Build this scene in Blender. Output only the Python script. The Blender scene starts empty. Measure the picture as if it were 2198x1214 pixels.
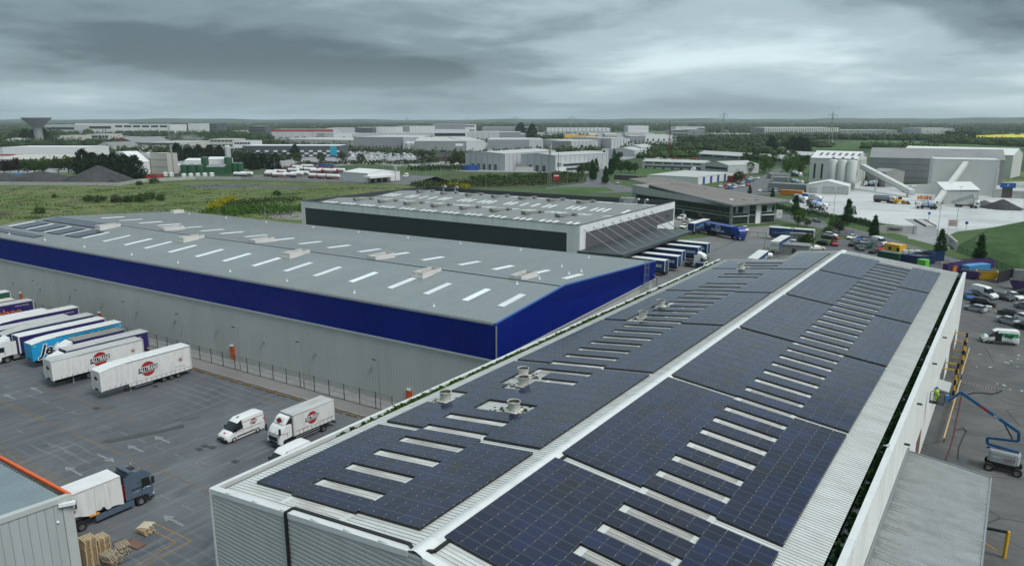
import bpy, bmesh, math, random
from mathutils import Vector, Matrix
R = math.radians
rnd = random.Random(7)
sc = bpy.context.scene
col = sc.collection
# camera
FPX, HORY, CAMZ = 1560.0, 256.0, 38.0
PITCH = math.atan((607.0 - HORY) / FPX)
PSI = math.atan((2210.0 - 1099.0) * math.cos(PITCH) / FPX)
cam_d = bpy.data.cameras.new('camera'); cam = bpy.data.objects.new('camera', cam_d); col.objects.link(cam)
cam.location = (0, 0, CAMZ); cam.rotation_euler = (R(90) - PITCH, 0, PSI)
cam_d.sensor_width = 36.0; cam_d.lens = FPX / 2198.0 * 36.0; cam_d.clip_start = 0.5; cam_d.clip_end = 40000
sc.camera = cam
# world, sun, exposure
SUN_EL, SUN_AZ = R(52), R(95)      # azimuth measured from +Y (away) towards +X (right)
w = bpy.data.worlds.new('World'); sc.world = w; w.use_nodes = True
SX, SY = 8.7, 4.6
def build_world():
 nt = w.node_tree; nt.nodes.clear(); N = nt.nodes.new; L = nt.links.new
 def math_(op, a, b=None, c=None):
  n = N('ShaderNodeMath'); n.operation = op
  for i, v in enumerate((a, b, c)):
   if v is None: continue
   if isinstance(v, (int, float)): n.inputs[i].default_value = v
   else: L(v, n.inputs[i])
  return n.outputs[0]
 out = N('ShaderNodeOutputWorld'); bg = N('ShaderNodeBackground'); L(bg.outputs[0], out.inputs[0])
 tc = N('ShaderNodeTexCoord'); sep = N('ShaderNodeSeparateXYZ'); L(tc.outputs['Generated'], sep.inputs[0])
 X, Y, Z = sep.outputs
 zz = math_('ADD', math_('MAXIMUM', Z, 0.0), 0.125)
 comb = N('ShaderNodeCombineXYZ'); L(math_('DIVIDE', X, zz), comb.inputs[0]); L(math_('DIVIDE', Y, zz), comb.inputs[1])
 def noise(scale, detail, rough, loc=(0, 0, 0), sca=(1, 1, 1), dist=0.0):
  mp = N('ShaderNodeMapping'); mp.inputs['Location'].default_value = loc; mp.inputs['Scale'].default_value = sca
  mp.inputs['Rotation'].default_value = (0, 0, R(35))
  L(comb.outputs[0], mp.inputs[0])
  n = N('ShaderNodeTexNoise'); n.inputs['Scale'].default_value = scale; n.inputs['Detail'].default_value = detail
  n.inputs['Roughness'].default_value = rough; n.inputs['Distortion'].default_value = dist; L(mp.outputs[0], n.inputs['Vector'])
  return n.outputs[0]
 def ramp(v, pts):
  r = N('ShaderNodeValToRGB'); e = r.color_ramp.elements
  while len(e) < len(pts): e.new(0.5)
  for k, (p, c) in enumerate(pts): e[k].position = p; e[k].color = (*c, 1)
  r.color_ramp.interpolation = 'EASE'; L(v, r.inputs[0]); return r.outputs[0]
 big = noise(0.30, 3, 0.45, (SX, SY, 0), (1, 1, 1), 0.3)
 mid = noise(0.8, 5, 0.48, (0.7, 5.2, 0), (1, 1, 1), 0.5)
 fine = noise(3.2, 6, 0.6, (4, 9, 0), (1, 1, 1), 0.3)
 v = math_('ADD', math_('ADD', math_('MULTIPLY', big, 0.68), math_('MULTIPLY', mid, 0.25)), math_('MULTIPLY', fine, 0.07))
 cloud = ramp(v, [(0.39, (0.12, 0.17, 0.197)), (0.455, (0.235, 0.32, 0.358)), (0.52, (0.46, 0.59, 0.645)), (0.61, (0.78, 0.95, 1.0))])
 hz = ramp(Z, [(0.0, (1, 1, 1)), (0.02, (0.7, 0.7, 0.7)), (0.075, (0.0, 0.0, 0.0))])
 m1 = N('ShaderNodeMixRGB'); L(math_('MULTIPLY', hz, 0.6), m1.inputs[0]); L(cloud, m1.inputs[1]); m1.inputs[2].default_value = (0.44, 0.585, 0.65, 1)
 sky = N('ShaderNodeTexSky'); sky.sky_type = 'NISHITA'; sky.sun_disc = False; sky.sun_elevation = SUN_EL; sky.sun_rotation = SUN_AZ
 sm = N('ShaderNodeMixRGB'); sm.blend_type = 'MULTIPLY'; sm.inputs[0].default_value = 1; L(sky.outputs[0], sm.inputs[1]); sm.inputs[2].default_value = (0.1, 0.1, 0.1, 1)
 m2 = N('ShaderNodeMixRGB'); m2.inputs[0].default_value = 0.08; L(m1.outputs[0], m2.inputs[1]); L(sm.outputs[0], m2.inputs[2])
 L(m2.outputs[0], bg.inputs[0]); bg.inputs[1].default_value = 0.52
build_world()
sun_d = bpy.data.lights.new('sun', 'SUN'); sun_d.energy = 1.5; sun_d.angle = R(28); sun_d.color = (1.0, 0.99, 0.97)
sun = bpy.data.objects.new('sun', sun_d); col.objects.link(sun)
_sd = Vector((math.sin(SUN_AZ) * math.cos(SUN_EL), math.cos(SUN_AZ) * math.cos(SUN_EL), math.sin(SUN_EL)))
sun.rotation_euler = _sd.to_track_quat('Z', 'Y').to_euler(); sun.location = (60, 40, 120)
vs = sc.view_settings; vs.view_transform = 'Standard'; vs.look = 'None'; vs.exposure = 0.9; vs.gamma = 1.0; vs.use_curve_mapping = False
cy = sc.cycles; cy.use_denoising = True; cy.max_bounces = 5; cy.diffuse_bounces = 2; cy.glossy_bounces = 2; cy.transmission_bounces = 4
cy.transparent_max_bounces = 8; cy.volume_bounces = 0; cy.caustics_reflective = False; cy.caustics_refractive = False; cy.use_adaptive_sampling = True
cy.adaptive_threshold = 0.015
# geometry helpers
_f = Vector((-math.sin(PSI), math.cos(PSI), 0)); _r = Vector((math.cos(PSI), math.sin(PSI), 0))
_fw = _f * math.cos(PITCH) - Vector((0, 0, math.sin(PITCH))); _up = _f * math.sin(PITCH) + Vector((0, 0, math.cos(PITCH)))
def ray(x, y): return (_fw * FPX + _r * (x - 1099.0) + _up * (607.0 - y)).normalized()
def at(x, y, z=0.0):
 """ground (or height z) position of a measured photograph point"""
 d = ray(x, y); t = (z - CAMZ) / d.z; return Vector((d.x * t, d.y * t, z))
def proj(p):
 q = Vector(p) - Vector((0, 0, CAMZ)); a = q.dot(_fw); return 1099 + FPX * q.dot(_r) / a, 607 - FPX * q.dot(_up) / a
def hgt(b, ytop):
 lo, hi = -5.0, 300.0
 for _ in range(40):
  m = (lo + hi) / 2
  if proj((b.x, b.y, m))[1] > ytop: lo = m
  else: hi = m
 return lo
def far(x, dist, z=0.0):
 """point at horizontal distance dist in the column x of the photograph"""
 d = ray(x, HORY); h = Vector((d.x, d.y, 0)).normalized(); return Vector((h.x * dist, h.y * dist, z))
def heading(a, b): return math.atan2(b[1] - a[1], b[0] - a[0])

class MB:
 def __init__(s): s.v = []; s.f = []; s.m = []; s.uv = {}
 def face(s, pts, m=0, uv=None):
  b = len(s.v); s.v += [tuple(p) for p in pts]; s.f.append(tuple(range(b, b + len(pts)))); s.m.append(m)
  if uv: s.uv[len(s.f) - 1] = uv
  return s
 def raw(s, vs, fs, m=0):
  b = len(s.v); s.v += [tuple(p) for p in vs]
  for f in fs: s.f.append(tuple(i + b for i in f)); s.m.append(m)
  return s
 def box(s, x0, x1, y0, y1, z0, z1, m=0):
  v = [(x, y, z) for z in (z0, z1) for y in (y0, y1) for x in (x0, x1)]
  return s.raw(v, [(0, 2, 3, 1), (4, 5, 7, 6), (0, 1, 5, 4), (2, 6, 7, 3), (0, 4, 6, 2), (1, 3, 7, 5)], m)
 def obox(s, c, sx, sy, sz, rz=0.0, m=0):
  """box centred on c in plan, standing from c.z to c.z+sz"""
  ca, sa = math.cos(rz), math.sin(rz); v = []
  for z in (0, sz):
   for y in (-sy / 2, sy / 2):
    for x in (-sx / 2, sx / 2): v.append((c[0] + x * ca - y * sa, c[1] + x * sa + y * ca, c[2] + z))
  return s.raw(v, [(0, 2, 3, 1), (4, 5, 7, 6), (0, 1, 5, 4), (2, 6, 7, 3), (0, 4, 6, 2), (1, 3, 7, 5)], m)
 def bar(s, p, q, wd, hg=None, m=0, up=(0, 0, 1)):
  p = Vector(p); q = Vector(q); d = (q - p).normalized(); u = Vector(up)
  if abs(d.dot(u)) > 0.98: u = Vector((0, 1, 0))
  a = d.cross(u).normalized() * (wd / 2); b = a.cross(d).normalized() * ((hg or wd) / 2)
  v = [t + x + y for t in (p, q) for x, y in ((-a, -b), (a, -b), (a, b), (-a, b))]
  return s.raw(v, [(3, 2, 1, 0), (4, 5, 6, 7), (0, 1, 5, 4), (1, 2, 6, 5), (2, 3, 7, 6), (3, 0, 4, 7)], m)
 def cyl(s, p, q, r0, r1=None, n=10, m=0, cap=True):
  p = Vector(p); q = Vector(q); d = (q - p).normalized(); r1 = r0 if r1 is None else r1
  u = Vector((0, 0, 1)) if abs(d.z) < 0.95 else Vector((1, 0, 0))
  a = d.cross(u).normalized(); b = d.cross(a).normalized(); v = []
  for t, r in ((p, r0), (q, r1)):
   for k in range(n):
    g = 2 * math.pi * k / n; v.append(t + a * math.cos(g) * r + b * math.sin(g) * r)
  fs = [(k, k + n, (k + 1) % n + n, (k + 1) % n) for k in range(n)]
  if cap: fs += [tuple(range(n)), tuple(range(2 * n - 1, n - 1, -1))]
  return s.raw(v, fs, m)
 def lathe(s, prof, n=16, c=(0, 0, 0), m=0, axis='Z'):
  v = []; k = len(prof)
  for i in range(n):
   g = 2 * math.pi * i / n
   for r, z in prof:
    if axis == 'Z': v.append((c[0] + r * math.cos(g), c[1] + r * math.sin(g), c[2] + z))
    elif axis == 'X': v.append((c[0] + z, c[1] + r * math.cos(g), c[2] + r * math.sin(g)))
    else: v.append((c[0] + r * math.cos(g), c[1] + z, c[2] + r * math.sin(g)))
  fs = [(i * k + j, ((i + 1) % n) * k + j, ((i + 1) % n) * k + j + 1, i * k + j + 1) for i in range(n) for j in range(k - 1)]
  return s.raw(v, fs, m)
 def prism(s, poly, y0, y1, m=0, axis='Y'):
  """polygon in (x,z) extruded along y (axis Y), or (y,z) along x (axis X), or (x,y) along z"""
  n = len(poly); v = []
  for t in (y0, y1):
   for a, b in poly: v.append((a, t, b) if axis == 'Y' else (t, a, b) if axis == 'X' else (a, b, t))
  fs = [(k, (k + 1) % n, (k + 1) % n + n, k + n) for k in range(n)] + [tuple(range(n - 1, -1, -1)), tuple(range(n, 2 * n))]
  return s.raw(v, fs, m)
 def loft(s, rings, m=0, cap=True, closed=True):
  n = len(rings[0]); v = [p for r in rings for p in r]; fs = []
  for i in range(len(rings) - 1):
   for k in range(n if closed else n - 1):
    fs.append((i * n + k, i * n + (k + 1) % n, (i + 1) * n + (k + 1) % n, (i + 1) * n + k))
  if cap: fs += [tuple(range(n - 1, -1, -1)), tuple(range((len(rings) - 1) * n, len(rings) * n))]
  return s.raw(v, fs, m)
 def mesh(s, name, mats, smooth=False, bevel=0.0, seg=2, recalc=True):
  me = bpy.data.meshes.new(name); me.from_pydata(s.v, [], s.f)
  for mt in (mats if isinstance(mats, (list, tuple)) else [mats]): me.materials.append(M(mt))
  if len(me.materials) > 1: me.polygons.foreach_set('material_index', s.m)
  if s.uv:
   ul = me.uv_layers.new(name='UVMap')
   for fi, uv in s.uv.items():
    for li, c in zip(me.polygons[fi].loop_indices, uv): ul.data[li].uv = c
  if bevel or recalc:
   bm = bmesh.new(); bm.from_mesh(me)
   if bevel:
    bmesh.ops.remove_doubles(bm, verts=bm.verts, dist=1e-4)
   bmesh.ops.recalc_face_normals(bm, faces=bm.faces)
   if bevel:
    ed = [e for e in bm.edges if len(e.link_faces) == 2 and e.calc_face_angle(0) > R(28)]
    bmesh.ops.bevel(bm, geom=ed, offset=bevel, segments=seg, affect='EDGES', clamp_overlap=True)
   bm.to_mesh(me); bm.free()
  if smooth:
   me.shade_smooth()
   try: me.set_sharp_from_angle(angle=R(38))
   except Exception: pass
  me.update(); return me
 def build(s, name, mats, parent=None, loc=None, rz=0.0, **k):
  o = bpy.data.objects.new(name, s.mesh(name, mats, **k)); col.objects.link(o)
  if parent is not None: o.parent = parent
  if loc is not None: o.location = loc
  if rz: o.rotation_euler = (0, 0, rz)
  return o
def put(name, me, parent=None, loc=None, rz=0.0, scale=None):
 o = bpy.data.objects.new(name, me); col.objects.link(o)
 if parent is not None: o.parent = parent
 if loc is not None: o.location = loc
 if rz: o.rotation_euler = (0, 0, rz)
 if scale is not None: o.scale = (scale,) * 3 if isinstance(scale, (int, float)) else scale
 return o
def tag(o, label=None, cat=None, group=None, kind=None):
 if label: o['label'] = label
 if cat: o['category'] = cat
 if group: o['group'] = group
 if kind: o['kind'] = kind
 return o
def thing(name, label, cat, loc=(0, 0, 0), rz=0.0, group=None, scale=None):
 o = bpy.data.objects.new(name, None); col.objects.link(o); o.location = loc; o.rotation_euler = (0, 0, rz)
 o.empty_display_size = 0.3
 if scale is not None: o.scale = (scale,) * 3 if isinstance(scale, (int, float)) else scale
 return tag(o, label, cat, group)
KIDS = {}
def copy_tree(o, loc, rz=0.0, label=None, group=None, scale=None):
 def rec(a, par):
  c = a.copy(); col.objects.link(c); c.parent = par
  for k in kids.get(a.name, ()): rec(k, c)
  return c
 kids = {}
 if o.name not in KIDS:
  acc = []
  def walk(a):
   for k in a.children: kids.setdefault(a.name, []).append(k); walk(k)
  walk(o); KIDS[o.name] = kids
 kids = KIDS[o.name]
 c = rec(o, None); c.location = loc; c.rotation_euler = (0, 0, rz)
 if scale is not None: c.scale = (scale,) * 3 if isinstance(scale, (int, float)) else scale
 return tag(c, label, None, group)
class Stock:
 """a prototype that is used for its own first place and copied for the others"""
 def __init__(s, fn): s.fn = fn; s.o = None
 def place(s, loc, rz, label, group=None, scale=None):
  if s.o is None:
   s.o = s.fn(); s.o.location = loc; s.o.rotation_euler = (0, 0, rz)
   if scale is not None: s.o.scale = (scale,) * 3 if isinstance(scale, (int, float)) else scale
   return tag(s.o, label, None, group)
  return copy_tree(s.o, loc, rz, label, group, scale)
_fonts = {}
def text_mesh(txt, size, depth=0.006, shear=0.0, bold=0.0, sx=1.0, mat='ink_black'):
 key = (txt, size, shear, bold, sx, mat)
 if key in _fonts: return _fonts[key]
 cu = bpy.data.curves.new('lettering', 'FONT'); cu.body = txt; cu.size = size; cu.extrude = depth; cu.shear = shear; cu.offset = bold
 cu.align_x = 'CENTER'; cu.align_y = 'CENTER'; cu.resolution_u = 2
 o = bpy.data.objects.new('t', cu); col.objects.link(o)
 me = bpy.data.meshes.new_from_object(o); bpy.data.objects.remove(o); bpy.data.curves.remove(cu)
 if sx != 1: me.transform(Matrix.Diagonal((sx, 1, 1, 1)))
 me.materials.clear(); me.materials.append(M(mat)); me.name = 'lettering'
 _fonts[key] = me; return me
def letter(txt, size, parent, pos, xdir, mat='ink_black', ydir=(0, 0, 1), name='lettering', **k):
 """flat lettering: reads along xdir, up along ydir, centred on pos (parent space)"""
 o = bpy.data.objects.new(name, text_mesh(txt, size, mat=mat, **k)); col.objects.link(o); o.parent = parent
 x = Vector(xdir).normalized(); y = Vector(ydir); y = (y - x * y.dot(x)).normalized(); z = x.cross(y)
 m = Matrix((x, y, z)).transposed().to_4x4(); m.translation = Vector(pos); o.matrix_local = m; return o
def pane(mb, pos, xdir, w_, h_, m=0, ydir=(0, 0, 1), t=0.02):
 """thin plate centred on pos facing x × y"""
 x = Vector(xdir).normalized(); y = Vector(ydir); y = (y - x * y.dot(x)).normalized(); n = x.cross(y); p = Vector(pos)
 q = [p + x * a * w_ / 2 + y * b * h_ / 2 + n * c * t / 2 for c in (-1, 1) for a, b in ((-1, -1), (1, -1), (1, 1), (-1, 1))]
 return mb.raw(q, [(3, 2, 1, 0), (4, 5, 6, 7), (0, 1, 5, 4), (1, 2, 6, 5), (2, 3, 7, 6), (3, 0, 4, 7)], m)
# materials
MATS = {}
SPEC = {}
def M(n):
 if not isinstance(n, str): return n
 if n not in MATS:
  MATS[n] = SPEC[n](n) if n in SPEC else None
  if MATS[n] is None: raise KeyError('material ' + n)
 return MATS[n]
class NT:
 def __init__(s, name):
  s.mat = bpy.data.materials.new(name); s.mat.use_nodes = True; s.t = s.mat.node_tree; s.b = s.t.nodes['Principled BSDF']
  s.b.inputs['Specular IOR Level'].default_value = 0.35
  s.tc = s.t.nodes.new('ShaderNodeTexCoord')
 def n(s, t): return s.t.nodes.new(t)
 def l(s, a, b): s.t.links.new(a, b)
 def m(s, op, a, b=None, c=None):
  n = s.n('ShaderNodeMath'); n.operation = op
  for i, v in enumerate((a, b, c)):
   if v is None: continue
   if isinstance(v, (int, float)): n.inputs[i].default_value = v
   else: s.l(v, n.inputs[i])
  return n.outputs[0]
 def vec(s, coord='Object', scale=(1, 1, 1), rz=0.0, loc=(0, 0, 0)):
  if coord == 'World':
   g = s.n('ShaderNodeNewGeometry'); o = g.outputs['Position']
  else: o = s.tc.outputs[coord]
  mp = s.n('ShaderNodeMapping'); mp.inputs['Scale'].default_value = scale; mp.inputs['Rotation'].default_value = (0, 0, rz); mp.inputs['Location'].default_value = loc
  s.l(o, mp.inputs[0]); return mp.outputs[0]
 def noise(s, v, scale=1.0, detail=4, rough=0.55, dist=0.0):
  n = s.n('ShaderNodeTexNoise'); n.inputs['Scale'].default_value = scale; n.inputs['Detail'].default_value = detail
  n.inputs['Roughness'].default_value = rough; n.inputs['Distortion'].default_value = dist; s.l(v, n.inputs['Vector']); return n.outputs[0]
 def vor(s, v, scale=1.0, out='Color', feature='F1'):
  n = s.n('ShaderNodeTexVoronoi'); n.feature = feature; n.inputs['Scale'].default_value = scale; s.l(v, n.inputs['Vector']); return n.outputs[out]
 def ramp(s, f, pts, interp='LINEAR'):
  r = s.n('ShaderNodeValToRGB'); e = r.color_ramp.elements; r.color_ramp.interpolation = interp
  while len(e) < len(pts): e.new(0.5)
  for k, (p, c) in enumerate(pts):
   e[k].position = p; c = (c, c, c) if isinstance(c, (int, float)) else c; e[k].color = (*c[:3], 1)
  s.l(f, r.inputs[0]); return r.outputs[0]
 def mix(s, f, a, b, mode='MIX'):
  n = s.n('ShaderNodeMixRGB'); n.blend_type = mode
  for i, v in enumerate((f, a, b)):
   if isinstance(v, (int, float)): n.inputs[i].default_value = v if i == 0 else (v, v, v, 1)
   elif isinstance(v, tuple): n.inputs[i].default_value = (*v[:3], 1)
   else: s.l(v, n.inputs[i])
  return n.outputs[0]
 def base(s, c):
  if isinstance(c, tuple): s.b.inputs['Base Color'].default_value = (*c[:3], 1)
  else: s.l(c, s.b.inputs['Base Color'])
 def rough(s, r):
  if isinstance(r, (int, float)): s.b.inputs['Roughness'].default_value = r
  else: s.l(r, s.b.inputs['Roughness'])
 def bump(s, h, strength=0.3, dist=0.02):
  n = s.n('ShaderNodeBump'); n.inputs['Strength'].default_value = strength; n.inputs['Distance'].default_value = dist; s.l(h, n.inputs['Height']); s.l(n.outputs[0], s.b.inputs['Normal'])
def pm(names, c, rough=0.6, metal=0.0, var=0.12, scale=1.5, dirt=0.0, dirtc=(0.09, 0.085, 0.075), stretch=(1, 1, 1), coord='Object', bump=0.0, spec=None, dscale=0.6, tint=0.06):
 """plain procedural paint / sheet / stone: slow tone drift plus optional grime with its own shape"""
 def mk(n):
  s = NT(n); v = s.vec(coord, stretch)
  f = s.noise(v, scale, 5, 0.6)
  lo = tuple(x * (1 - var) for x in c); hi = tuple(min(1, x * (1 + var)) for x in c)
  cc = s.ramp(f, [(0.3, lo), (0.7, hi)])
  if dirt:
   d = s.noise(s.vec(coord, stretch, 0.0, (7, 3, 1)), dscale, 6, 0.68)
   cc = s.mix(s.m('MULTIPLY', s.ramp(d, [(0.46, 0.0), (0.72, 1.0)]), dirt), cc, dirtc)
  oi = s.n('ShaderNodeObjectInfo'); cc = s.mix(1.0, cc, s.ramp(oi.outputs['Random'], [(0.0, 1 - tint), (1.0, 1.0)]), 'MULTIPLY')
  s.base(cc); s.rough(rough); s.b.inputs['Metallic'].default_value = metal
  if spec is not None: s.b.inputs['Specular IOR Level'].default_value = spec
  if bump: s.bump(s.noise(v, scale * 8, 3), bump)
  return s.mat
 for n in ([names] if isinstance(names, str) else names): SPEC[n] = mk
pm('roof_white', (0.60, 0.63, 0.61), 0.5, 0, 0.07, 0.5, dirt=0.45, dirtc=(0.25, 0.25, 0.22), stretch=(0.25, 1.2, 1), dscale=0.9)
pm('rib_shade', (0.34, 0.345, 0.325), .7, 0, .2, 1)  # shade side of the roof ribs, painted as a darker tone
pm('rib_shade_blue', (0.165, 0.19, 0.195), .6, 0, .15, .5)  # painted shade tone for the ribs of the blue-grey roof
pm('ridge_white', (0.66, 0.69, 0.68), 0.45, 0, 0.05, 0.6, dirt=0.25, dirtc=(0.35, 0.35, 0.32))
pm('wall_grey_sheet', (0.47, 0.49, 0.465), 0.5, 0, 0.06, 0.4, dirt=0.3, dirtc=(0.25, 0.27, 0.24), stretch=(1, 1, 0.35))
pm('wall_white_sheet', (0.66, 0.68, 0.66), 0.5, 0, 0.05, 0.5, dirt=0.4, dirtc=(0.36, 0.36, 0.33), stretch=(1, 1, 0.2))
pm('canopy_sheet', (0.40, 0.43, 0.43), 0.5, 0, 0.10, 0.7, dirt=0.55, dirtc=(0.16, 0.165, 0.16), stretch=(0.5, 1.6, 1), dscale=0.55)
pm('gutter_dark', (0.05, 0.05, 0.045), 0.4, 0, 0.3, 2)
pm('blue_clad', (0.002, 0.015, 0.19), 0.4, 0, 0.06, 0.1, dirt=.25, dirtc=(.006, .018, .125), stretch=(1, 1, .15), dscale=.3, spec=0.2)
pm('pale_clad', (0.50, 0.515, 0.495), 0.5, 0, 0.05, 0.15, dirt=0.35, dirtc=(0.37, 0.38, 0.355), stretch=(1, 1, 0.18), dscale=.35)
pm('blue_roof', (0.215, 0.255, 0.265), 0.45, 0, 0.09, 0.1, dirt=0.7, dirtc=(0.275, 0.28, 0.26), stretch=(1.4, 0.2, 1), dscale=0.2)
pm('blue_roof_rib', (0.235, 0.28, 0.29), 0.45, 0, 0.06, 0.2)
pm('rooflight', (0.80, 0.86, 0.88), 0.4, 0, 0.05, 0.8, dirt=.3, dirtc=(.55, .56, .52), tint=.22)
pm('rooflight_old', (0.58, 0.58, 0.55), 0.5, 0, 0.14, 1.2, dirt=0.7, dirtc=(0.2, 0.18, 0.15), stretch=(0.3, 2.5, 1), dscale=1.4, tint=.35)
pm('charcoal_clad', (0.05, 0.062, 0.066), 0.45, 0, 0.06, 0.2)
pm('slate_clad', (0.125, 0.128, 0.13), 0.45, 0, 0.05, 0.2)
pm('fascia_white', (0.80, 0.82, 0.82), 0.42, 0, 0.03, 0.3, dirt=0.35, dirtc=(0.38, 0.39, 0.36), stretch=(1.2, 1.2, 0.12), dscale=0.35)
pm('grey_roof', (0.215, 0.228, 0.222), 0.55, 0, 0.08, 0.2, dirt=0.45, dirtc=(0.17, 0.165, 0.145), dscale=0.15)
pm('roof_unit', (0.24, 0.24, 0.22), 0.6, 0, 0.2, 2)
pm('vent_cream', (0.62, 0.62, 0.56), 0.5, 0, 0.06, 2, dirt=0.25, dirtc=(0.3, 0.28, 0.22), stretch=(2, 2, 0.4))
pm('vent_inside', (0.09, 0.085, 0.075), 0.8, 0, 0.3, 3)
pm('curb_beige', (0.66, 0.64, 0.61), 0.6, 0, 0.1, 2, dirt=0.3)
pm('black_pipe', (0.012, 0.012, 0.013), 0.5)
pm('orange_paint', (0.72, 0.13, 0.03), 0.45, 0, 0.06, 1)
pm('red_pipe', (0.55, 0.11, 0.06), 0.5)
pm('galv', (0.36, 0.38, 0.39), 0.4, 0.5, 0.08, 2)
pm('dark_steel', (0.05, 0.055, 0.06), 0.5, 0.2, 0.1, 2)
pm('bl_clad', (0.40, 0.435, 0.425), 0.45, 0, 0.035, 0.6, dirt=0.12, dirtc=(0.3, 0.32, 0.3), stretch=(1, 1, 0.3))
pm('bl_trim', (0.46, 0.49, 0.47), 0.45, 0, 0.03, 1)
pm('bl_roof', (0.20, 0.255, 0.28), 0.4, 0, 0.08, 0.5, dirt=0.3, dirtc=(0.14, 0.18, 0.19), stretch=(1, 0.3, 1))
pm('moss', (0.055, 0.10, 0.025), 0.9, 0, 0.5, 6)
pm('moss_dark', (0.045, 0.05, 0.022), 0.95, 0, 0.5, 6)
pm('debris', (0.06, 0.055, 0.035), 0.95, 0, 0.5, 6)
pm('water_dark', (0.05, 0.06, 0.06), 0.08, 0, 0.1, 1, spec=0.5)
pm('clamp', (0.42, 0.43, 0.44), 0.4)
pm('gull_white', (0.85, 0.85, 0.85), 0.6)
for n, c in dict(white=(0.78, 0.79, 0.78), offwhite=(0.62, 0.63, 0.60), cream=(0.66, 0.64, 0.55), black=(0.015, 0.016, 0.018), darkgrey=(0.055, 0.06, 0.065), silver=(0.42, 0.44, 0.46), grey=(0.2, 0.21, 0.22), blue=(0.03, 0.11, 0.36), navy=(0.012, 0.035, 0.11), purple=(0.022, 0.015, 0.12), cyan=(0.02, 0.30, 0.62), red=(0.38, 0.025, 0.03), darkred=(0.22, 0.03, 0.03), green=(0.03, 0.35, 0.13), darkgreen=(0.02, 0.09, 0.055), tankgreen=(0.035, 0.115, 0.06), yellow=(0.75, 0.42, 0.02), orange=(0.70, 0.24, 0.03), teal=(0.03, 0.34, 0.45), truckblue=(0.085, 0.12, 0.165), freight=(0.008, 0.03, 0.14), cabblue=(0.012, 0.06, 0.36), skyblue=(0.06, 0.27, 0.55), lime=(0.14, 0.52, 0.07), violet=(0.07, 0.035, 0.14), liftblue=(0.01, 0.085, 0.22), liftgrey=(0.35, 0.38, 0.39), mixer=(0.5, 0.55, 0.6), brown=(0.13, 0.08, 0.065), wheat=(0.6, 0.42, 0.2)).items():
 pm('paint_' + n, c, 0.28, 0, 0.04, 1.0, dirt=0.22, dirtc=tuple(0.75 * x + 0.03 for x in c), dscale=1.2, spec=0.5)
for n, c in dict(white=(0.74, 0.75, 0.73), purple=(0.026, 0.017, 0.125), navy=(0.010, 0.028, 0.10), cyan=(0.015, 0.33, 0.62), jenkins=(0.010, 0.05, 0.155), green=(0.02, 0.11, 0.06)).items():
 pm('curtain_' + n, c, 0.42, 0, 0.05, 0.6, dirt=0.55, dirtc=tuple(0.6 * x + 0.05 for x in c), stretch=(2, 1, 0.3), dscale=0.9, bump=0.12)
pm('trailer_roof', (0.52, 0.53, 0.52), 0.6, 0, 0.08, 0.8, dirt=0.6, dirtc=(0.23, 0.22, 0.20), stretch=(0.35, 2.2, 1), dscale=0.9)
pm('trailer_roof_clean', (0.70, 0.71, 0.70), 0.55, 0, 0.04, 0.8, dirt=0.3, dirtc=(0.45, 0.44, 0.41), dscale=0.8)
pm('trailer_roof_cream', (0.60, 0.58, 0.50), 0.6, 0, 0.05, 0.8, dirt=0.3, dirtc=(0.4, 0.38, 0.33))
pm('tyre', (0.018, 0.018, 0.019), 0.8, 0, 0.2, 4)
pm('rim', (0.30, 0.31, 0.32), 0.4, 0.6, 0.1, 4)
pm('rim_dirty', (0.16, 0.155, 0.15), 0.6, 0.3, 0.2, 4)
pm('chassis', (0.035, 0.034, 0.034), 0.7, 0, 0.25, 3)
pm('strap', (0.07, 0.07, 0.075), 0.7)
pm('trim_black', (0.02, 0.021, 0.022), 0.5)
pm('lamp_red', (0.4, 0.01, 0.01), 0.3)
pm('lamp_amber', (0.7, 0.28, 0.01), 0.3)
pm('lamp_clear', (0.7, 0.72, 0.74), 0.15)
pm('ink_black', (0.012, 0.012, 0.014), 0.5)
pm('ink_white', (0.82, 0.82, 0.82), 0.5)
pm('ink_red', (0.34, 0.025, 0.028), 0.5)
pm('ink_maroon', (0.16, 0.015, 0.03), 0.5)
pm('ink_orange', (0.55, 0.15, 0.06), 0.5)
pm('ink_lilac', (0.3, 0.25, 0.55), 0.5)
pm('ink_blue', (0.02, 0.12, 0.42), 0.5)
pm('ink_sky', (0.05, 0.30, 0.60), 0.5)
pm('ink_green', (0.13, 0.36, 0.12), 0.5)
pm('ink_grey', (0.18, 0.19, 0.2), 0.5)
pm('wood_new', (0.52, 0.40, 0.24), 0.75, 0, 0.2, 3, stretch=(1, 1, 6))
pm('wood_old', (0.36, 0.30, 0.22), 0.8, 0, 0.25, 3, dirt=0.4)
pm('wood_pale', (0.66, 0.58, 0.44), 0.75, 0, 0.12, 3)
pm('board_brown', (0.165, 0.095, 0.07), 0.7, 0, 0.18, 1.5)
pm('timber_yellow', (0.56, 0.40, 0.19), 0.7, 0, 0.12, 2)
pm('kerb_stone', (0.26, 0.25, 0.235), 0.85, 0, 0.2, 1.5, dirt=0.4)
pm('stop_timber', (0.20, 0.125, 0.05), 0.85, 0, 0.35, 2.5)
pm('line_white', (0.25, 0.26, 0.26), 0.8, 0, 0.12, 2.5, dirt=0.9, dirtc=(0.085, 0.09, 0.092), dscale=3.0)
pm('line_road', (0.55, 0.56, 0.55), 0.8, 0, 0.12, 1)
pm('line_yellow', (0.22, 0.14, 0.055), 0.8, 0, 0.2, 2, dirt=1.0, dirtc=(0.075, 0.072, 0.068), dscale=2.0)
pm('line_yellow_bright', (0.32, 0.19, 0.05), 0.8, 0, 0.2, 2, dirt=0.7, dirtc=(0.08, 0.075, 0.07), dscale=2.0)
pm('skin', (0.5, 0.3, 0.22), 0.6)
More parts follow.
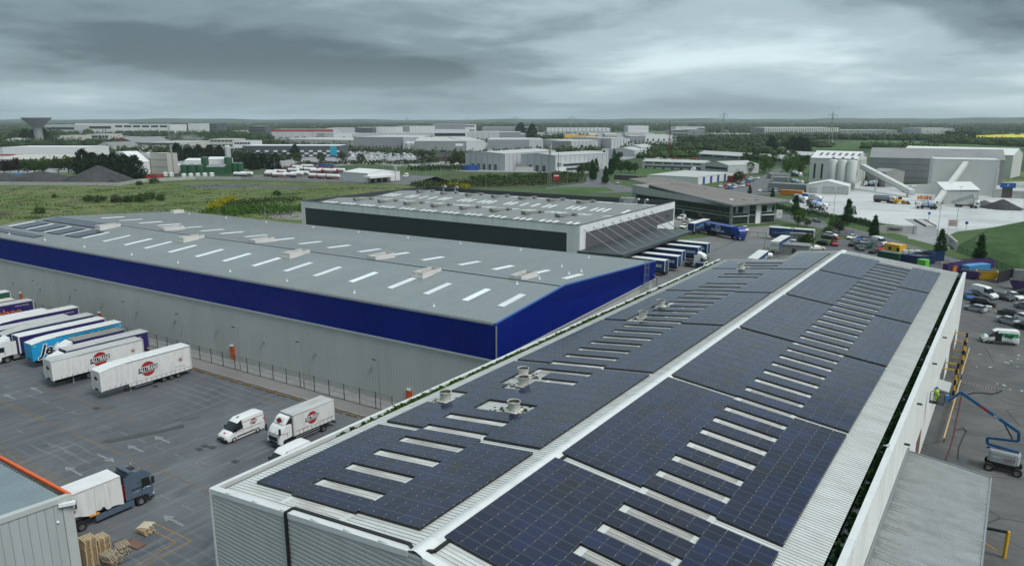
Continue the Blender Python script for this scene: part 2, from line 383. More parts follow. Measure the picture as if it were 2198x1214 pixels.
pm('hivis_yellow', (0.45, 0.75, 0.03), 0.6)
pm('hivis_orange', (0.85, 0.13, 0.03), 0.6)
pm('cloth_dark', (0.03, 0.03, 0.035), 0.8)
pm('helmet_blue', (0.03, 0.13, 0.5), 0.3)
pm('bag_white', (0.62, 0.64, 0.62), 0.5, 0, 0.12, 2, dirt=0.4, dirtc=(0.3, 0.35, 0.32))
pm('gravel_dark', (0.055, 0.055, 0.058), 0.95, 0, 0.35, 0.5, dirt=0.5, dirtc=(0.09, 0.09, 0.09), coord='World', bump=0.5, dscale=0.12)
pm('gravel_grey', (0.10, 0.105, 0.11), 0.95, 0, 0.3, 0.7, coord='World', bump=0.5)
pm('concrete_pale', (0.42, 0.42, 0.40), 0.85, 0, 0.1, 0.6, dirt=0.3, dirtc=(0.27, 0.265, 0.25))
pm('concrete_grey', (0.27, 0.275, 0.27), 0.85, 0, 0.12, 0.6, dirt=0.35, dirtc=(0.16, 0.16, 0.15))
pm('brick_red', (0.18, 0.09, 0.07), 0.85, 0, 0.2, 1)
pm('slate_roof', (0.055, 0.058, 0.06), 0.7, 0, 0.2, 1)
pm('bark', (0.06, 0.05, 0.04), 0.9, 0, 0.3, 3)
pm('yellow_field', (0.60, 0.56, 0.04), 0.9, 0, 0.15, 0.02, coord='World')
def glass(n, c, rough=0.08, spec=0.6):
 def mk(nm):
  s = NT(nm); s.base(s.ramp(s.noise(s.vec('Object'), 0.7, 3), [(0.35, tuple(x * 0.7 for x in c)), (0.65, tuple(x * 1.3 for x in c))])); s.rough(rough); s.b.inputs['Specular IOR Level'].default_value = spec
  return s.mat
 SPEC[n] = mk
glass('glass_dark', (0.012, 0.016, 0.018))
glass('glass_mid', (0.03, 0.045, 0.05))
glass('glass_office', (0.022, 0.035, 0.036), 0.06, 0.7)
glass('glass_blind', (0.33, 0.40, 0.40), 0.15, 0.5)
def mk_panel(n):
 """photovoltaic module: cells, half-cut gap and busbars in the module's own UV (1.76 m along v, 1.04 m along u)"""
 s = NT(n); uv = s.n('ShaderNodeUVMap'); sep = s.n('ShaderNodeSeparateXYZ'); s.l(uv.outputs[0], sep.inputs[0])
 u, v = sep.outputs[0], sep.outputs[1]
 fl = lambda x: s.m('FRACT', x)
 def edge(x, wd): return s.m('LESS_THAN', s.m('ABSOLUTE', s.m('SUBTRACT', x, 0.5)), 0.5 - wd)   # 1 inside
 cu = edge(fl(s.m('MULTIPLY', s.m('SUBTRACT', u, 0.025), 6.0 / 0.95)), 0.018)
 cv = edge(fl(s.m('MULTIPLY', s.m('SUBTRACT', v, 0.02), 20.0 / 0.96)), 0.010)
 cell = s.m('MULTIPLY', cu, cv)
 midl = s.m('LESS_THAN', s.m('ABSOLUTE', s.m('SUBTRACT', v, 0.5)), 0.008)
 fr = s.m('SUBTRACT', 1.0, s.m('MULTIPLY', edge(u, 0.016), edge(v, 0.009)))
 info = s.n('ShaderNodeNewGeometry')
 rnd_ = info.outputs['Random Per Island']
 obj = s.n('ShaderNodeObjectInfo')
 rr = s.m('FRACT', s.m('ADD', s.m('MULTIPLY', rnd_, 3.7), s.m('MULTIPLY', obj.outputs['Random'], 5.3)))
 sil = s.ramp(rr, [(0.0, (0.005, 0.008, 0.024)), (0.45, (0.006, 0.012, 0.040)), (0.8, (0.009, 0.017, 0.06)), (1.0, (0.012, 0.010, 0.018))])
 c = s.mix(cell, (0.03, 0.036, 0.05), sil)
 c = s.mix(s.m('MAXIMUM', midl, fr), c, (0.115, 0.125, 0.14))
 s.base(c); s.b.inputs['Specular IOR Level'].default_value = 0.3
 s.rough(s.m('ADD', s.m('MULTIPLY', fr, 0.25), 0.14)); return s.mat
SPEC['pv_glass'] = mk_panel
pm('pv_frame', (0.03, 0.032, 0.036), 0.4, 0.3)
def mk_yard(n):
 s = NT(n); p = 'World'
 a = s.noise(s.vec(p, (1, 1, 1)), 0.06, 6, 0.65, 0.6)
 b = s.noise(s.vec(p, (1.6, 0.07, 1), R(-6)), 0.9, 6, 0.68, 0.3)      # tyre scuffs along the bays
 b2 = s.noise(s.vec(p, (0.05, 1.6, 1), R(4)), 0.8, 6, 0.7, 0.3)       # along the lanes
 f = s.noise(s.vec(p), 3.0, 5, 0.7)
 c = s.ramp(a, [(0.3, (0.074, 0.081, 0.090)), (0.5, (0.106, 0.114, 0.124)), (0.7, (0.156, 0.169, 0.179))])
 c = s.mix(s.ramp(b, [(0.5, 0.0), (0.72, 0.6)]), c, (0.223, 0.236, 0.244))
 c = s.mix(s.ramp(b2, [(0.56, 0.0), (0.74, 0.35)]), c, (0.199, 0.215, 0.227))
 dk = s.noise(s.vec(p, (1.2, 0.3, 1), R(8), (31, 7, 0)), 0.35, 5, 0.62, 0.8)
 c = s.mix(s.ramp(dk, [(0.58, 0.0), (0.70, 0.75)]), c, (0.047, 0.051, 0.058))
 wv = s.n('ShaderNodeTexWave'); wv.wave_type = 'RINGS'; wv.inputs['Scale'].default_value = 0.22; wv.inputs['Distortion'].default_value = 3.5; wv.inputs['Detail'].default_value = 3; wv.inputs['Detail Scale'].default_value = 0.6
 s.l(s.vec(p, (1, 1, 0), 0.0, (86, -30, 0)), wv.inputs['Vector'])
 wm = s.m('MULTIPLY', s.ramp(wv.outputs['Fac'], [(0.90, 0.0), (0.97, 1.0)]), s.ramp(s.noise(s.vec(p, (1, 1, 1), 0, (5, 9, 0)), 0.05, 3), [(0.52, 0.0), (0.66, 0.35)]))
 c = s.mix(wm, c, (0.271, 0.290, 0.305))
 c = s.mix(s.m('MULTIPLY', f, 0.35), c, (0.079, 0.085, 0.094)); s.base(c)
 s.rough(s.ramp(dk, [(0.4, 0.75), (0.62, 0.5)])); s.bump(f, 0.25, 0.02); return s.mat
SPEC['yard_asphalt'] = mk_yard
def mk_wetyard(n):
 s = NT(n); p = 'World'
 a = s.noise(s.vec(p), 0.09, 6, 0.65, 0.8); b = s.noise(s.vec(p, (0.2, 1.6, 1), R(30)), 0.7, 6, 0.7, 0.4); f = s.noise(s.vec(p), 3.0, 5, 0.7)
 c = s.ramp(a, [(0.32, (0.060, 0.062, 0.064)), (0.5, (0.102, 0.103, 0.101)), (0.7, (0.162, 0.161, 0.154))])
 c = s.mix(s.ramp(b, [(0.5, 0.0), (0.75, 0.5)]), c, (0.192, 0.190, 0.180))
 cr = s.vor(s.vec(p, (1, 1, 0), 0.3), 0.10, 'Distance', 'DISTANCE_TO_EDGE')
 c = s.mix(s.ramp(cr, [(0.0, 0.85), (0.008, 0.0)]), c, (0.024, 0.024, 0.024))
 s.base(s.mix(s.m('MULTIPLY', f, 0.3), c, (0.072, 0.072, 0.072))); s.rough(s.ramp(a, [(0.34, 0.22), (0.46, 0.7)])); s.bump(f, 0.2, 0.02); return s.mat
SPEC['yard_wet'] = mk_wetyard
def mk_dock(n):
 s = NT(n); p = 'World'
 a = s.noise(s.vec(p), 0.05, 6, 0.6, 0.5); b = s.noise(s.vec(p, (0.12, 1.4, 1), R(20)), 0.5, 6, 0.7, 0.3)
 c = s.ramp(a, [(0.3, (0.12, 0.123, 0.122)), (0.7, (0.185, 0.188, 0.184))])
 s.base(s.mix(s.ramp(b, [(0.52, 0.0), (0.75, 0.6)]), c, (0.085, 0.086, 0.086))); s.rough(0.8); return s.mat
SPEC['yard_concrete'] = mk_dock
def mk_plant(n):
 s = NT(n); p = 'World'
 a = s.noise(s.vec(p), 0.03, 6, 0.6, 0.6); b = s.noise(s.vec(p, (0.04, 0.5, 1), R(-28)), 0.9, 6, 0.72, 0.4); b2 = s.noise(s.vec(p, (0.5, 0.05, 1), R(-20)), 0.9, 6, 0.72, 0.4)
 c = s.ramp(a, [(0.32, (0.380, 0.392, 0.389)), (0.55, (0.529, 0.544, 0.537)), (0.75, (0.632, 0.649, 0.643))])
 c = s.mix(s.ramp(b, [(0.5, 0.0), (0.72, 0.55)]), c, (0.276, 0.287, 0.289)); c = s.mix(s.ramp(b2, [(0.55, 0.0), (0.75, 0.4)]), c, (0.322, 0.328, 0.330))
 s.base(c); s.rough(0.7); return s.mat
SPEC['plant_yard'] = mk_plant
def mk_road(n, base=(0.125, 0.128, 0.132)):
 s = NT(n); a = s.noise(s.vec('World'), 0.08, 5, 0.6); s.base(s.ramp(a, [(0.3, tuple(v * 0.85 for v in base)), (0.7, tuple(v * 1.15 for v in base))])); s.rough(0.8); return s.mat
SPEC['road_asphalt'] = lambda n: mk_road(n)
SPEC['road_dusty'] = lambda n: mk_road(n, (0.27, 0.275, 0.275))
SPEC['path_asphalt'] = lambda n: mk_road(n, (0.20, 0.195, 0.185))
def mk_grass(n, cs=((0.050, 0.085, 0.018), (0.075, 0.125, 0.026), (0.105, 0.12, 0.035)), earth=0.0, sc_=0.04):
 s = NT(n); p = 'World'
 a = s.noise(s.vec(p), sc_, 7, 0.66, 0.7); f = s.noise(s.vec(p), 0.6, 5, 0.7)
 c = s.ramp(a, [(0.33, cs[0]), (0.5, cs[1]), (0.68, cs[2])])
 f2 = s.noise(s.vec(p, (.6, 1, 1), PSI), 0.17, 6, 0.7)
 c = s.mix(s.m('MULTIPLY', s.ramp(f2, [(0.5, 0.0), (0.68, 1.0)]), 0.7), c, tuple(v * 0.5 for v in cs[0]))
 c = s.mix(s.m('MULTIPLY', s.ramp(f, [(0.42, 0.0), (0.7, 1.0)]), 0.6), c, tuple(v * 0.55 for v in cs[0]))
 if earth:
  e = s.noise(s.vec(p, (0.45, 1, 1), PSI, (13, 4, 0)), sc_ * 0.8, 6, 0.62, 0.6)
  c = s.mix(s.ramp(e, [(0.56, 0.0), (0.66, earth)]), c, (0.095, 0.088, 0.06))
 s.base(c); s.rough(0.95); s.bump(f, 0.6, 0.25); return s.mat
SPEC['grass_field'] = lambda n: mk_grass(n, ((0.07, 0.105, 0.026), (0.11, 0.155, 0.038), (0.18, 0.178, 0.072)), earth=0.85)
SPEC['grass_lawn'] = lambda n: mk_grass(n, ((0.045, 0.10, 0.02), (0.06, 0.125, 0.025), (0.075, 0.14, 0.03)))
SPEC['grass_bank'] = lambda n: mk_grass(n, ((0.028, 0.066, 0.014), (0.04, 0.092, 0.02), (0.06, 0.11, 0.026)), sc_=0.12)
SPEC['grass_rough'] = lambda n: mk_grass(n, ((0.035, 0.06, 0.018), (0.055, 0.085, 0.025), (0.085, 0.095, 0.04)), earth=0.4)
def mk_plain(n):
 """the open plain: a patchwork of pasture, crops and scrub between hedges"""
 s = NT(n); p = 'World'
 v = s.vec(p, (1, 1, 0), 0.5)
 cellr = s.n('ShaderNodeSeparateXYZ'); s.l(s.vor(v, 0.0042, 'Color'), cellr.inputs[0])
 c = s.ramp(cellr.outputs[0], [(0.0, (0.068, 0.115, 0.034)), (0.3, (0.101, 0.176, 0.041)), (0.55, (0.061, 0.101, 0.034)), (0.75, (0.135, 0.189, 0.054)), (0.93, (0.176, 0.169, 0.081)), (1.0, (0.068, 0.108, 0.034))], 'CONSTANT')
 ed = s.vor(v, 0.0042, 'Distance', 'DISTANCE_TO_EDGE')
 w_ = s.noise(s.vec(p), 0.004, 5, 0.7)
 c = s.mix(s.ramp(w_, [(0.5, 0.0), (0.56, 1.0)]), c, (0.030, 0.057, 0.024))
 c = s.mix(s.ramp(ed, [(0.06, 1.0), (0.09, 0.0)]), c, (0.024, 0.049, 0.022))
 f = s.noise(s.vec(p), 0.03, 5, 0.7)
 s.base(s.mix(s.m('MULTIPLY', f, 0.5), c, (0.041, 0.068, 0.027))); s.rough(0.95); return s.mat
SPEC['plain_land'] = mk_plain
def mk_leaf(n, cs, hue=0.25):
 s = NT(n); g = s.n('ShaderNodeNewGeometry'); o = s.n('ShaderNodeObjectInfo')
 f = s.noise(s.vec('World'), 0.9, 3, 0.6)
 r = s.m('ADD', s.m('MULTIPLY', g.outputs['Random Per Island'], 0.55), s.m('MULTIPLY', f, 0.45))
 c = s.ramp(r, [(0.15, cs[0]), (0.5, cs[1]), (0.85, cs[2])])
 c = s.mix(s.m('MULTIPLY', o.outputs['Random'], hue), c, cs[1] if len(cs) < 4 else cs[3]); s.base(c); s.rough(0.75); s.b.inputs['Specular IOR Level'].default_value = 0.2
 tr = s.n('ShaderNodeBsdfTranslucent'); s.l(c, tr.inputs[0]); mx = s.n('ShaderNodeMixShader'); mx.inputs[0].default_value = 0.25
 s.l(s.b.outputs[0], mx.inputs[1]); s.l(tr.outputs[0], mx.inputs[2]); s.l(mx.outputs[0], s.t.nodes['Material Output'].inputs[0]); return s.mat
for n, cs in dict(leaf_mid=((0.025, 0.05, 0.013), (0.045, 0.085, 0.02), (0.075, 0.13, 0.03)), leaf_dark=((0.012, 0.024, 0.011), (0.02, 0.036, 0.015), (0.032, 0.052, 0.02)), leaf_bright=((0.04, 0.09, 0.015), (0.06, 0.13, 0.02), (0.09, 0.17, 0.03)), leaf_column=((0.012, 0.045, 0.012), (0.022, 0.075, 0.018), (0.035, 0.10, 0.022)), leaf_gorse=((0.20, 0.19, 0.01), (0.36, 0.32, 0.01), (0.48, 0.42, 0.015)), leaf_olive=((0.035, 0.05, 0.02), (0.055, 0.075, 0.028), (0.08, 0.10, 0.035)), leaf_purple=((0.025, 0.012, 0.015), (0.035, 0.018, 0.02), (0.05, 0.025, 0.025)), leaf_far=((0.022, 0.042, 0.016), (0.04, 0.068, 0.024), (0.065, 0.10, 0.034))).items():
 SPEC[n] = lambda nm, cs=cs: mk_leaf(nm, cs)
pm('hill_green', (0.05, 0.075, 0.04), 0.95, 0, 0.45, 0.004, dirt=0.8, dirtc=(0.02, 0.035, 0.02), coord='World', dscale=0.006)
# ground and yards
def sheet(name, pts, z, mat, kind='structure', parent=None):
 mb = MB(); mb.face([(p[0], p[1], z) for p in pts]); o = mb.build(name, mat, parent, recalc=False)
 if o.data.polygons[0].normal.z < 0: o.data.flip_normals()
 if parent is None: tag(o, kind=kind)
 return o
def px(*pts): return [at(*p) for p in pts]
def disc(name, rad, z, mat):
 mb = MB(); mb.face([(rad * math.cos(a * math.pi / 32), rad * math.sin(a * math.pi / 32), z) for a in range(64)]); return tag(mb.build(name, mat, recalc=False), kind='structure')
ground = disc('ground', 9800, 0.0, 'plain_land')
yard = sheet('yard', [(-260, -60), (-5.7, -60), (-5.7, 62), (-45, 62), (-45.5, 66), (-262, 57)], 0.02, 'yard_asphalt')
service_strip = sheet('service_strip', [(-262, 57), (-45.5, 66), (-45.5, 150), (-52, 150), (-52, 70), (-262, 61)], 0.024, 'concrete_grey')
right_yard = sheet('right_yard', [(-5.7, -60), (60, -60), (60, 205), (-30, 200), (-30, 150), (-5.7, 150)], 0.03, 'yard_wet')
dock_yard = sheet('dock_yard', [at(1240, 600), at(1560, 700), (-30, 150), (-30, 190), at(1700, 545), at(1690, 515), at(1590, 500), at(1420, 520), (-92, 235), (-92, 150)], 0.034, 'yard_concrete')
YAW = R(2.5)
def strip(mb, a, b, wd, z):
 a = Vector(a); b = Vector(b); d = (b - a); d.z = 0; n = Vector((-d.y, d.x, 0)).normalized() * wd / 2
 mb.face([(a.x - n.x, a.y - n.y, z), (b.x - n.x, b.y - n.y, z), (b.x + n.x, b.y + n.y, z), (a.x + n.x, a.y + n.y, z)])
ZM = 0.028
def mark(name, a, b, wd, mat, par, z=ZM):
 mb = MB(); strip(mb, a, b, wd, z); return mb.build(name, mat, par)
for a, b in (((0, 793), (290, 902)), ((88, 899), (452, 1056)), ((0, 857), (86, 896)), ((0, 862), (92, 904)), ((0, 958), (150, 1036)), ((0, 972), (120, 1034)), ((560, 850), (640, 885))):
 mark('yellow_line', at(*a), at(*b), 0.13, 'line_yellow', yard)
for a, b in (((322, 1118), (410, 1160)), ((410, 1160), (389, 1172)), ((318, 1134), (378, 1163)), ((378, 1163), (290, 1214)), ((389, 1172), (310, 1214))):
 mark('yellow_line', at(*a), at(*b), 0.12, 'line_yellow_bright', yard, ZM + 0.004)
for q in ((5, 827, 20, 833), (34, 838, 48, 843), (61, 848, 77, 855), (92, 860, 107, 866), (122, 872, 138, 879), (154, 884, 170, 890), (220, 912, 240, 919), (256, 926, 274, 934), (295, 942, 314, 950), (333, 958, 353, 966), (373, 974, 395, 983), (417, 992, 438, 1001), (33, 921, 50, 929), (102, 952, 118, 960), (136, 968, 155, 977), (173, 985, 194, 994), (343, 1062, 368, 1073), (390, 1084, 416, 1095), (418, 991, 437, 1000), (428, 990, 440, 995)):
 mark('lane_dash', at(q[0], q[1]), at(q[2], q[3]), 0.11, 'line_white', yard, ZM + 0.008)
def arrow(t, h):
 a, b = at(*t), at(*h); d = (b - a).normalized(); n = Vector((-d.y, d.x, 0)); c = a + d * (b - a).length * 0.62
 mb = MB(); z = ZM + 0.012
 poly = [a - n * .16, c - n * .16, c - n * .55, b, c + n * .55, c + n * .16, a + n * .16]
 mb.face([(p.x, p.y, z) for p in poly]); mb.build('direction_arrow', 'line_white', yard)
for t, h in (((92, 843), (65, 831)), ((33, 857), (9, 846)), ((365, 950), (331, 936)), ((309, 970), (273, 955)), ((209, 974), (246, 992)), ((176, 1020), (139, 1001)), ((394, 1128), (350, 1105))): arrow(t, h)
for q in ((455, 960), (440, 957), (505, 990), (333, 829), (428, 964), (207, 876)): 
 c = at(*q); mb = MB(); mb.obox((c.x, c.y, ZM), 0.9, 0.6, 0.03, YAW); mb.build('drain_cover', 'dark_steel', yard)
def blot(name, pts, z, mat, par, wig=0.35, seed=1):
 rr = random.Random(seed); P_ = [Vector(p) for p in pts]; out = []
 for i, p in enumerate(P_):
  q = P_[(i + 1) % len(P_)]
  for k in range(4): out.append(p.lerp(q, k / 4) + Vector((rr.uniform(-wig, wig), rr.uniform(-wig, wig), 0)))
 mb = MB(); mb.face([(p.x, p.y, z) for p in out]); return mb.build(name, mat, par)
blot('oil_trail', px((222, 945), (300, 930), (395, 912), (393, 918), (305, 938), (225, 950)), ZM + 0.016, 'gutter_dark', yard, 0.25)
def kerb_xy(x): return Vector((x, 61.9 + (x + 70) * math.tan(YAW), 0))
kb = MB()
for i in range(44):
 x = -172 + i * 2.45; a, b = kerb_xy(x), kerb_xy(x + 2.41)
 mb = MB(); mb.bar((a.x, a.y, 0.09), (b.x, b.y, 0.09), 0.3, 0.18); mb.build('kerb_stone', 'kerb_stone', service_strip)
sheet('pavement_slab', [kerb_xy(-175) + Vector((0, .2, 0)), kerb_xy(-60) + Vector((0, .2, 0)), kerb_xy(-60) + Vector((0, 3.0, 0)), kerb_xy(-175) + Vector((0, 3.0, 0))], 0.12, 'path_asphalt', parent=service_strip)
for i in range(40):
 x = -170 + i * 2.65 + rnd.uniform(-.1, .1); a, b = kerb_xy(x), kerb_xy(x + 2.05)
 mb = MB(); mb.bar((a.x, a.y - 0.62 + rnd.uniform(-.05, .05), 0.10), (b.x, b.y - 0.62 + rnd.uniform(-.06, .06), 0.10), 0.26, 0.17); mb.build('wheel_stop', 'stop_timber', yard)

# warehouse with the solar roof
XL, XR, XC, ZE, ZR = -45.2, -5.65, -25.3, 12.0, 14.2
SL = (ZR - ZE) / (XC - XL)
Y0, Y1, Y1L = 26.9, 144.4, 134.0
def zl(x): return ZE + SL * (x - XL)
def zr_(x): return ZE + SL * (2 * XC - XL - x)
solar = thing('warehouse', 'pale warehouse with solar panels covering both slopes of its ribbed roof', 'warehouse', (0, 0, 0))
mb = MB(); mb.face([(XL, Y0, 0), (XR, Y0, 0), (XR, Y0, zr_(-6.6)), (XC, Y0, ZR - .05), (XL, Y0, ZE + .05)])
mb.face([(XL, Y0, 0), (XL, Y0, ZE), (XL, Y1L, ZE), (XL, Y1L, 0)])
mb.face([(XL, Y1L, 0), (XL, Y1L, ZE), (-32.5, Y1L, zl(-32.5)), (-32.5, Y1L, 0)]); mb.face([(-32.5, Y1L, 0), (-32.5, Y1L, zl(-32.5)), (-33.5, Y1, zl(-33.5)), (-33.5, Y1, 0)])
mb.face([(-33.5, Y1, 0), (-33.5, Y1, zl(-33.5)), (XC, Y1, ZR - .05), (XR, Y1, ZE), (XR, Y1, 0)])
mb.build('wall', 'wall_grey_sheet', solar, recalc=False)
mb = MB()   # horizontal ribs of the gable cladding
z = 0.2
while z < 13.9:
 x1 = XR if z < ZE else 2 * XC - XL - (z - ZE) / SL; x0 = XL if z < ZE else XL + (z - ZE) / SL
 mb.prism([(Y0 - .045, z), (Y0 - .045, z + .16), (Y0 + .001, z + .20), (Y0 + .001, z - .04)], x0 + .25, x1 - .25, 0, 'X'); z += 0.333
tag(mb.build('wall_rib', 'wall_grey_sheet', solar), kind='stuff')
mb = MB()   # right-hand wall: white sheets with horizontal ribs
mb.box(XR - .15, XR, Y0, Y1, 0, 12.35); mb.build('wall', 'wall_white_sheet', solar)
mb = MB(); z = 0.3
while z < 12.2: mb.box(XR, XR + .035, Y0 + .1, Y1 - .1, z, z + .17); z += 0.333
tag(mb.build('wall_rib', 'wall_white_sheet', solar), kind='stuff')
def slope(name, x0, x1, zf, y0, y1, mat, notch=None):
 mb = MB()
 if notch: mb.face([(x0, y0, zf(x0)), (x1, y0, zf(x1)), (x1, y1, zf(x1)), (notch[0], y1, zf(notch[0])), (notch[1], notch[2], zf(notch[1])), (x0, notch[2], zf(x0))])
 else: mb.face([(x0, y0, zf(x0)), (x1, y0, zf(x1)), (x1, y1, zf(x1)), (x0, y1, zf(x0))])
 return mb.build(name, mat, solar)
roofL = slope('roof_slope', -44.15, XC, zl, Y0, Y1, 'roof_white', (-33.5, -32.5, Y1L))
roofR = slope('roof_slope', XC, -6.75, zr_, Y0, Y1, 'roof_white')
def ribs(x0, x1, zf, y0, y1, par, pitch=0.333, h=0.04, mat='roof_white', wd=0.07):
 mb = MB(); y = y0 + .1
 while y < y1:
  a = [(x0, y, zf(x0) + .002), (x0, y + .015, zf(x0) + h), (x0, y + wd - .015, zf(x0) + h), (x0, y + wd, zf(x0) + .002)]
  b = [(x1, q[1], q[2] - zf(x0) + zf(x1)) for q in a]; mb.loft([a, b], closed=False, cap=False); mb.m[-3:] = [1, 0, 0]; y += pitch  # flank towards the camera gets the painted shade tone
 return tag(mb.build('roof_rib', [mat, 'rib_shade'], par), kind='stuff')
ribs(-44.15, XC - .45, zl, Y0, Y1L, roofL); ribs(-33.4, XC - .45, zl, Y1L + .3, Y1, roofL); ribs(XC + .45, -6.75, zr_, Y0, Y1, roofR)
mb = MB(); mb.loft([[(XC - .62, y, ZR - .03), (XC - .42, y, ZR + .09), (XC - .1, y, ZR + .19), (XC + .1, y, ZR + .19), (XC + .42, y, ZR + .09), (XC + .62, y, ZR - .03)] for y in (Y0 - .06, Y1 + .03)], closed=False, cap=False)
for k in range(30):
 y = Y0 + 3.9 * k + 1.7
 mb.loft([[(XC - .63, y, ZR - .02), (XC - .43, y, ZR + .10), (XC - .1, y, ZR + .20), (XC + .1, y, ZR + .20), (XC + .43, y, ZR + .10), (XC + .63, y, ZR - .02)] for y in (y, y + .12)], closed=False, cap=False)
mb.build('ridge_cap', 'ridge_white', solar)
mb = MB(); mb.loft([[(x, Y0 - .08, z_ - .32), (x, Y0 - .08, z_ + .07), (x, Y0 + .42, z_ + .08), (x, Y0 + .42, z_)] for x, z_ in ((XL, ZE + .02), (XC - .55, zl(XC - .55)))]); mb.loft([[(x, Y0 - .08, z_ - .32), (x, Y0 - .08, z_ + .07), (x, Y0 + .42, z_ + .08), (x, Y0 + .42, z_)] for x, z_ in ((XC + .55, zr_(XC + .55)), (-6.8, zr_(-6.8)))])
mb.build('verge_flashing', 'ridge_white', solar)
mb = MB(); mb.loft([[(x, Y1 + .08, z_ - .25), (x, Y1 + .08, z_ + .06), (x, Y1 - .25, z_ + .07), (x, Y1 - .25, z_)] for x, z_ in ((XC + .5, zr_(XC + .5)), (-6.8, zr_(-6.8)))]); mb.build('verge_flashing', 'ridge_white', solar)
mb = MB(); mb.box(XL - .02, XL + .34, Y0 - .06, Y1L, ZE - .5, ZE + .12); mb.build('parapet', 'ridge_white', solar)
mb = MB(); mb.box(XL + .34, -44.1, Y0, Y1L, ZE - .4, ZE - .22); mb.build('gutter', 'gutter_dark', solar)
mb = MB(); mb.box(XR - .42, XR + .04, Y0, Y1, 12.36, 12.46)
for k in range(19): mb.box(XR - .43, XR + .05, Y0 + 6.2 * k, Y0 + 6.2 * k + .05, 12.35, 12.475)
mb.build('parapet', 'ridge_white', solar)
mb = MB(); mb.box(-6.75, XR - .4, Y0, Y1, 11.4, 11.62); mb.build('gutter', 'water_dark', solar)
mb = MB(); mb.box(XR - .43, XR - .15, Y0, Y1, 11.4, 12.36); mb.build('parapet_lining', 'wall_white_sheet', solar)
mb = MB(); mb.box(XL - .04, XL + .12, Y0 - .1, Y0 + .1, 0, ZE); mb.build('corner_trim', 'ridge_white', solar)
def tufts(name, mat, n, fn, par, s0=0.1, s1=0.35, seed=3, flat=0.6):
 rr = random.Random(seed); mb = MB()
 for _ in range(n):
  p = fn(rr)
  if p is None: continue
  s = rr.uniform(s0, s1)
  for k in range(4):
   g = rr.uniform(0, 6.28); dx, dy = math.cos(g) * s * .5, math.sin(g) * s * .5; t = rr.uniform(.4, 1) * s * flat; lx, ly = rr.uniform(-.4, .4) * s, rr.uniform(-.4, .4) * s
   mb.face([(p[0] - dx, p[1] - dy, p[2]), (p[0] + dx, p[1] + dy, p[2]), (p[0] + dx * .6 + lx, p[1] + dy * .6 + ly, p[2] + t), (p[0] - dx * .6 + lx, p[1] - dy * .6 + ly, p[2] + t)])
 return tag(mb.build(name, mat, par, recalc=False), kind='stuff')
def left_gutter(rr):
 y = rr.uniform(38, 133); d = 1.0 if 44 < y < 100 else 0.35
 if rr.random() > d: return None
 return (rr.uniform(-44.85, -44.2), y, ZE - .22)
tufts('gutter_grass', 'leaf_bright', 1700, left_gutter, solar, .15, .55, 5, .9)
def right_gutter(rr):
 y = rr.uniform(34, 143)
 if rr.random() > (0.9 if 56 < y < 70 else 0.3 + 0.35 * (math.sin(y * 1.3) > .2)): return None
 return (rr.uniform(-6.65, -6.1), y, 11.62)
tufts('gutter_moss', 'leaf_column', 2100, right_gutter, solar, .15, .5, 6, .55)
def gull_spots(rr): return (rr.uniform(-6.6, -6.1), rr.uniform(58, 142), 11.625)
tufts('gutter_litter', 'bag_white', 240, gull_spots, solar, .1, .3, 8, .12)
PW, PL_ = 1.053, 1.765
def panel_mesh(sgn):
 mb = MB(); hx, hy, t = PW / 2 - .016, PL_ / 2 - .016, .21; s_ = SL * sgn
 P4 = [(-hx, -hy), (hx, -hy), (hx, hy), (-hx, hy)]
 top = [(x, y, s_ * x) for x, y in P4]; bot = [(x, y, s_ * x - t) for x, y in P4]
 mb.face(top, 0, [(0, 0), (1, 0), (1, 1), (0, 1)])
 for k in range(4): mb.face([bot[k], bot[(k + 1) % 4], top[(k + 1) % 4], top[k]], 1)
 return mb.mesh('solar_panel', ['pv_glass', 'pv_frame'], recalc=False)
pmesh = {1: panel_mesh(1), -1: panel_mesh(-1)}
GAPK = {6, 7, 8, 28, 31}
OMIT = [(-37.2, -32.9, 47.6, 49.6), (-38.9, -36.5, 54.7, 58.0), (-42.5, -40.5, 48.2, 49.6), (-38.6, -37.4, 84, 85), (-39.0, -38.0, 91.2, 92.0), (-38.2, -37.2, 122.8, 123.8)]
panels = []   # (slope sign, x, y)
def rows(j): 
 if j == 0: return [28.95 + PL_ * (i + .5) for i in range(7)]
 return [42.22 + 20.13 * (j - 1) + PL_ * (i + .5) for i in range(11)]
LATT = [30.46 + 2.86 * k for k in range(-1, 40)]; SH = .55
def clear(x, y, hx, hy): return not any(x + hx > a and x - hx < b and y + hy > c and y - hy < d for a, b, c, d in OMIT)
for j in range(6):
 for y in rows(j):
  for i in range(15):
   x = -42.6 + PW * (i + .5)
   if 4 <= i < 10: continue
   if y + .9 > (Y1L - .8 if x < -31.9 else 141.6): continue
   if clear(x, y, .5, .85): panels.append((1, x, y))
  for i in range(15):
   if 6 <= i < 11: continue
   if y + .9 < 142: panels.append((-1, -24.92 + PW * (i + .5), y))
for k, yk in enumerate(LATT):
 for i in range(4, 10):
  x = -42.6 + PW * (i + .5); kk = k - 1
  ys = [yk + SH + .53 + .9] + ([yk + SH] if kk in GAPK else [])
  for y in ys:
   if 28.5 < y - .9 and y + .9 < (Y1L - .8 if x < -31.9 else 141.6) and clear(x, y, .5, .85): panels.append((1, x, y))
 for i in range(6, 11):
  y = yk + .53 + .9
  if y - .9 > 27.5 and y + .9 < 140.5: panels.append((-1, -24.92 + PW * (i + .5), y))
def pz(sg, x): return (zl(x) if sg > 0 else zr_(x)) + .235
seen = []
for sg, x, y in panels:
 u, v = proj((x, y, pz(sg, x)))
 if 0 < u < 2198 and 0 < v < 1214: seen.append(((x * x + y * y + (CAMZ - 13) ** 2), sg, x, y))
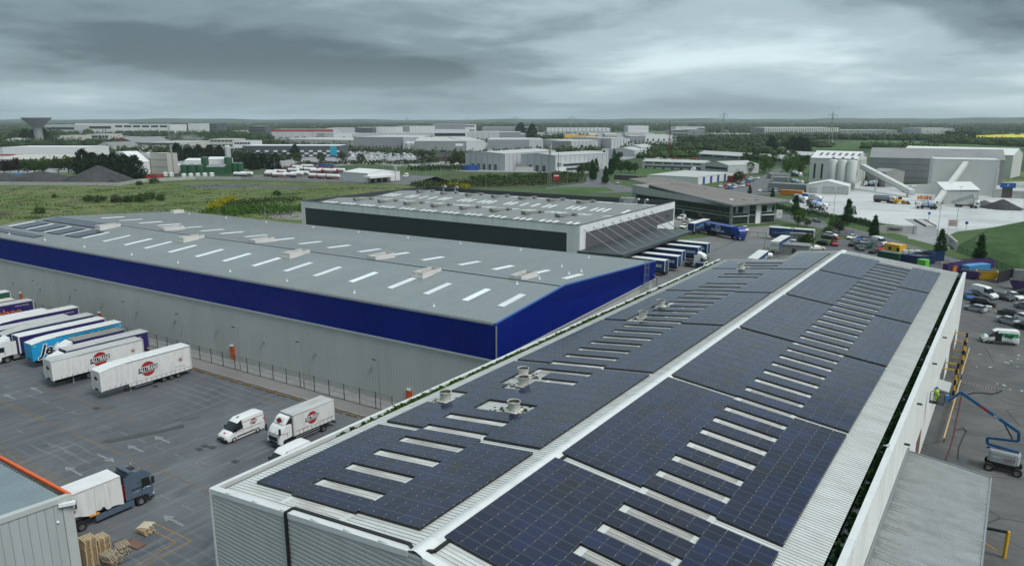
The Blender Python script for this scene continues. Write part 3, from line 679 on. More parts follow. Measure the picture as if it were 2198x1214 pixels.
seen.sort(); near_set = {(sg, x, y) for _, sg, x, y in seen[:300]}
arr = {1: MB(), -1: MB()}; clampm = {1: MB(), -1: MB()}
for sg, x, y in panels:
 par = roofL if sg > 0 else roofR; z = pz(sg, x)
 if (sg, x, y) in near_set:
  o = put('solar_panel', pmesh[sg], par, (x, y, z)); o.rotation_euler = (rnd.gauss(0, .0025), rnd.gauss(0, .0025), 0)
 else:
  m_ = arr[sg]; hx, hy = PW / 2 - .016, PL_ / 2 - .016; s_ = SL * sg; jx, jy = rnd.gauss(0, .0025), rnd.gauss(0, .0025)
  top = [(x + a * hx, y + b * hy, z + s_ * a * hx + a * hx * jx + b * hy * jy) for a, b in ((-1, -1), (1, -1), (1, 1), (-1, 1))]
  bot = [(q[0], q[1], q[2] - .21) for q in top]; b0 = len(m_.v)
  m_.raw(top + bot, [(0, 1, 2, 3)], 0); m_.uv[len(m_.f) - 1] = [(0, 0), (1, 0), (1, 1), (0, 1)]
  for k in range(4): m_.f.append((b0 + 4 + k, b0 + 4 + (k + 1) % 4, b0 + (k + 1) % 4, b0 + k)); m_.m.append(1)
 for b in (-.30, .30):
  xx = x + PW / 2; clampm[sg].box(xx - .02, xx + .02, y + b * PL_ - .025, y + b * PL_ + .025, pz(sg, xx) - .01, pz(sg, xx) + .02)
for sg, par in ((1, roofL), (-1, roofR)):
 tag(arr[sg].build('solar_panel_array', ['pv_glass', 'pv_frame'], par, recalc=False), kind='stuff')
 tag(clampm[sg].build('panel_clamp', 'clamp', par, recalc=False), kind='stuff')
def light_mesh(sg, L_):
 mb = MB(); s_ = SL * sg
 def q(x, y, z): return (x, y, s_ * x + z)
 for x0, x1, m in ((-L_ / 2, -L_ / 2 + .5, 1), (-L_ / 2 + .5, L_ / 2 - .45, 0), (L_ / 2 - .45, L_ / 2, 1)):
  mb.raw([q(x0, -.5, 0), q(x1, -.5, 0), q(x1, .5, 0), q(x0, .5, 0), q(x0, -.5, .05), q(x1, -.5, .05), q(x1, .5, .05), q(x0, .5, .05)], [(0, 1, 5, 4), (1, 2, 6, 5), (2, 3, 7, 6), (3, 0, 4, 7), (4, 5, 6, 7)], m)
 for y in (-.34, 0, .3): mb.raw([q(-L_ / 2 + .5, y, .05), q(L_ / 2 - .45, y, .05), q(L_ / 2 - .45, y + .07, .05), q(-L_ / 2 + .5, y + .07, .05), q(-L_ / 2 + .5, y + .035, .10), q(L_ / 2 - .45, y + .035, .10)], [(0, 1, 5, 4), (3, 4, 5, 2)], 0)
 return mb.mesh('rooflight', ['rooflight_old', 'roof_white'])
lmL, lmR, lmS = light_mesh(1, 6.3), light_mesh(-1, 5.25), light_mesh(1, 3.3)
for k, yk in enumerate(LATT):
 if k - 1 not in GAPK and 27 < yk < 132: 
  short = k - 1 in (9, 19, 20, 21); xc = -33.9 if short else -35.25
  put('rooflight', lmS if short else lmL, roofL, (xc, yk + SH, zl(xc) + .01))
 if 28 < yk < 140: put('rooflight', lmR, roofR, (-15.95, yk, zr_(-15.95) + .01))
mb = MB(); mb.lathe([(.0, .18), (.42, .18), (.47, .22), (.56, .95), (.585, .98), (.585, 1.0), (.55, 1.0), (.50, .55), (.0, .50)], 20, (0, 0, 0), 0)
cowl = mb.mesh('vent_cowl', 'vent_cream', smooth=True)
mb = MB(); mb.lathe([(.535, .93), (.50, .52), (0, .5)], 20); cowl_in = mb.mesh('vent_throat', 'vent_inside')
mb = MB(); mb.box(-.62, .62, -.62, .62, -.05, .17)
for g in range(4): a = g * math.pi / 2 + .785; mb.box(.52 * math.cos(a) - .04, .52 * math.cos(a) + .04, .52 * math.sin(a) - .04, .52 * math.sin(a) + .04, .17, .3)
cowl_b = mb.mesh('vent_base', 'vent_cream')
VENTS = [(-41.3, 48.6), (-38.5, 57.4), (-36.8, 54.9), (-33.5, 48.5), (-37.9, 84.2), (-38.5, 91.4), (-37.6, 123.2)]
for x, y in VENTS:
 v_ = put('roof_vent', cowl, roofL, (x, y, zl(x) + .02)); put('vent_throat', cowl_in, v_); put('vent_base', cowl_b, v_)
def debris_at(rr):
 x, y = rr.choice(VENTS); a = rr.uniform(0, 6.28); d = abs(rr.gauss(0, .6)) + .5; xx = x + math.cos(a) * d * 1.3 + .2; return (xx, y + math.sin(a) * d * .8, zl(xx) + .045)
tufts('roof_moss', 'moss_dark', 650, debris_at, roofL, .1, .34, 12, .25)
mb = MB(); x = -41.1; mb.cyl((x, 79.3, zl(x) + .02), (x, 79.3, zl(x) + .12), .55, .5, 16); mb.build('round_hatch', 'vent_inside', roofL)
mb = MB(); xc = -36.55
path = [(xc, Y0 - .14, 0), (xc, Y0 - .14, zl(xc) + .12), (xc, Y0 + .55, zl(xc) + .13), (XC - .9, Y0 + .5, zl(XC - .9) + .13), (XC - .2, Y0 + .1, ZR + .02), (XC + .75, Y0 + .75, zr_(XC + .75) + .12), (XC + .75, 60, zr_(XC + .75) + .12)]
for p, q in zip(path, path[1:]): mb.bar(p, q, .2, .14)
mb.build('cable_duct', 'black_pipe', solar)
cano = thing('loading_canopy', 'grey ribbed lean-to canopy with dark grime on the right-hand wall of the solar warehouse', 'canopy', (0, 0, 0))
def zc(x): return 7.12 - (x + 5.65) * .112
mb = MB(); mb.loft([[(-5.55, y, zc(-5.55)), (1.15, y, zc(1.15)), (1.15, y, zc(1.15) - .08), (-5.55, y, zc(-5.55) - .08)] for y in (30, 74.2)]); cr = mb.build('canopy_roof', 'canopy_sheet', cano)
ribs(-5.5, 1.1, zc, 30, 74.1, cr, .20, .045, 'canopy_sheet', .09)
mb = MB(); y = 30.1
while y < 74:
 for x0, d in ((-5.5, 1), (1.1, -1)):
  if rnd.random() < (.62 if d > 0 else .5): L_ = rnd.expovariate(1.1 if d > 0 else 4) * (1.2 - (y - 50) * .02); x1 = x0 + d * min(L_, 3.2); mb.raw([(x, yy, zc(x) + .012) for x, yy in ((x0, y + .095), (x1, y + .12), (x1, y + .16), (x0, y + .195))], [(0, 1, 2, 3)])
 y += .2
tag(mb.build('grime_streak', 'vent_inside', cr), kind='stuff')
mb = MB(); mb.bar((-5.6, 74.25, zc(-5.6) + .02), (1.2, 74.25, zc(1.2) + .02), .12, .22); mb.bar((1.2, 30, zc(1.2) - .02), (1.2, 74.3, zc(1.2) - .02), .14, .2); mb.build('edge_trim', 'galv', cano)
mb = MB(); mb.box(-5.6, -5.45, 30, 74.2, zc(-5.5) + .02, zc(-5.5) + .45); mb.build('wall_flashing', 'galv', cano)
for y in (40, 52, 63, 73): mb = MB(); mb.box(.85, 1.05, y, y + .2, 0, zc(1) - .1); mb.build('post', 'galv', cano)
mb = MB()
for y in (40, 52, 63, 73): mb.bar((-5.6, y + .1, zc(-5.6) - .2), (1.0, y + .1, zc(1) - .2), .15, .25)
mb.build('rafter', 'galv', cano)
for y, z in ((104, 10.9), (78, 10.6), (70, 9.4), (92, 10.8)): mb = MB(); mb.box(XR + .03, XR + .5, y, y + .18, z, z + .16); mb.build('wall_lamp', 'dark_steel', solar)

# blue warehouse
blue = thing('warehouse', 'long warehouse with a deep blue band of cladding and blue-grey ribbed roof', 'warehouse')
NL, NR, FR, FL, RL, RR_ = Vector((-193, 62.2, 13.5)), Vector((-50.6, 69, 13.5)), Vector((-51.2, 118, 13.5)), Vector((-187.5, 111, 13.5)), Vector((-190.6, 80.9, 15.1)), Vector((-51, 86.2, 15.1))
def dn(p, z): return Vector((p.x, p.y, z))
ZB = 8.9
mb = MB()
mb.face([dn(NL, 0), dn(NR, 0), dn(NR, ZB), dn(NL, ZB)]); mb.face([dn(NR, 0), dn(FR, 0), dn(FR, 10.4), dn(NR, ZB)]); mb.face([dn(FR, 0), dn(FL, 0), dn(FL, 9), dn(FR, 9)]); mb.face([dn(FL, 0), dn(NL, 0), dn(NL, 9), dn(FL, 9)])
mb.build('wall', 'pale_clad', blue, recalc=False)
mb = MB(); up = Vector((0, 0, 0.12)); o1 = Vector((.0, -.12, 0)); o2 = Vector((.12, 0, 0))
mb.face([dn(NL, ZB) + o1, dn(NR, ZB) + o1, NR + o1, NL + o1]); mb.face([dn(NR, ZB) + o2, dn(FR, 10.4) + o2, FR + o2, RR_ + o2, NR + o2]); mb.face([dn(FR, 9), dn(FL, 9), FL, FR]); mb.face([dn(FL, 9), dn(NL, 9), NL, RL, FL])
mb.face([NL + o1, NR + o1, NR, NL]); mb.face([NR + o1, NR + o2, dn(NR, ZB) + o2, dn(NR, ZB) + o1])
mb.build('blue_band', 'blue_clad', blue, recalc=False)
def wall_ribs(par, name, mat, a, b, z0f, z1f, pitch, out, dep=.03, wd=.12):
 mb = MB(); L_ = (b - a).length; d = (b - a).normalized(); t = pitch / 2
 while t < L_ - wd:
  p = a + d * t; q = a + d * (t + wd); n = out * dep
  z0, z1 = z0f(t / L_), z1f(t / L_)
  mb.raw([dn(p, z0), dn(q, z0), dn(q, z1), dn(p, z1), dn(p, z0) + n, dn(q, z0) + n, dn(q, z1) + n, dn(p, z1) + n], [(4, 5, 6, 7), (0, 4, 7, 3), (1, 2, 6, 5)]); t += pitch
 return tag(mb.build(name, mat, par, recalc=False), kind='stuff')
wall_ribs(blue, 'band_rib', 'blue_clad', NL + o1, NR + o1, lambda t: ZB + .02, lambda t: 13.45, .5, Vector((0, -1, 0)))
f_rr = (RR_ - NR).length / (FR - NR).length
wall_ribs(blue, 'band_rib', 'blue_clad', NR + o2, FR + o2, lambda t: ZB + .02 + 1.5 * t, lambda t: 13.5 + (1.6 * t / .351 if t < .351 else 1.6 * (1 - t) / .649) - .04, .5, Vector((1, 0, 0)))
wall_ribs(blue, 'wall_rib', 'pale_clad', NL, NR, lambda t: 0.05, lambda t: ZB - .1, .5, Vector((0, -1, 0)), .025)
wall_ribs(blue, 'wall_rib', 'pale_clad', NR, FR, lambda t: .05, lambda t: ZB + 1.5 * t - .1, .5, Vector((1, 0, 0)), .025)
mb = MB(); mb.bar(dn(NL, ZB) + Vector((0, -.16, 0)), dn(NR, ZB) + Vector((0, -.16, 0)), .16, .22); mb.bar(dn(NR, ZB) + Vector((.16, 0, 0)), dn(FR, 10.4) + Vector((.16, 0, 0)), .14, .18); mb.build('drip_flashing', 'bl_trim', blue)
mb = MB(); mb.face([NL, NR, RR_, RL]); rN = mb.build('roof_slope', 'blue_roof', blue)
mb = MB(); mb.face([RL, RR_, FR, FL]); rF = mb.build('roof_slope', 'blue_roof', blue)
def ribs_quad(par, a0, a1, b0, b1, pitch, mat, h=.05, wd=.09):
 """ribs from eave a to ridge b, spaced along the eave"""
 mb = MB(); n = int((a1 - a0).length / pitch)
 for i in range(n):
  s0, s1 = (i + .4) / n, (i + .4) / n + wd / (a1 - a0).length; u_ = Vector((0, 0, h))
  p, q, r, t = a0.lerp(a1, s0), a0.lerp(a1, s1), b0.lerp(b1, s0), b0.lerp(b1, s1); mp, mr = p.lerp(q, .5) + u_, r.lerp(t, .5) + u_
  mb.raw([p, mp, q, r, mr, t], [(0, 1, 4, 3), (1, 2, 5, 4)]); mb.m[-1] = 1  # one flank of each rib carries painted shade
 return tag(mb.build('roof_rib', [mat, 'rib_shade_blue'], par), kind='stuff')
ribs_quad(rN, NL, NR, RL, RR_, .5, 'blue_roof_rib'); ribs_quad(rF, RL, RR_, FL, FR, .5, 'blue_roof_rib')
mb = MB(); mb.bar(RL + Vector((0, 0, .03)), RR_ + Vector((0, 0, .03)), .5, .1); mb.build('ridge_cap', 'blue_roof_rib', blue)
mb = MB(); mb.bar(RL + Vector((0, -.34, .05)), RR_ + Vector((0, -.34, .05)), .1, .08); mb.build('ridge_seam', 'dark_steel', blue)
mb = MB(); g0 = Vector((0, .25, .06)); mb.bar(NL + g0, NR + g0, .55, .1); mb.build('gutter', 'gutter_dark', blue)
mb = MB(); g0 = Vector((0, -.14, .1)); mb.bar(NL + g0, NR + g0, .12, .26); mb.build('gutter_edge', 'galv', blue)
mb = MB(); g0 = Vector((.1, 0, .12)); mb.bar(NR + g0, RR_ + g0, .3, .22); mb.bar(RR_ + g0, FR + g0, .3, .22); mb.build('verge', 'paint_blue', blue)
mb = MB(); mb.cyl(dn(NR, 0) + Vector((.35, -.05, 0)), dn(NR, 13.4) + Vector((.35, -.05, 0)), .1, n=8); mb.build('downpipe', 'galv', blue)
nN = (NR - NL).cross(RL - NL).normalized(); nN = nN if nN.z > 0 else -nN
def zplane(a, b, c):
 n = (b - a).cross(c - a); return lambda x, y: a.z - (n.x * (x - a.x) + n.y * (y - a.y)) / n.z
zN, zF = zplane(NL, NR, RR_), zplane(RL, RR_, FR)
def rl_quad(mb, x, y0, y1, wd, zf, lift=.08):
 t = math.tan(YAW); q = [(x - wd / 2, y0), (x + wd / 2, y0), (x + wd / 2 - (y1 - y0) * t * .5, y1), (x - wd / 2 - (y1 - y0) * t * .5, y1)]
 v = [(a, b, zf(a, b) + .01) for a, b in q] + [(a, b, zf(a, b) + lift) for a, b in q]
 mb.raw(v, [(0, 1, 5, 4), (1, 2, 6, 5), (2, 3, 7, 6), (3, 0, 4, 7), (4, 5, 6, 7)])
for k in range(19):
 x = [-54.2, -60.0, -66.8, -73.5, -81.2, -89.0, -95.8, -103.6, -111.4, -119.1, -127.2, -134.9, -141.6, -149.2, -157, -164.2, -172.2, -180.0, -188.4][k]
 yb = 74.9 + (x + 54) * .039
 mb = MB(); rl_quad(mb, x + .3, yb, yb + 5.5, 1.0, zN); mb.build('rooflight', 'rooflight', rN)
 if k < 18:
  mb = MB(); rl_quad(mb, x + .3, yb + 16.2, yb + 21.6, 1.0, zF); mb.build('rooflight', 'rooflight', rF)
def upstand(x, y, zf, par, L_=4.6, W_=2.0):
 z0 = zf(x, y); mb = MB(); H_ = .6
 for a, b, c, d in ((-L_ / 2, L_ / 2, -W_ / 2, -W_ / 2 + .08), (-L_ / 2, L_ / 2, W_ / 2 - .08, W_ / 2), (-L_ / 2, -L_ / 2 + .08, -W_ / 2 + .08, W_ / 2 - .08), (L_ / 2 - .08, L_ / 2, -W_ / 2 + .08, W_ / 2 - .08)):
  mb.box(c, d, a, b, -.45, H_)
 mb.box(-W_ / 2 - .14, W_ / 2 + .14, -L_ / 2 - .14, L_ / 2 + .14, -.45, -.08)
 for t in range(6): mb.box(W_ / 2, W_ / 2 + .04, -L_ / 2 + .3 + t * .8, -L_ / 2 + .42 + t * .8, .0, .2)
 o = mb.build('roof_upstand', 'curb_beige', par, (x, y, z0 + .12), R(2)); m2 = MB(); m2.box(-W_ / 2 + .09, W_ / 2 - .09, -L_ / 2 + .09, L_ / 2 - .09, .05, .1); m2.build('upstand_floor', 'roof_unit', o)  # floor plate inside the open upstand, darker than its sides
for x, y in ((-73.0, 82.2), (-102.4, 81.2), (-132.7, 80.2), (-162.3, 79.0)): upstand(x, y, zN, rN)
for x, y in ((-59.0, 88.0), (-87.6, 87), (-118.4, 86), (-147.6, 85)): upstand(x, y, zF, rF)
upstand(-183.2, 107.5, zF, rF, 3, 1.6)
for x in (-62, -76.4, -90.5, -104, -118, -132, -148, -163, -178):
 for y, zf, par in ((71.0 + (x + 62) * .045, zN, rN), (113.5 + (x + 62) * .05, zF, rF)):
  mb = MB(); z0 = zf(x, y); mb.cyl((x, y, z0), (x, y, z0 + .12), .22, .16, 8); mb.cyl((x, y, z0 + .1), (x, y, z0 + .5), .09, .02, 6); mb.build('roof_anchor', 'fascia_white', par)
for x, y in ((-57.5, 84.0), (-56.6, 88.6), (-55.6, 95.5), (-55.4, 99), (-60.2, 101)):
 zf, par = (zN, rN) if y < 86 else (zF, rF); z0 = zf(x, y); mb = MB(); mb.cyl((x, y, z0), (x, y, z0 + .12), .24, .18, 8); mb.cyl((x, y, z0 + .1), (x, y, z0 + .6), .1, .02, 6); mb.build('roof_anchor', 'fascia_white', par)
def pv_block(x0, x1, y0, y1, par, zf):
 nx, ny = max(1, round((x1 - x0) / 1.06)), max(1, round((y1 - y0) / 1.72)); ax, ay = (x1 - x0) / nx, (y1 - y0) / ny
 for i in range(nx):
  for j in range(ny):
   mb = MB(); q = [(x0 + ax * (i + a) + (.01 if a == 0 else -.01), y0 + ay * (j + b) + (x0 + ax * i + 180) * .04) for a, b in ((0, 0), (1, 0), (1, 1), (0, 1))]
   mb.face([(a, b, zf(a, b) + .16) for a, b in q], 0, [(0, 0), (1, 0), (1, 1), (0, 1)]); mb.raw([(a, b, zf(a, b) + h) for h in (.1, .16) for a, b in q], [(0, 1, 5, 4), (1, 2, 6, 5), (2, 3, 7, 6), (3, 0, 4, 7)], 1)
   yield mb
def pv_area(*a):
 tot = MB()
 for m_ in pv_block(*a):
  b = len(tot.v); f0 = len(tot.f); tot.v += m_.v; tot.f += [tuple(i + b for i in f) for f in m_.f]; tot.m += m_.m
  for k, u_ in m_.uv.items(): tot.uv[f0 + k] = u_
 tag(tot.build('solar_panel_array', ['pv_glass', 'pv_frame'], a[4], recalc=False), kind='stuff')
pv_area(-190, -168, 66.0, 67.9, rN, zN); pv_area(-187.5, -165, 76.8, 80.4, rN, zN)
for k in range(4): x = -186.6 + 7.7 * k; pv_area(x, x + 5.2, 69.8, 75.4, rN, zN)
def wall_y(x): return NL.y + (x - NL.x) * (NR.y - NL.y) / (NR.x - NL.x)
for x in (-101.3, -64.4, -140, -170):
 mb = MB(); mb.box(-.55, .55, -.1, .0, 0, 2.15); d_ = mb.build('door', 'orange_paint', blue, (x, wall_y(x) - .03, 0.02), R(2.7)); mb = MB(); mb.box(.32, .42, -.16, -.1, 1.0, 1.12); mb.build('handle', 'galv', d_)
 mb = MB(); mb.box(-.28, .28, -.35, -.02, 2.3, 2.5); mb.build('door_lamp', 'fascia_white', blue, (x, wall_y(x) - .03, 0), R(2.7))
for k in range(11):
 x = -71 - 11.3 * k; mb = MB(); mb.prism([(-.28, 0), (-.05, 0), (-.05, .5), (-.16, .5)], -.16, .16, 0, 'X'); mb.build('wall_lamp', 'galv', blue, (x, wall_y(x) - .03, 3.9), R(2.7))
lx, ly = -50.75, 112.2
mb = MB()
for s_ in (0, .5): mb.cyl((lx + .2, ly + s_, .5), (lx + .2, ly + s_, 15.1), .035, n=6)
for k in range(42): mb.cyl((lx + .2, ly, .8 + k * .33), (lx + .2, ly + .5, .8 + k * .33), .02, n=5)
for k in range(9):
 z = 5 + k * 1.2; pts = [(lx + .2 + .75 * math.sin(g * math.pi / 6), ly + .25 - .42 * math.cos(g * math.pi / 6), z) for g in range(7)]
 for p, q in zip(pts, pts[1:]): mb.bar(p, q, .03, .07)
for g in (1, 2, 3, 4, 5): mb.bar((lx + .2 + .75 * math.sin(g * math.pi / 6), ly + .25 - .42 * math.cos(g * math.pi / 6), 5), (lx + .2 + .75 * math.sin(g * math.pi / 6), ly + .25 - .42 * math.cos(g * math.pi / 6), 14.6), .05, .03)
mb.build('caged_ladder', 'galv', blue)
mb = MB(); mb.cyl((lx + .2, ly + 5.4, 0), (lx + .2, ly + 5.4, 10.4), .1, n=8); mb.cyl((lx + .2, ly + 5.4, 10.4), (lx + .2, ly + 4.0, 11.5), .1, n=8); mb.build('downpipe', 'galv', blue)
mb = MB(); mb.bar((-50.35, 72, 8.2), (-50.35, 90, 8.2), .12, .5); mb.build('orange_trim', 'red_pipe', blue)

# grey warehouse behind
gw = thing('warehouse', 'charcoal warehouse with white fascia frame and a canopy hung on rods over its docks', 'warehouse')
GA, GB, GC, GD = Vector((-190.5, 154.5, 12.3)), Vector((-88.5, 156.9, 12.3)), Vector((-90.3, 221.5, 12.3)), Vector((-190.8, 215.5, 12.3))
ex = (GB - GA).normalized(); ey = (GC - GB).normalized()
def gpt(p, u_, n_, z): return Vector((p.x, p.y, 0)) + u_ + n_ + Vector((0, 0, z))
mb = MB(); q = Vector((0, 0, 0))
for a, b in ((GA, GB), (GD, GA), (GC, GD)): mb.face([dn(a, 0), dn(b, 0), b, a])
mb.build('wall', 'charcoal_clad', gw, recalc=False)
mb = MB(); mb.face([dn(GB, 0), dn(GC, 0), GC, GB]); mb.build('wall', 'slate_clad', gw, recalc=False)
for k in range(2):
 a, b = (GA, GB) if k == 0 else (GB, GC); mat = 'charcoal_clad' if k == 0 else 'slate_clad'
 wall_ribs(gw, 'wall_rib', mat, a + (b - a).normalized() * 2, b - (b - a).normalized() * 2, lambda t: .1, lambda t: 9.9, .6, Vector((0, -1, 0)) if k == 0 else Vector((1, 0, 0)), .02)
def fascia(a, b, z0, z1, step, out, t=.14):
 L_ = (b - a).length; n = max(1, round(L_ / step)); d = (b - a).normalized()
 for i in range(n):
  p, q = a + d * (L_ * i / n + .015), a + d * (L_ * (i + 1) / n - .015); o_ = out * t
  mb = MB(); mb.raw([dn(p, z0), dn(q, z0), dn(q, z1), dn(p, z1), dn(p, z0) + o_, dn(q, z0) + o_, dn(q, z1) + o_, dn(p, z1) + o_], [(4, 5, 6, 7), (0, 4, 7, 3), (1, 2, 6, 5), (3, 7, 6, 2), (0, 1, 5, 4)]); mb.build('fascia_panel', 'fascia_white', gw)
oy, ox_ = Vector((0, -1, 0)), Vector((1, 0, 0))
fascia(GA, GB, 10.15, 12.3, 5.1, oy); fascia(GA, GA + ex * 1.6, 0, 10.12, 5, oy); fascia(GB - ex * 3.6, GB, 0, 10.12, 5, oy)
fascia(GB, GC, 10.15, 12.3, 5.0, ox_); fascia(GB, GB + ey * 3.0, 0, 10.12, 5, ox_); fascia(GC - ey * 14, GC, 0, 6.2, 4.7, ox_); fascia(GC - ey * .7, GC, 6.24, 10.1, 5, ox_)
mb = MB()
for a, b in ((GA, GB), (GB, GC), (GC, GD), (GD, GA)): mb.bar(a + Vector((0, 0, .04)), b + Vector((0, 0, .04)), .45, .08)
mb.build('parapet_cap', 'dark_steel', gw)
mb = MB()
for a, b, o_ in ((GC, GD, Vector((0, -.2, 0))), (GD, GA, Vector((.2, 0, 0))), (GA, GB, Vector((0, .2, 0))), (GB, GC, Vector((-.2, 0, 0)))): mb.face([dn(a, 9) + o_, dn(b, 9) + o_, b + o_, a + o_])
mb.build('parapet_lining', 'charcoal_clad', gw, recalc=False)
def gp(s, t, z): return GA.lerp(GB, s) * (1 - t) + GD.lerp(GC, s) * t + Vector((0, 0, z - 12.3))
prof = [(0.006, 10.9), (.25, 12.0), (.5, 10.9), (.75, 12.0), (.994, 10.9)]
for (t0, z0), (t1, z1) in zip(prof, prof[1:]):
 mb = MB(); mb.face([gp(.003, t0, z0), gp(.997, t0, z0), gp(.997, t1, z1), gp(.003, t1, z1)]); rs = mb.build('roof_slope', 'grey_roof', gw)
 lo, hi = (0.32, 0.72)
 n = 46
 for i in range(n):
  if i % 5 == 4 and t0 in (.25, .5): continue
  s = .03 + .94 * i / n; sd = .0045
  if i % 4 == 3: continue
  def rp(s_, f, l=.06): return gp(s_, t0 + (t1 - t0) * f, z0 + (z1 - z0) * f + l)
  f0, f1 = (.22, .56) if z1 > z0 else (.44, .78)
  mb = MB(); P8 = [rp(s - sd, f0, .02), rp(s + sd, f0, .02), rp(s + sd, f1, .02), rp(s - sd, f1, .02)]; mb.raw(P8 + [p + Vector((0, 0, .06)) for p in P8], [(0, 1, 5, 4), (1, 2, 6, 5), (2, 3, 7, 6), (3, 0, 4, 7), (4, 5, 6, 7)]); mb.build('rooflight', 'fascia_white', rs)
for row, t in ((0, .23), (1, .74)):
 for k in range(8 if row == 0 else 7):
  s = .11 + .108 * k + (0 if row == 0 else .0); c = gp(s, t, 12.0)
  mb = MB(); mb.box(-1.1, 1.1, -1.4, .4, .0, .7); mb.box(-.5, .5, .4, 4.2, .3, .55); mb.box(-.9, .9, 4.2, 5.2, -.1, .6); mb.build('roof_unit', 'roof_unit', gw, c, R(-22))
mb = MB(); c = gp(.86, .95, 11.1); mb.box(c.x - 1.6, c.x + 1.6, c.y - 1.1, c.y + 1.1, c.z, c.z + 1.9)
for dx in (-3.2, -2.4, 2.6, 5.6):
 mb.cyl((c.x + dx, c.y, c.z), (c.x + dx, c.y, c.z + 1.3), .32, n=10); mb.cyl((c.x + dx, c.y, c.z + 1.3), (c.x + dx + .5, c.y, c.z + 1.7), .34, n=10); mb.cyl((c.x + dx + .5, c.y, c.z + 1.7), (c.x + dx + 1.0, c.y, c.z + 1.3), .36, n=10)
o = mb.build('air_handler', 'galv', gw); o['kind'] = 'stuff'
for s in (.10, .155):
 c = gp(s, .97, 11.0); mb = MB(); mb.cyl(c, c + Vector((0, 0, 1.7)), .35, n=10); mb.cyl(c + Vector((0, 0, 1.7)), c + Vector((.7, 0, 2.2)), .38, n=10); mb.cyl(c + Vector((.7, 0, 2.2)), c + Vector((1.4, 0, 1.6)), .42, n=10); mb.build('vent_pipe', 'galv', gw)
k0, k1 = Vector((-88.4, 155.6, 6.0)), Vector((-89.4, 203.5, 6.0)); k2, k3 = Vector((-78.2, 206.5, 5.7)), Vector((-77.4, 159.0, 5.7))
mb = MB(); dz = Vector((0, 0, .75)); mb.raw([k0, k1, k2, k3, k0 - dz, k1 - dz, k2 - dz, k3 - dz], [(0, 3, 2, 1), (4, 5, 6, 7), (0, 4, 7, 3), (3, 7, 6, 2), (2, 6, 5, 1), (0, 1, 5, 4)]); mb.build('dock_canopy', 'charcoal_clad', gw)
for i in range(9):
 y = 158.9 + i * 5.38; top = Vector((-88.4 - (y - 158) * .025, y, 11.0)); bot = k3.lerp(k2, (i + .25) / 8.9) + Vector((-2.0, 0, .1)); mb = MB(); mb.cyl(top, bot, .11, n=8); mb.cyl(top, top + Vector((-.1, 0, 0)), .25, n=8); mb.build('tie_rod', 'galv', gw)
for i in range(7):
 y = 161 + i * 6.2; mb = MB(); mb.box(0, .25, 0, 3.2, 1.2, 4.4); mb.box(0, .35, -.3, 0, 1.0, 4.6); mb.box(0, .35, 3.2, 3.5, 1.0, 4.6); mb.build('dock_door', 'trim_black', gw, (-88.5 - (y - 157) * .028, y, 0))
mb = MB(); mb.box(0, .1, 0, 3.0, 3.6, 4.6); mb.build('window', 'glass_dark', gw, (-89.9, 211, 0))
for y in (207, 215): mb = MB(); mb.box(0, .6, 0, .4, 8.2, 8.5); mb.build('wall_lamp', 'dark_steel', gw, (-90.0, y, 0))

# shed in the lower left corner
bl = thing('warehouse', 'grey plank-clad warehouse with an orange gutter, cut off by the lower left corner', 'warehouse')
BX, BY, BZ = -60.1, 23.7, 8.0
def zb(y): return BZ + .35 + (BY - y) * .055
mb = MB(); mb.face([(BX - .06, BY - .06, 0), (BX - .06, -20, 0), (BX - .06, -20, zb(-20)), (BX - .06, BY - .06, zb(BY))]); mb.face([(BX, BY, 0), (BX, BY, BZ), (-140, BY - 2.4, BZ), (-140, BY - 2.4, 0)]); mb.build('wall', 'bl_clad', bl, recalc=False)
y = BY - .75; k = 0
while y > 0:
 mb = MB(); mb.box(BX - .05, BX + .02 + (k % 2) * .006, y - .60, y, .0, zb(y) - .1); mb.build('cladding_panel', 'bl_clad', bl); y -= .625; k += 1
mb = MB(); mb.box(BX - .1, BX + .10, BY - .72, BY + .06, 0, BZ + .42); mb.build('corner_trim', 'bl_trim', bl, bevel=.03)
mb = MB(); mb.loft([[(BX - .45, y, zb(y)), (BX + .12, y, zb(y)), (BX + .12, y, zb(y) - .42), (BX - .45, y, zb(y) - .42)] for y in (BY - .1, -20)]); mb.build('verge_trim', 'bl_trim', bl)
mb = MB(); mb.face([(BX - .4, BY - .5, zb(BY) - .12), (BX - .4, -20, zb(-20) - .12), (-140, -22.4, zb(-20) - .12), (-140, BY - 2.9, zb(BY) - .12)]); br = mb.build('roof_slope', 'bl_roof', bl)
mb = MB(); x = BX - .7
while x > -100: mb.raw([(x, BY - .6, zb(BY) - .11), (x - .05, BY - .6, zb(BY) - .07), (x - .1, BY - .6, zb(BY) - .11), (x, 0, zb(0) - .11), (x - .05, 0, zb(0) - .07), (x - .1, 0, zb(0) - .11)], [(0, 1, 4, 3), (1, 2, 5, 4)]); x -= .5
tag(mb.build('roof_rib', 'bl_roof', br), kind='stuff')
sl = Vector((-140 - BX, -2.4, 0))
def blg(t, off, z): p = Vector((BX - .2, BY, 0)) + sl * t; return Vector((p.x, p.y + off, z))
mb = MB(); mb.bar(blg(0, .05, BZ + .22), blg(1, .05, BZ + .22), .28, .3); mb.build('gutter_edge', 'orange_paint', bl, bevel=.04)
mb = MB(); mb.bar(blg(0, -.33, BZ + .1), blg(1, -.33, BZ + .1), .5, .1); mb.build('gutter', 'gutter_dark', bl)
def blm(rr): p = blg(rr.uniform(0.0, .35), rr.uniform(-.75, -.4), BZ + .18); return p
tufts('gutter_moss', 'debris', 700, blm, bl, .1, .3, 4, .2)
mb = MB(); mb.bar((BX + .1, BY - 1.0, BZ - .15), (BX + .55, BY + .1, BZ - .2), .35, .25); mb.build('security_light', 'fascia_white', bl)
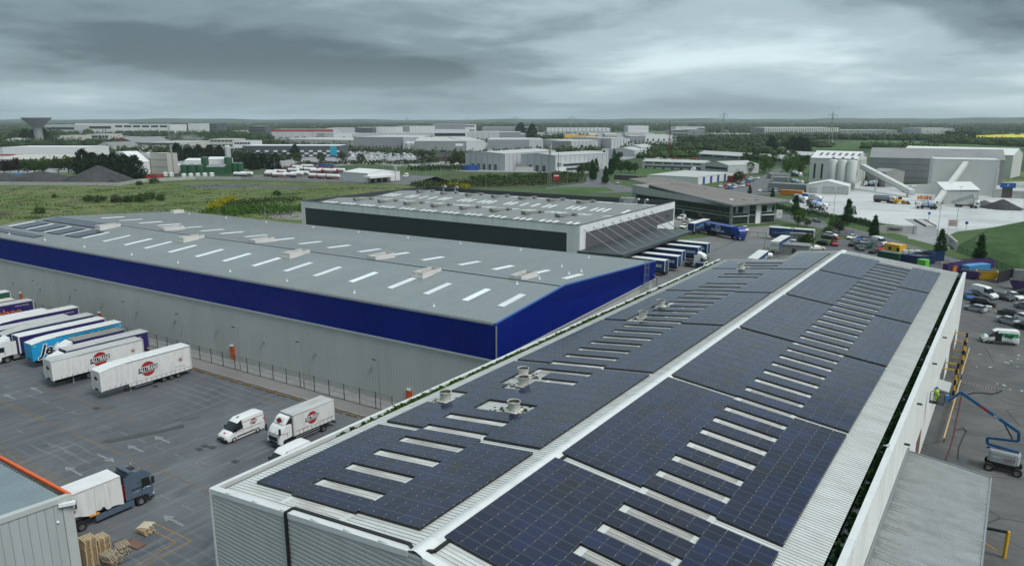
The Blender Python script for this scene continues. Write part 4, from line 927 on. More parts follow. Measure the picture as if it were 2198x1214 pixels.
mb = MB(); mb.lathe([(0, 0), (.1, .02), (.12, .1), (.05, .18), (0, .19)], 10, (BX + .08, BY - 1.2, 6.4)); mb.build('alarm_dome', 'fascia_white', bl)
mb = MB(); mb.cyl((-66.5, 19.2, zb(19.2) - .1), (-66.5, 19.2, zb(19.2) + .3), .14, n=8); mb.box(-66.9, -66.1, 19.0, 19.4, zb(19.2) - .1, zb(19.2)); mb.build('roof_anchor', 'galv', bl)
# vehicles (local x = forward, origin on the ground)
_wh = {}
def wheel_mesh(r, wd, rim='rim'):
 k = (r, wd, rim)
 if k not in _wh:
  mb = MB(); mb.lathe([(r * .58, -wd / 2), (r * .93, -wd / 2), (r, -wd * .36), (r, wd * .36), (r * .93, wd / 2), (r * .58, wd / 2)], 18, axis='Y'); t = mb.mesh('tyre', 'tyre', smooth=True)
  mb = MB(); mb.lathe([(0, -wd * .30), (r * .25, -wd * .34), (r * .3, -wd * .18), (r * .55, -wd * .22), (r * .6, -wd * .47), (r * .6, wd * .47), (r * .55, wd * .22), (r * .3, wd * .18), (r * .25, wd * .34), (0, wd * .30)], 18, axis='Y'); _wh[k] = (t, mb.mesh('rim', rim, smooth=True))
 return _wh[k]
def wheel(par, x, y, r=.5, wd=.3, rim='rim'):
 t, rm = wheel_mesh(r, wd, rim); o = put('wheel', t, par, (x, y, r)); put('rim', rm, o); return o
SPLIT = {'tail_light', 'headlight', 'side_fairing', 'side_guard', 'fuel_tank', 'roof_rail', 'deflector_side', 'roof_lamp', 'corner_post', 'red_stripe', 'wiper', 'windows', 'corner_mark', 'white_flash', 'door_seam'}
SMALL = {'buckle_strap', 'roof_bow', 'mesh_panel'}
def islands(mb):
 par_ = list(range(len(mb.v)))
 def fd(a):
  while par_[a] != a: par_[a] = par_[par_[a]]; a = par_[a]
  return a
 for f in mb.f:
  for i in f[1:]: par_[fd(f[0])] = fd(i)
 out = {}
 for k, f in enumerate(mb.f): out.setdefault(fd(f[0]), []).append(k)
 res = []
 for ks in out.values():
  m = MB(); mp = {}
  for k in ks:
   for i in mb.f[k]:
    if i not in mp: mp[i] = len(m.v); m.v.append(mb.v[i])
   m.f.append(tuple(mp[i] for i in mb.f[k])); m.m.append(mb.m[k])
  res.append(m)
 return res
def part(par, name, mat, fn, **k):
 mb = MB(); fn(mb)
 if name in SPLIT:
  for m in islands(mb): o = m.build(name, mat, par, **k)
  return o
 o = mb.build(name, mat, par, **k)
 if name in SMALL: o['kind'] = 'stuff'
 return o
def alltrans_logo(par, x, y, z, s, size=1.0):
 """red disc behind a slanted black name plate; s = +1 for the left side"""
 xd = (-s, 0, 0)
 part(par, 'logo_disc', 'ink_red', lambda m: m.cyl((x, y, z), (x, y + s * .008, z), .95 * size, n=28))
 def plate(m):
  for w_, h_, off, mi in ((1.3, .40, .016, 0), (1.36, .46, .011, 1)):
   P_ = [(-w_, -h_), (w_ * .94, -h_ + .12), (w_, h_), (-w_ * .94, h_ - .12)]; m.face([(x - s * a * size, y + s * off, z + b * size) for a, b in P_], mi)
 part(par, 'logo_plate', ['ink_black', 'ink_white'], plate, recalc=False)
 letter('ALLTRANS', .74 * size, par, (x, y + s * .03, z), xd, 'ink_white', ydir=(s * .0, 0, 1), bold=.012, sx=.66, shear=.2)
def trailer(name, label, loc, rz, side, roof='trailer_roof', front=None, H=4.0, L=13.6, step=False, group=None, rear='paint_offwhite', wheels=True, slope_front=True, legs=True, mk=None, skirt=True):
 t = thing(name, label, 'trailer', loc, rz, group); W = 2.52; x0, x1 = -L / 2, L / 2; fl = 1.25
 front = front or side; zf = H - (.42 if slope_front else .0)
 low = .75 if step else fl
 prof_b = [(x0, low), (x1 - 3.9, low), (x1 - 3.7, fl), (x1, fl), (x1, zf - .04), (x1 - 1.6, H - .16 if slope_front else H - .04), (x1 - 3.6, H - .04), (x0, H - .04)]
 part(t, 'body', 'paint_grey', lambda m: m.prism(prof_b, -W / 2 + .05, W / 2 - .05))
 for s in (1, -1):
  pr = [(x0 + .12, low + .06), (x1 - 3.85, low + .06), (x1 - 3.65, fl + .06), (x1 - .1, fl + .06), (x1 - .1, zf - .16), (x1 - 1.6, H - (.28 if slope_front else .16)), (x1 - 3.6, H - .16), (x0 + .12, H - .16)]
  c = part(t, 'curtain', side, lambda m: m.prism(pr, s * (W / 2 - .045), s * (W / 2)))
  def straps(m):
   n = int(L / .78)
   for i in range(n):
    x = x0 + .4 + i * (L - .8) / n; zb_ = fl if x > x1 - 3.8 else low
    m.box(x, x + .05, s * W / 2 - .01, s * W / 2 + .015, zb_ + .02, zb_ + .46)
   m.box(x0 + .1, x1 - .1, s * W / 2 - .01, s * W / 2 + .012, fl + (.0 if not step else -.0) + .02, fl + .05)
  if skirt: part(c, 'buckle_strap', 'strap', straps)
 def rf(m):
  z_ = [(x0 - .02, H), (x1 - 3.6, H), (x1 - 1.6, H - .12 if slope_front else H), (x1 + .02, zf)]
  m.loft([[(x, -W / 2 - .01, z - .12), (x, -W / 2 - .01, z - .02), (x, -W / 2 + .25, z + .01), (x, W / 2 - .25, z + .01), (x, W / 2 + .01, z - .02), (x, W / 2 + .01, z - .12)] for x, z in z_])
 r_ = part(t, 'roof', roof, rf)
 part(r_, 'roof_bow', roof, lambda m: [m.box(x0 + .6 + i * 1.02, x0 + .68 + i * 1.02, -W / 2 + .05, W / 2 - .05, H + .0, H + .035) for i in range(int((L - 4) / 1.02))])
 def rail(m):
  for s in (1, -1): m.box(x0, x1 - 3.6, s * (W / 2 + .012) - .015, s * (W / 2 + .012) + .015, H - .16, H - .06)
 part(t, 'roof_rail', 'galv' if side != 'curtain_cyan' else 'trim_black', rail)
 fb = part(t, 'front_bulkhead', front, lambda m: m.box(x1 - .08, x1 + .03, -W / 2 + .02, W / 2 - .02, fl + .02, zf - .06))
 part(fb, 'corner_post', rear, lambda m: [m.box(x1 - .1, x1 + .06, s * (W / 2 - .1) - .1, s * (W / 2 - .1) + .1, fl - .02, zf - .04) for s in (1, -1)])
 part(fb, 'suzi_connector', 'trim_black', lambda m: m.box(x1 + .03, x1 + .12, -.35, .35, fl + .05, fl + .3))
 for s in (1, -1): 
  d = part(t, 'rear_door', rear, lambda m: m.box(x0 - .06, x0 + .02, min(0, s * (W / 2 - .03)) + .01, max(0, s * (W / 2 - .03)) - .01, low + .05, H - .1))
  part(d, 'lock_rod', 'galv', lambda m: m.cyl((x0 - .09, s * .45, low + .1), (x0 - .09, s * .45, H - .2), .025, n=6))
 part(t, 'chassis', 'chassis', lambda m: [m.box(x0 + .1, x1 - (4.0 if step else .6), s * .45 - .09, s * .45 + .09, .62, low) for s in (1, -1)] + [m.box(x0 + .05, x0 + .2, -1.15, 1.15, .5, .72)])
 part(t, 'tail_light', 'lamp_red', lambda m: [m.box(x0 - .02, x0 + .1, s * .95 - .2, s * .95 + .2, .72, .88) for s in (1, -1)])
 wr = .42 if step else .5
 if wheels:
  for i in range(3):
   for s in (1, -1): wheel(t, x0 + 1.9 + i * (1.3 if not step else 1.12) + (0 if not step else .3), s * 1.02, wr, .38, 'rim_dirty')
 part(t, 'side_guard', 'galv', lambda m: [m.box(x0 + 6.2, x1 - 4.6, s * 1.2 - .02, s * 1.2 + .02, z, z + .1) for s in (1, -1) for z in (.5, .8)])
 if legs:
  for s in (1, -1): part(t, 'landing_leg', 'galv', lambda m: (m.box(x1 - 2.9 - (1.3 if step else 0), x1 - 2.76 - (1.3 if step else 0), s * .75 - .07, s * .75 + .07, .05, low + .05), m.box(x1 - 3.0 - (1.3 if step else 0), x1 - 2.66 - (1.3 if step else 0), s * .75 - .15, s * .75 + .15, 0.02, .07)))
 if mk: mk(t, x0, x1, W, H)
 return t
def cab(par, x, mat, W=2.48, H=3.7, L=2.25, low=False, visor=True, deflector=True):
 """cab-over truck cab whose front face is at x"""
 xr = x - L; zt = H
 pr = [(xr, 1.05), (xr, zt - .12), (xr + .35, zt), (x - .95, zt), (x - .45, zt - .35), (x - .22, zt - .85), (x - .0, 1.75), (x + .02, 1.0), (x - .04, .42), (x - .55, .42), (x - .62, .95), (x - 1.7, 1.05)]
 c = part(par, 'cab', mat, lambda m: m.prism(pr, -W / 2, W / 2), bevel=.09, smooth=True)
 zs0, zs1 = 1.85, zt - .95
 def ws(m):
  a = Vector((x - .035, 0, zs0)); b = Vector((x - .245, 0, zs1)); m.loft([[(a.x + .03, y, a.z), (b.x + .03, y * .95, b.z), (b.x + .0, y * .95, b.z), (a.x, y, a.z)] for y in (-W / 2 + .14, W / 2 - .14)])
 part(c, 'windscreen', 'glass_dark', ws)
 for s in (1, -1):
  P_ = [(x - .18, zs0 + .02), (x - .40, zs1), (x - 1.12, zs1), (x - 1.12, zs0 - .02)]
  part(c, 'side_window', 'glass_dark', lambda m: m.prism(P_, s * (W / 2 - .02), s * (W / 2 + .012)))
  part(c, 'door_seam', 'trim_black', lambda m: (m.box(x - 1.22, x - 1.19, s * W / 2 - .01, s * W / 2 + .006, .8, zs1 + .1), m.box(x - 1.15, x - 1.0, s * W / 2 - .01, s * W / 2 + .03, 1.6, 1.66)))
  mr = part(par, 'mirror', 'trim_black', lambda m: (m.box(x - .12, x + .12, s * (W / 2 + .12) - .02, s * (W / 2 + .12) + .22 * (1 if s > 0 else 1) - .1, zs0 + .1, zs0 + .85), m.bar((x - .15, s * W / 2, zs1 - .05), (x, s * (W / 2 + .15), zs0 + .8), .05)))
  part(c, 'headlight', 'lamp_clear', lambda m: m.box(x - .06, x + .05, s * .98 - .2, s * .98 + .2, .72, .95))
  part(c, 'step', 'trim_black', lambda m: m.box(x - 1.1, x - .62, s * W / 2 - .16, s * W / 2 + .005, .42, .9))
 part(c, 'grille', 'trim_black', lambda m: (m.box(x - .02, x + .045, -.78, .78, .98, 1.5), m.box(x - .02, x + .04, -.7, .7, .62, .9)))
 part(c, 'bumper', mat if not low else 'paint_darkgrey', lambda m: m.box(x - .5, x + .06, -W / 2, W / 2, .36, .66), bevel=.05)
 part(c, 'wiper', 'trim_black', lambda m: [m.bar((x + .01, y, zs0 - .02), (x - .06, y + .5, zs0 + .4), .03) for y in (-.8, .1)])
 if visor: part(c, 'sun_visor', 'glass_dark', lambda m: m.bar((x - .12, -W / 2 + .1, zs1 + .12), (x - .12, W / 2 - .1, zs1 + .12), .22, .05))
 return c
def tractor(name, label, loc, rz, mat, group=None, H=3.75, rear2=True, deck=True, cat='truck'):
 t = thing(name, label, cat, loc, rz, group); c = cab(t, 2.9, mat, H=H)
 part(c, 'side_fairing', mat, lambda m: [m.box(-.0, .68, s * 1.2 - .03, s * 1.2 + .03, 1.1, H - .3) for s in (1, -1)])
 part(c, 'deflector', mat, lambda m: m.prism([(.7, H - .1), (1.9, H - .06), (.75, H + .42), (.7, H + .42)], -1.1, 1.1), bevel=.06)
 part(t, 'chassis', 'chassis', lambda m: [m.box(-2.9, 1.5, s * .42 - .08, s * .42 + .08, .6, .95) for s in (1, -1)] + [m.box(-2.2, -.9, -.6, .6, .95, 1.15)])
 part(t, 'fuel_tank', 'galv', lambda m: [m.box(-.5, .6, s * .95 - .28, s * .95 + .28, .35, .95) for s in (1, -1)], bevel=.08)
 for s in (1, -1):
  wheel(t, 1.55, s * 1.05, .5, .34); wheel(t, -1.9, s * .98, .5, .55, 'rim_dirty')
  if rear2: wheel(t, -.75, s * .98, .5, .4, 'rim_dirty')
  part(t, 'mudguard', 'trim_black', lambda m: m.box(-2.5, -1.3, s * .98 - .3, s * .98 + .3, 1.03, 1.07))
 return t
# vans and cars: lofted bodies
def ring(x, zb, zm, zt, w0, w1, w2): return [(x, -w0, zb), (x, -w1, zb + (zm - zb) * .45), (x, -w1 * .985, zm), (x, -w2, zt), (x, -w2 * .82, zt + .03), (x, w2 * .82, zt + .03), (x, w2, zt), (x, w1 * .985, zm), (x, w1, zb + (zm - zb) * .45), (x, w0, zb)]
def shell(par, st, mat, glassrows, screens, name='body', gname='windows'):
 """st: stations (x, zbot, zbelt, ztop, halfwidth, roof halfwidth); glassrows: station spans glazed at the side; screens: spans glazed across"""
 R_ = [ring(x, zb, zm, zt, w * .93, w, wt) for x, zb, zm, zt, w, wt in st]; n = 10; b = MB(); g = MB()
 v = [p for r in R_ for p in r]; bf = []; gf = []
 for i in range(len(R_) - 1):
  for k in range(n):
   f = (i * n + k, i * n + (k + 1) % n, (i + 1) * n + (k + 1) % n, (i + 1) * n + k)
   gl_ = (i in glassrows and k in (2, 6)) or (i in screens and k in (3, 4, 5))
   (gf if gl_ else bf).append(f)
 bf += [tuple(range(n - 1, -1, -1)), tuple(range((len(R_) - 1) * n, len(R_) * n))]
 b.raw(v, bf); bo = b.build(name, mat, par, smooth=True)
 for nm, ks in (('side_window', (2,)), ('side_window', (6,)), ('windscreen', (3, 4, 5))):
  gs = [f for f in gf if (f[0] % n) in ks]
  if gs:
   g = MB(); g.raw(v, gs)
   for j, m in enumerate(sorted(islands(g), key=lambda m: -max(p[0] for p in m.v))): m.build(nm if j == 0 or nm == 'side_window' else 'rear_window', 'glass_dark', par, smooth=True)
 return bo
CAR = dict(
 hatch=[(2.05, .34, .55, .60, .66, .58), (1.92, .2, .66, .72, .80, .68), (1.25, .18, .86, .90, .87, .72), (.98, .18, .90, .95, .88, .72), (.22, .18, .94, 1.40, .88, .58), (-.85, .18, .97, 1.46, .88, .58), (-1.55, .18, 1.0, 1.38, .87, .56), (-1.93, .2, .98, 1.04, .84, .64), (-2.05, .34, .6, .86, .76, .66)],
 saloon=[(2.3, .36, .52, .58, .68, .58), (2.15, .2, .64, .70, .84, .70), (1.35, .18, .84, .88, .90, .74), (1.0, .18, .88, .93, .90, .74), (.2, .18, .93, 1.36, .90, .58), (-.9, .18, .96, 1.42, .90, .58), (-1.65, .18, .98, 1.12, .89, .62), (-2.15, .22, .92, .99, .85, .70), (-2.3, .38, .62, .9, .78, .68)],
 suv=[(2.25, .45, .72, .78, .74, .64), (2.1, .26, .86, .92, .88, .76), (1.35, .24, 1.02, 1.06, .93, .78), (1.1, .24, 1.06, 1.10, .94, .78), (.4, .24, 1.10, 1.62, .94, .64), (-1.2, .24, 1.12, 1.68, .94, .64), (-1.95, .24, 1.14, 1.60, .93, .62), (-2.2, .28, 1.10, 1.16, .90, .72), (-2.3, .45, .7, 1.0, .82, .72)],
 smallvan=[(2.15, .38, .62, .68, .72, .62), (2.0, .24, .78, .84, .84, .72), (1.45, .22, .98, 1.04, .90, .74), (1.2, .22, 1.02, 1.08, .91, .74), (.55, .22, 1.06, 1.74, .91, .70), (-.2, .22, 1.1, 1.82, .91, .74), (-2.0, .22, 1.1, 1.82, .91, .74), (-2.15, .26, 1.05, 1.74, .90, .72), (-2.2, .4, .9, 1.2, .86, .76)],
 van=[(2.75, .42, .72, .80, .78, .68), (2.6, .26, .92, 1.0, .93, .80), (2.05, .24, 1.14, 1.22, 1.0, .84), (1.85, .24, 1.2, 1.30, 1.0, .86), (1.05, .24, 1.28, 2.12, 1.01, .78), (.45, .24, 1.32, 2.44, 1.01, .82), (-2.3, .24, 1.32, 2.5, 1.01, .84), (-2.7, .28, 1.3, 2.42, 1.0, .84), (-2.75, .42, 1.0, 1.4, .97, .86)])
GLZ = dict(hatch=((3, 4, 5, 6), (3, 6)), saloon=((3, 4, 5), (3, 5)), suv=((3, 4, 5), (3, 6)), smallvan=((3, 4), (3,)), van=((3, 4), (3,)))
def car_proto(kind, mat, cat='car', name='parked_car'):
 t = thing(name, 'car', cat); st = CAR[kind]; b = shell(t, st, mat, *GLZ[kind]); xf, xr = st[0][0], st[-1][0]; hw = max(s[4] for s in st); r = .31 if kind in ('hatch', 'saloon') else .35
 for x in (xf * .64, xr * .62):
  for s in (1, -1): wheel(t, x, s * (hw - .1), r, .22, 'rim' if mat not in ('paint_white',) else 'rim_dirty')
 zl_ = st[1][2] - .1
 part(t, 'headlight', 'lamp_clear', lambda m: [m.box(xf - .3, xf - .05, s * (hw - .25) - .16, s * (hw - .25) + .14, zl_ - .12, zl_ + .04) for s in (1, -1)])
 part(t, 'tail_light', 'lamp_red', lambda m: [m.box(xr - .01, xr + .18, s * (hw - .18) - .08, s * (hw - .18) + .08, .72, .92) for s in (1, -1)])
 part(t, 'bumper_grille', 'trim_black', lambda m: m.box(xf - .12, xf + .02, -.5, .5, .36, .5))
 for s in (1, -1): part(t, 'mirror', mat, lambda m: m.box(xf * .42, xf * .42 + .12, s * (hw + .06) - .09, s * (hw + .06) + .09, st[3][2], st[3][2] + .16))
 return t
CARS = {}
def car(kind, colour, a, b, label, group=None, cat='car', name='parked_car', at_px=True):
 """a = front, b = rear ground points (photograph points)"""
 k = (kind, colour, name)
 if k not in CARS: CARS[k] = Stock(lambda: car_proto(kind, 'paint_' + colour, cat, name))
 p, q = (at(*a), at(*b)) if at_px else (Vector(a), Vector(b)); c = (p + q) / 2; c.z = .035
 return CARS[k].place(c, heading(q, p), label, group)
def alltrans_sides(t, x0, x1, W, H):
 for s in (1, -1): 
  alltrans_logo(t, x0 + 6.7, s * (W / 2), 2.75, s, 1.14)
  part(t, 'shield_emblem', ['ink_white', 'ink_red', 'ink_black'], lambda m: (m.cyl((x0 + 1.7, s * W / 2, 2.75), (x0 + 1.7, s * (W / 2 + .008), 2.75), .40, n=6, m=2), m.cyl((x0 + 1.7, s * W / 2, 2.75), (x0 + 1.7, s * (W / 2 + .012), 2.75), .34, n=6), m.cyl((x0 + 1.7, s * W / 2, 2.72), (x0 + 1.7, s * (W / 2 + .016), 2.72), .22, n=6, m=1)))
  letter('www.alltrans.ie', .26, t, (x0 + 1.9, s * (W / 2 + .01), 1.75), (-s, 0, 0), 'ink_grey')
 part(t, 'front_emblem', ['ink_red', 'ink_black'], lambda m: (m.cyl((x1 + .03, .0, 3.0), (x1 + .04, .0, 3.0), .34, n=16), m.box(x1 + .03, x1 + .045, -.5, .5, 2.92, 3.08, 1)))
PITCHDIR = R(-90) + R(1.0)
ALIGN = R(-90) + R(2.4)
def bay(xc, yrear, L=13.6): return Vector((xc + math.sin(R(2.4)) * L * .5 * 1, yrear - L / 2, .03))
# trailers in the left yard: the two white ones in front
trailer('semi_trailer', 'white step-frame trailer with red and black name badge, nearest of the parked row', bay(-102.0, 58.8, 13.4), R(-90), 'curtain_white', 'trailer_roof_clean', 'curtain_white', H=4.5, L=13.4, step=True, group='trailers parked along the fence', rear='curtain_white', mk=alltrans_sides)
trailer('semi_trailer', 'white trailer with grey streaked roof and red and black badge, second of the parked row', bay(-112.1, 57.0, 13.4), R(-90), 'curtain_white', 'trailer_roof', 'curtain_white', H=4.2, L=13.4, step=False, group='trailers parked along the fence', rear='curtain_white', mk=alltrans_sides, slope_front=False)
def swoosh(col_, x_, z_):
 def f(t, x0, x1, W, H):
  for s in (1, -1):
   part(t, 'bird_emblem', col_, lambda m: m.prism([(x0 + x_, z_), (x0 + x_ - .7, z_ + .55), (x0 + x_ - .25, z_ + .1), (x0 + x_ + .6, z_ - .25)], s * (W / 2), s * (W / 2 + .01)))
   letter('www.surelinetransport.ie', .28, t, (x0 + 2.6, s * (W / 2 + .012), 3.35), (-s, 0, 0), 'ink_white')
 return f
def lano(t, x0, x1, W, H):
 for s in (1, -1):
  letter('aurelano', 1.9, t, (x0 + 5.4, s * (W / 2 + .012), 2.45), (-s, 0, 0), 'ink_orange', bold=.05)
  letter('www.aurelano.com', .3, t, (x0 + 2.0, s * (W / 2 + .012), 3.5), (-s, 0, 0), 'ink_white')
G_ROW = 'trailers parked along the fence'
trailer('semi_trailer', 'dark purple trailer with bare grey frame at its rear, hitched to a white cab', bay(-116.3, 60.2, 12.6), R(-90), 'curtain_purple', 'trailer_roof', H=4.0, L=12.6, group=G_ROW, rear='paint_grey', mk=swoosh('ink_lilac', 5, 2.6), legs=False, slope_front=False)
tractor('tractor_unit', 'white truck cab between the nearer white trailers and the cyan trailer, lower of two', Vector((-116.1, 48.0, .03)), R(-90), 'paint_white', 'white cabs in the parked row', H=3.3)
trailer('semi_trailer', 'purple trailer with ribbed brown-grey roof behind a white cab with tall deflector', bay(-120.5, 58.6, 8.0), R(-90), 'curtain_purple', 'roof_unit', H=4.0, L=8.0, group=G_ROW, rear='paint_purple', mk=swoosh('ink_lilac', 3.6, 2.6), slope_front=False, legs=False)
tractor('tractor_unit', 'white truck cab with tall curved roof deflector beside the cyan trailer', Vector((-120.4, 51.2, .03)), R(-90), 'paint_white', 'white cabs in the parked row', H=3.5)
def jet(t, x0, x1, W, H):
 for s in (1, -1):
  letter('DUFFY EXPRESS', .8, t, (x0 + 4.4, s * (W / 2 + .012), 3.55), (-s, 0, 0), 'ink_black', bold=.03, sx=1.15)
  letter('Jet', 2.3, t, (x0 + 11.7, s * (W / 2 + .012), 2.6), (-s, 0, 0), 'ink_white', bold=.16, shear=.35)
  letter('Jet', 2.3, t, (x0 + 11.7, s * (W / 2 + .022), 2.6), (-s, 0, 0), 'ink_black', bold=.06, shear=.35)
  part(t, 'corner_mark', 'ink_white', lambda m: (m.box(x0 + .25, x0 + .5, s * W / 2, s * (W / 2 + .012), 4.0, 4.05), m.box(x0 + .25, x0 + .3, s * W / 2, s * (W / 2 + .012), 3.7, 4.0), m.box(x1 - .6, x1 - .3, s * W / 2, s * (W / 2 + .012), 3.55, 3.6)))
trailer('semi_trailer', 'bright cyan curved-roof trailer with black lettering along its side', bay(-124.0, 59.9, 14.0), R(-90), 'curtain_cyan', 'trailer_roof_clean', 'curtain_cyan', H=4.4, L=14.0, group=G_ROW, rear='curtain_cyan', mk=jet)
trailer('semi_trailer', 'purple trailer with white patched roof directly behind the cyan trailer', bay(-130.2, 60.2), R(-90), 'curtain_purple', 'trailer_roof_clean', H=4.0, group=G_ROW, rear='paint_white', slope_front=False)
trailer('semi_trailer', 'dark navy trailer with wrinkled front curtain and pale curved roof, third behind the cyan one', bay(-133.4, 59.8, 14.2), R(-90), 'curtain_navy', 'trailer_roof', 'curtain_purple', H=4.3, L=14.2, group=G_ROW, rear='paint_purple')
trailer('semi_trailer', 'low navy trailer with flat grey roof squeezed beside the curved-roof trailers', bay(-137.6, 57.6, 13.0), R(-90), 'curtain_navy', 'trailer_roof', H=3.9, L=13.0, group=G_ROW, slope_front=False)
trailer('semi_trailer', 'purple curved-roof trailer with faded orange lettering and open rear frame', bay(-141.5, 61.0, 14.0), R(-90), 'curtain_purple', 'trailer_roof_clean', H=4.2, L=14.0, group=G_ROW, mk=lano)
trailer('semi_trailer', 'purple trailer with clean white roof between two orange-lettered trailers', bay(-144.0 - .6, 57.2, 13.0), R(-90), 'curtain_purple', 'trailer_roof_clean', H=4.0, L=13.0, group=G_ROW)
trailer('semi_trailer', 'tall purple trailer with large orange lettering near the left edge', bay(-154.6, 58.8, 13.6), R(-90), 'curtain_purple', 'trailer_roof', H=4.1, group=G_ROW, mk=lano, slope_front=False)
trailer('semi_trailer', 'cream-roofed trailer mostly hidden behind the tall orange-lettered one', bay(-158.6, 57.3, 13.0), R(-90), 'curtain_purple', 'trailer_roof_cream', H=4.0, L=13.0, group=G_ROW, slope_front=False)
trailer('semi_trailer', 'green and white trailer farthest along the fence at the left edge', bay(-166.8, 59.6, 13.6), R(-90), 'curtain_green', 'trailer_roof_clean', H=4.0, group=G_ROW, slope_front=False, rear='paint_white')
tractor('tractor_unit', 'white and dark truck cab cut by the left edge, nose towards the lane', Vector((-130.6, 46.4, .03)), R(-90), 'paint_white', 'white cabs in the parked row', H=3.6)
# white rigid delivery truck
def rigid():
 t = thing('box_truck', 'white rigid delivery truck with red and black badge and roof deflector', 'truck'); c = cab(t, 4.0, 'paint_white', W=2.3, H=2.75, L=1.9, low=True, visor=False)
 part(c, 'deflector', 'paint_white', lambda m: m.loft([[(2.15, -1.05, 2.72), (2.15, 1.05, 2.72), (2.15, .98, 3.62), (2.15, -.98, 3.62)], [(3.2, -1.0, 2.74), (3.2, 1.0, 2.74), (2.75, .85, 3.5), (2.75, -.85, 3.5)]]), bevel=.08, smooth=True)
 part(c, 'deflector_side', 'trim_black', lambda m: [m.prism([(2.1, 2.75), (2.9, 2.78), (2.3, 3.4), (2.1, 3.4)], s * 1.0, s * 1.06) for s in (1, -1)])
 part(c, 'badge', ['ink_red', 'ink_black'], lambda m: (m.cyl((2.98, 0, 3.15), (3.03, 0, 3.17), .34, n=18), m.box(2.99, 3.04, -.48, .48, 3.05, 3.24, 1)))
 W = 2.5; x0, x1, z0, z1 = -4.3, 1.95, 1.05, 3.68
 part(t, 'body', 'paint_offwhite', lambda m: m.box(x0, x1, -W / 2 + .04, W / 2 - .04, z0, z1 - .05))
 for s in (1, -1):
  cu = part(t, 'curtain', 'curtain_white', lambda m: m.box(x0 + .1, x1 - .12, s * W / 2 - .04, s * W / 2 + .0, z0 + .05, z1 - .12))
  part(cu, 'buckle_strap', 'strap', lambda m: [m.box(x0 + .5 + i * .62, x0 + .55 + i * .62, s * W / 2 - .01, s * W / 2 + .015, z0 + .02, z0 + .45) for i in range(9)])
  alltrans_logo(t, x0 + 3.5, s * W / 2, 2.55, s, .82)
  part(t, 'red_stripe', 'ink_maroon', lambda m: (m.box(x0 + .2, x0 + 2.4, s * W / 2 - .0, s * W / 2 + .01, 1.62, 1.66), m.box(x0 + 3.9, x1 - .3, s * W / 2, s * W / 2 + .01, 1.62, 1.66), m.box(x0 + .2, x1 - .3, s * W / 2, s * W / 2 + .01, 1.52, 1.54)))
 part(t, 'roof', 'trailer_roof', lambda m: m.box(x0 - .02, x1 + .02, -W / 2 - .01, W / 2 + .01, z1 - .08, z1 + .02))
 part(t, 'front_bulkhead', 'paint_silver', lambda m: m.box(x1, x1 + .06, -W / 2 + .02, W / 2 - .02, z0, z1 - .1))
 part(t, 'rear_door', 'paint_grey', lambda m: m.box(x0 - .07, x0, -W / 2 + .03, W / 2 - .03, z0, z1 - .1))
 part(t, 'chassis', 'chassis', lambda m: [m.box(x0 + .2, 2.4, s * .42 - .08, s * .42 + .08, .55, z0) for s in (1, -1)] + [m.box(x0 - .3, x0, -1.1, 1.1, .5, .65)])
 part(t, 'side_guard', 'galv', lambda m: [m.box(-1.9, 1.7, s * 1.2 - .02, s * 1.2 + .02, z, z + .1) for s in (1, -1) for z in (.5, .8)])
 for s in (1, -1): wheel(t, 2.85, s * 1.0, .44, .28); wheel(t, -2.55, s * .95, .44, .5, 'rim_dirty')
 return t
tr = rigid(); a, b = at(590, 962), at(698, 912); tr.location = (-68.6, 53.4, .03); tr.rotation_euler = (0, 0, R(-91))
# white panel van
def panel_van(name, label, cat='van', mk=None, mat='paint_white'):
 t = thing(name, label, cat); shell(t, CAR['van'], mat, *GLZ['van'])
 for x in (1.75, -1.65):
  for s in (1, -1): wheel(t, x, s * .88, .34, .24, 'rim')
 part(t, 'bumper', 'trim_black', lambda m: m.box(2.4, 2.8, -.9, .9, .3, .62), bevel=.06)
 part(t, 'grille', 'trim_black', lambda m: m.box(2.55, 2.78, -.45, .45, .66, .8))
 part(t, 'headlight', 'lamp_clear', lambda m: [m.box(2.25, 2.6, s * .72 - .14, s * .72 + .12, .78, .98) for s in (1, -1)])
 part(t, 'tail_light', 'lamp_red', lambda m: [m.box(-2.78, -2.6, s * .9 - .07, s * .9 + .07, 1.0, 1.7) for s in (1, -1)])
 for s in (1, -1):
  part(t, 'mirror', 'trim_black', lambda m: m.box(1.35, 1.5, s * 1.1 - .12, s * 1.1 + .12, 1.35, 1.65))
  part(t, 'side_moulding', 'trim_black', lambda m: m.box(-1.3, 1.35, s * 1.0 - .01, s * 1.0 + .02, .52, .66))
  part(t, 'door_seam', 'trim_black', lambda m: [m.box(x, x + .02, s * .99, s * 1.018, .5, 1.9) for x in (.42, -.75)])
 if mk: mk(t)
 return t
def allvan(t):
 for s in (1, -1):
  alltrans_logo(t, -1.15, s * .985, 1.72, s, .40)
  part(t, 'red_stripe', 'ink_maroon', lambda m: (m.box(-2.4, 1.2, s * 1.0, s * 1.016, 1.13, 1.17), m.box(-2.6, .6, s * .93, s * .95, 2.06, 2.09)))
 part(t, 'bonnet_badge', ['ink_red', 'ink_black'], lambda m: m.prism([(2.22 + .2 * math.cos(g), .2 * math.sin(g)) for g in [k * math.pi / 6 for k in range(12)]], 1.10, 1.19, 0, 'Z'))
 part(t, 'roof_aerial', 'trim_black', lambda m: m.box(.2, .5, -.06, .06, 2.5, 2.58))
v = panel_van('panel_van', 'white panel van with red and black badge parked beside the delivery truck', mk=allvan); v.location = (-74.9, 49.4, .03); v.rotation_euler = (0, 0, R(-88.5))
v = panel_van('panel_van', 'white van whose roof shows over the solar warehouse gutter'); v.location = (-63.2, 47.0, .03); v.rotation_euler = (0, 0, R(-90))
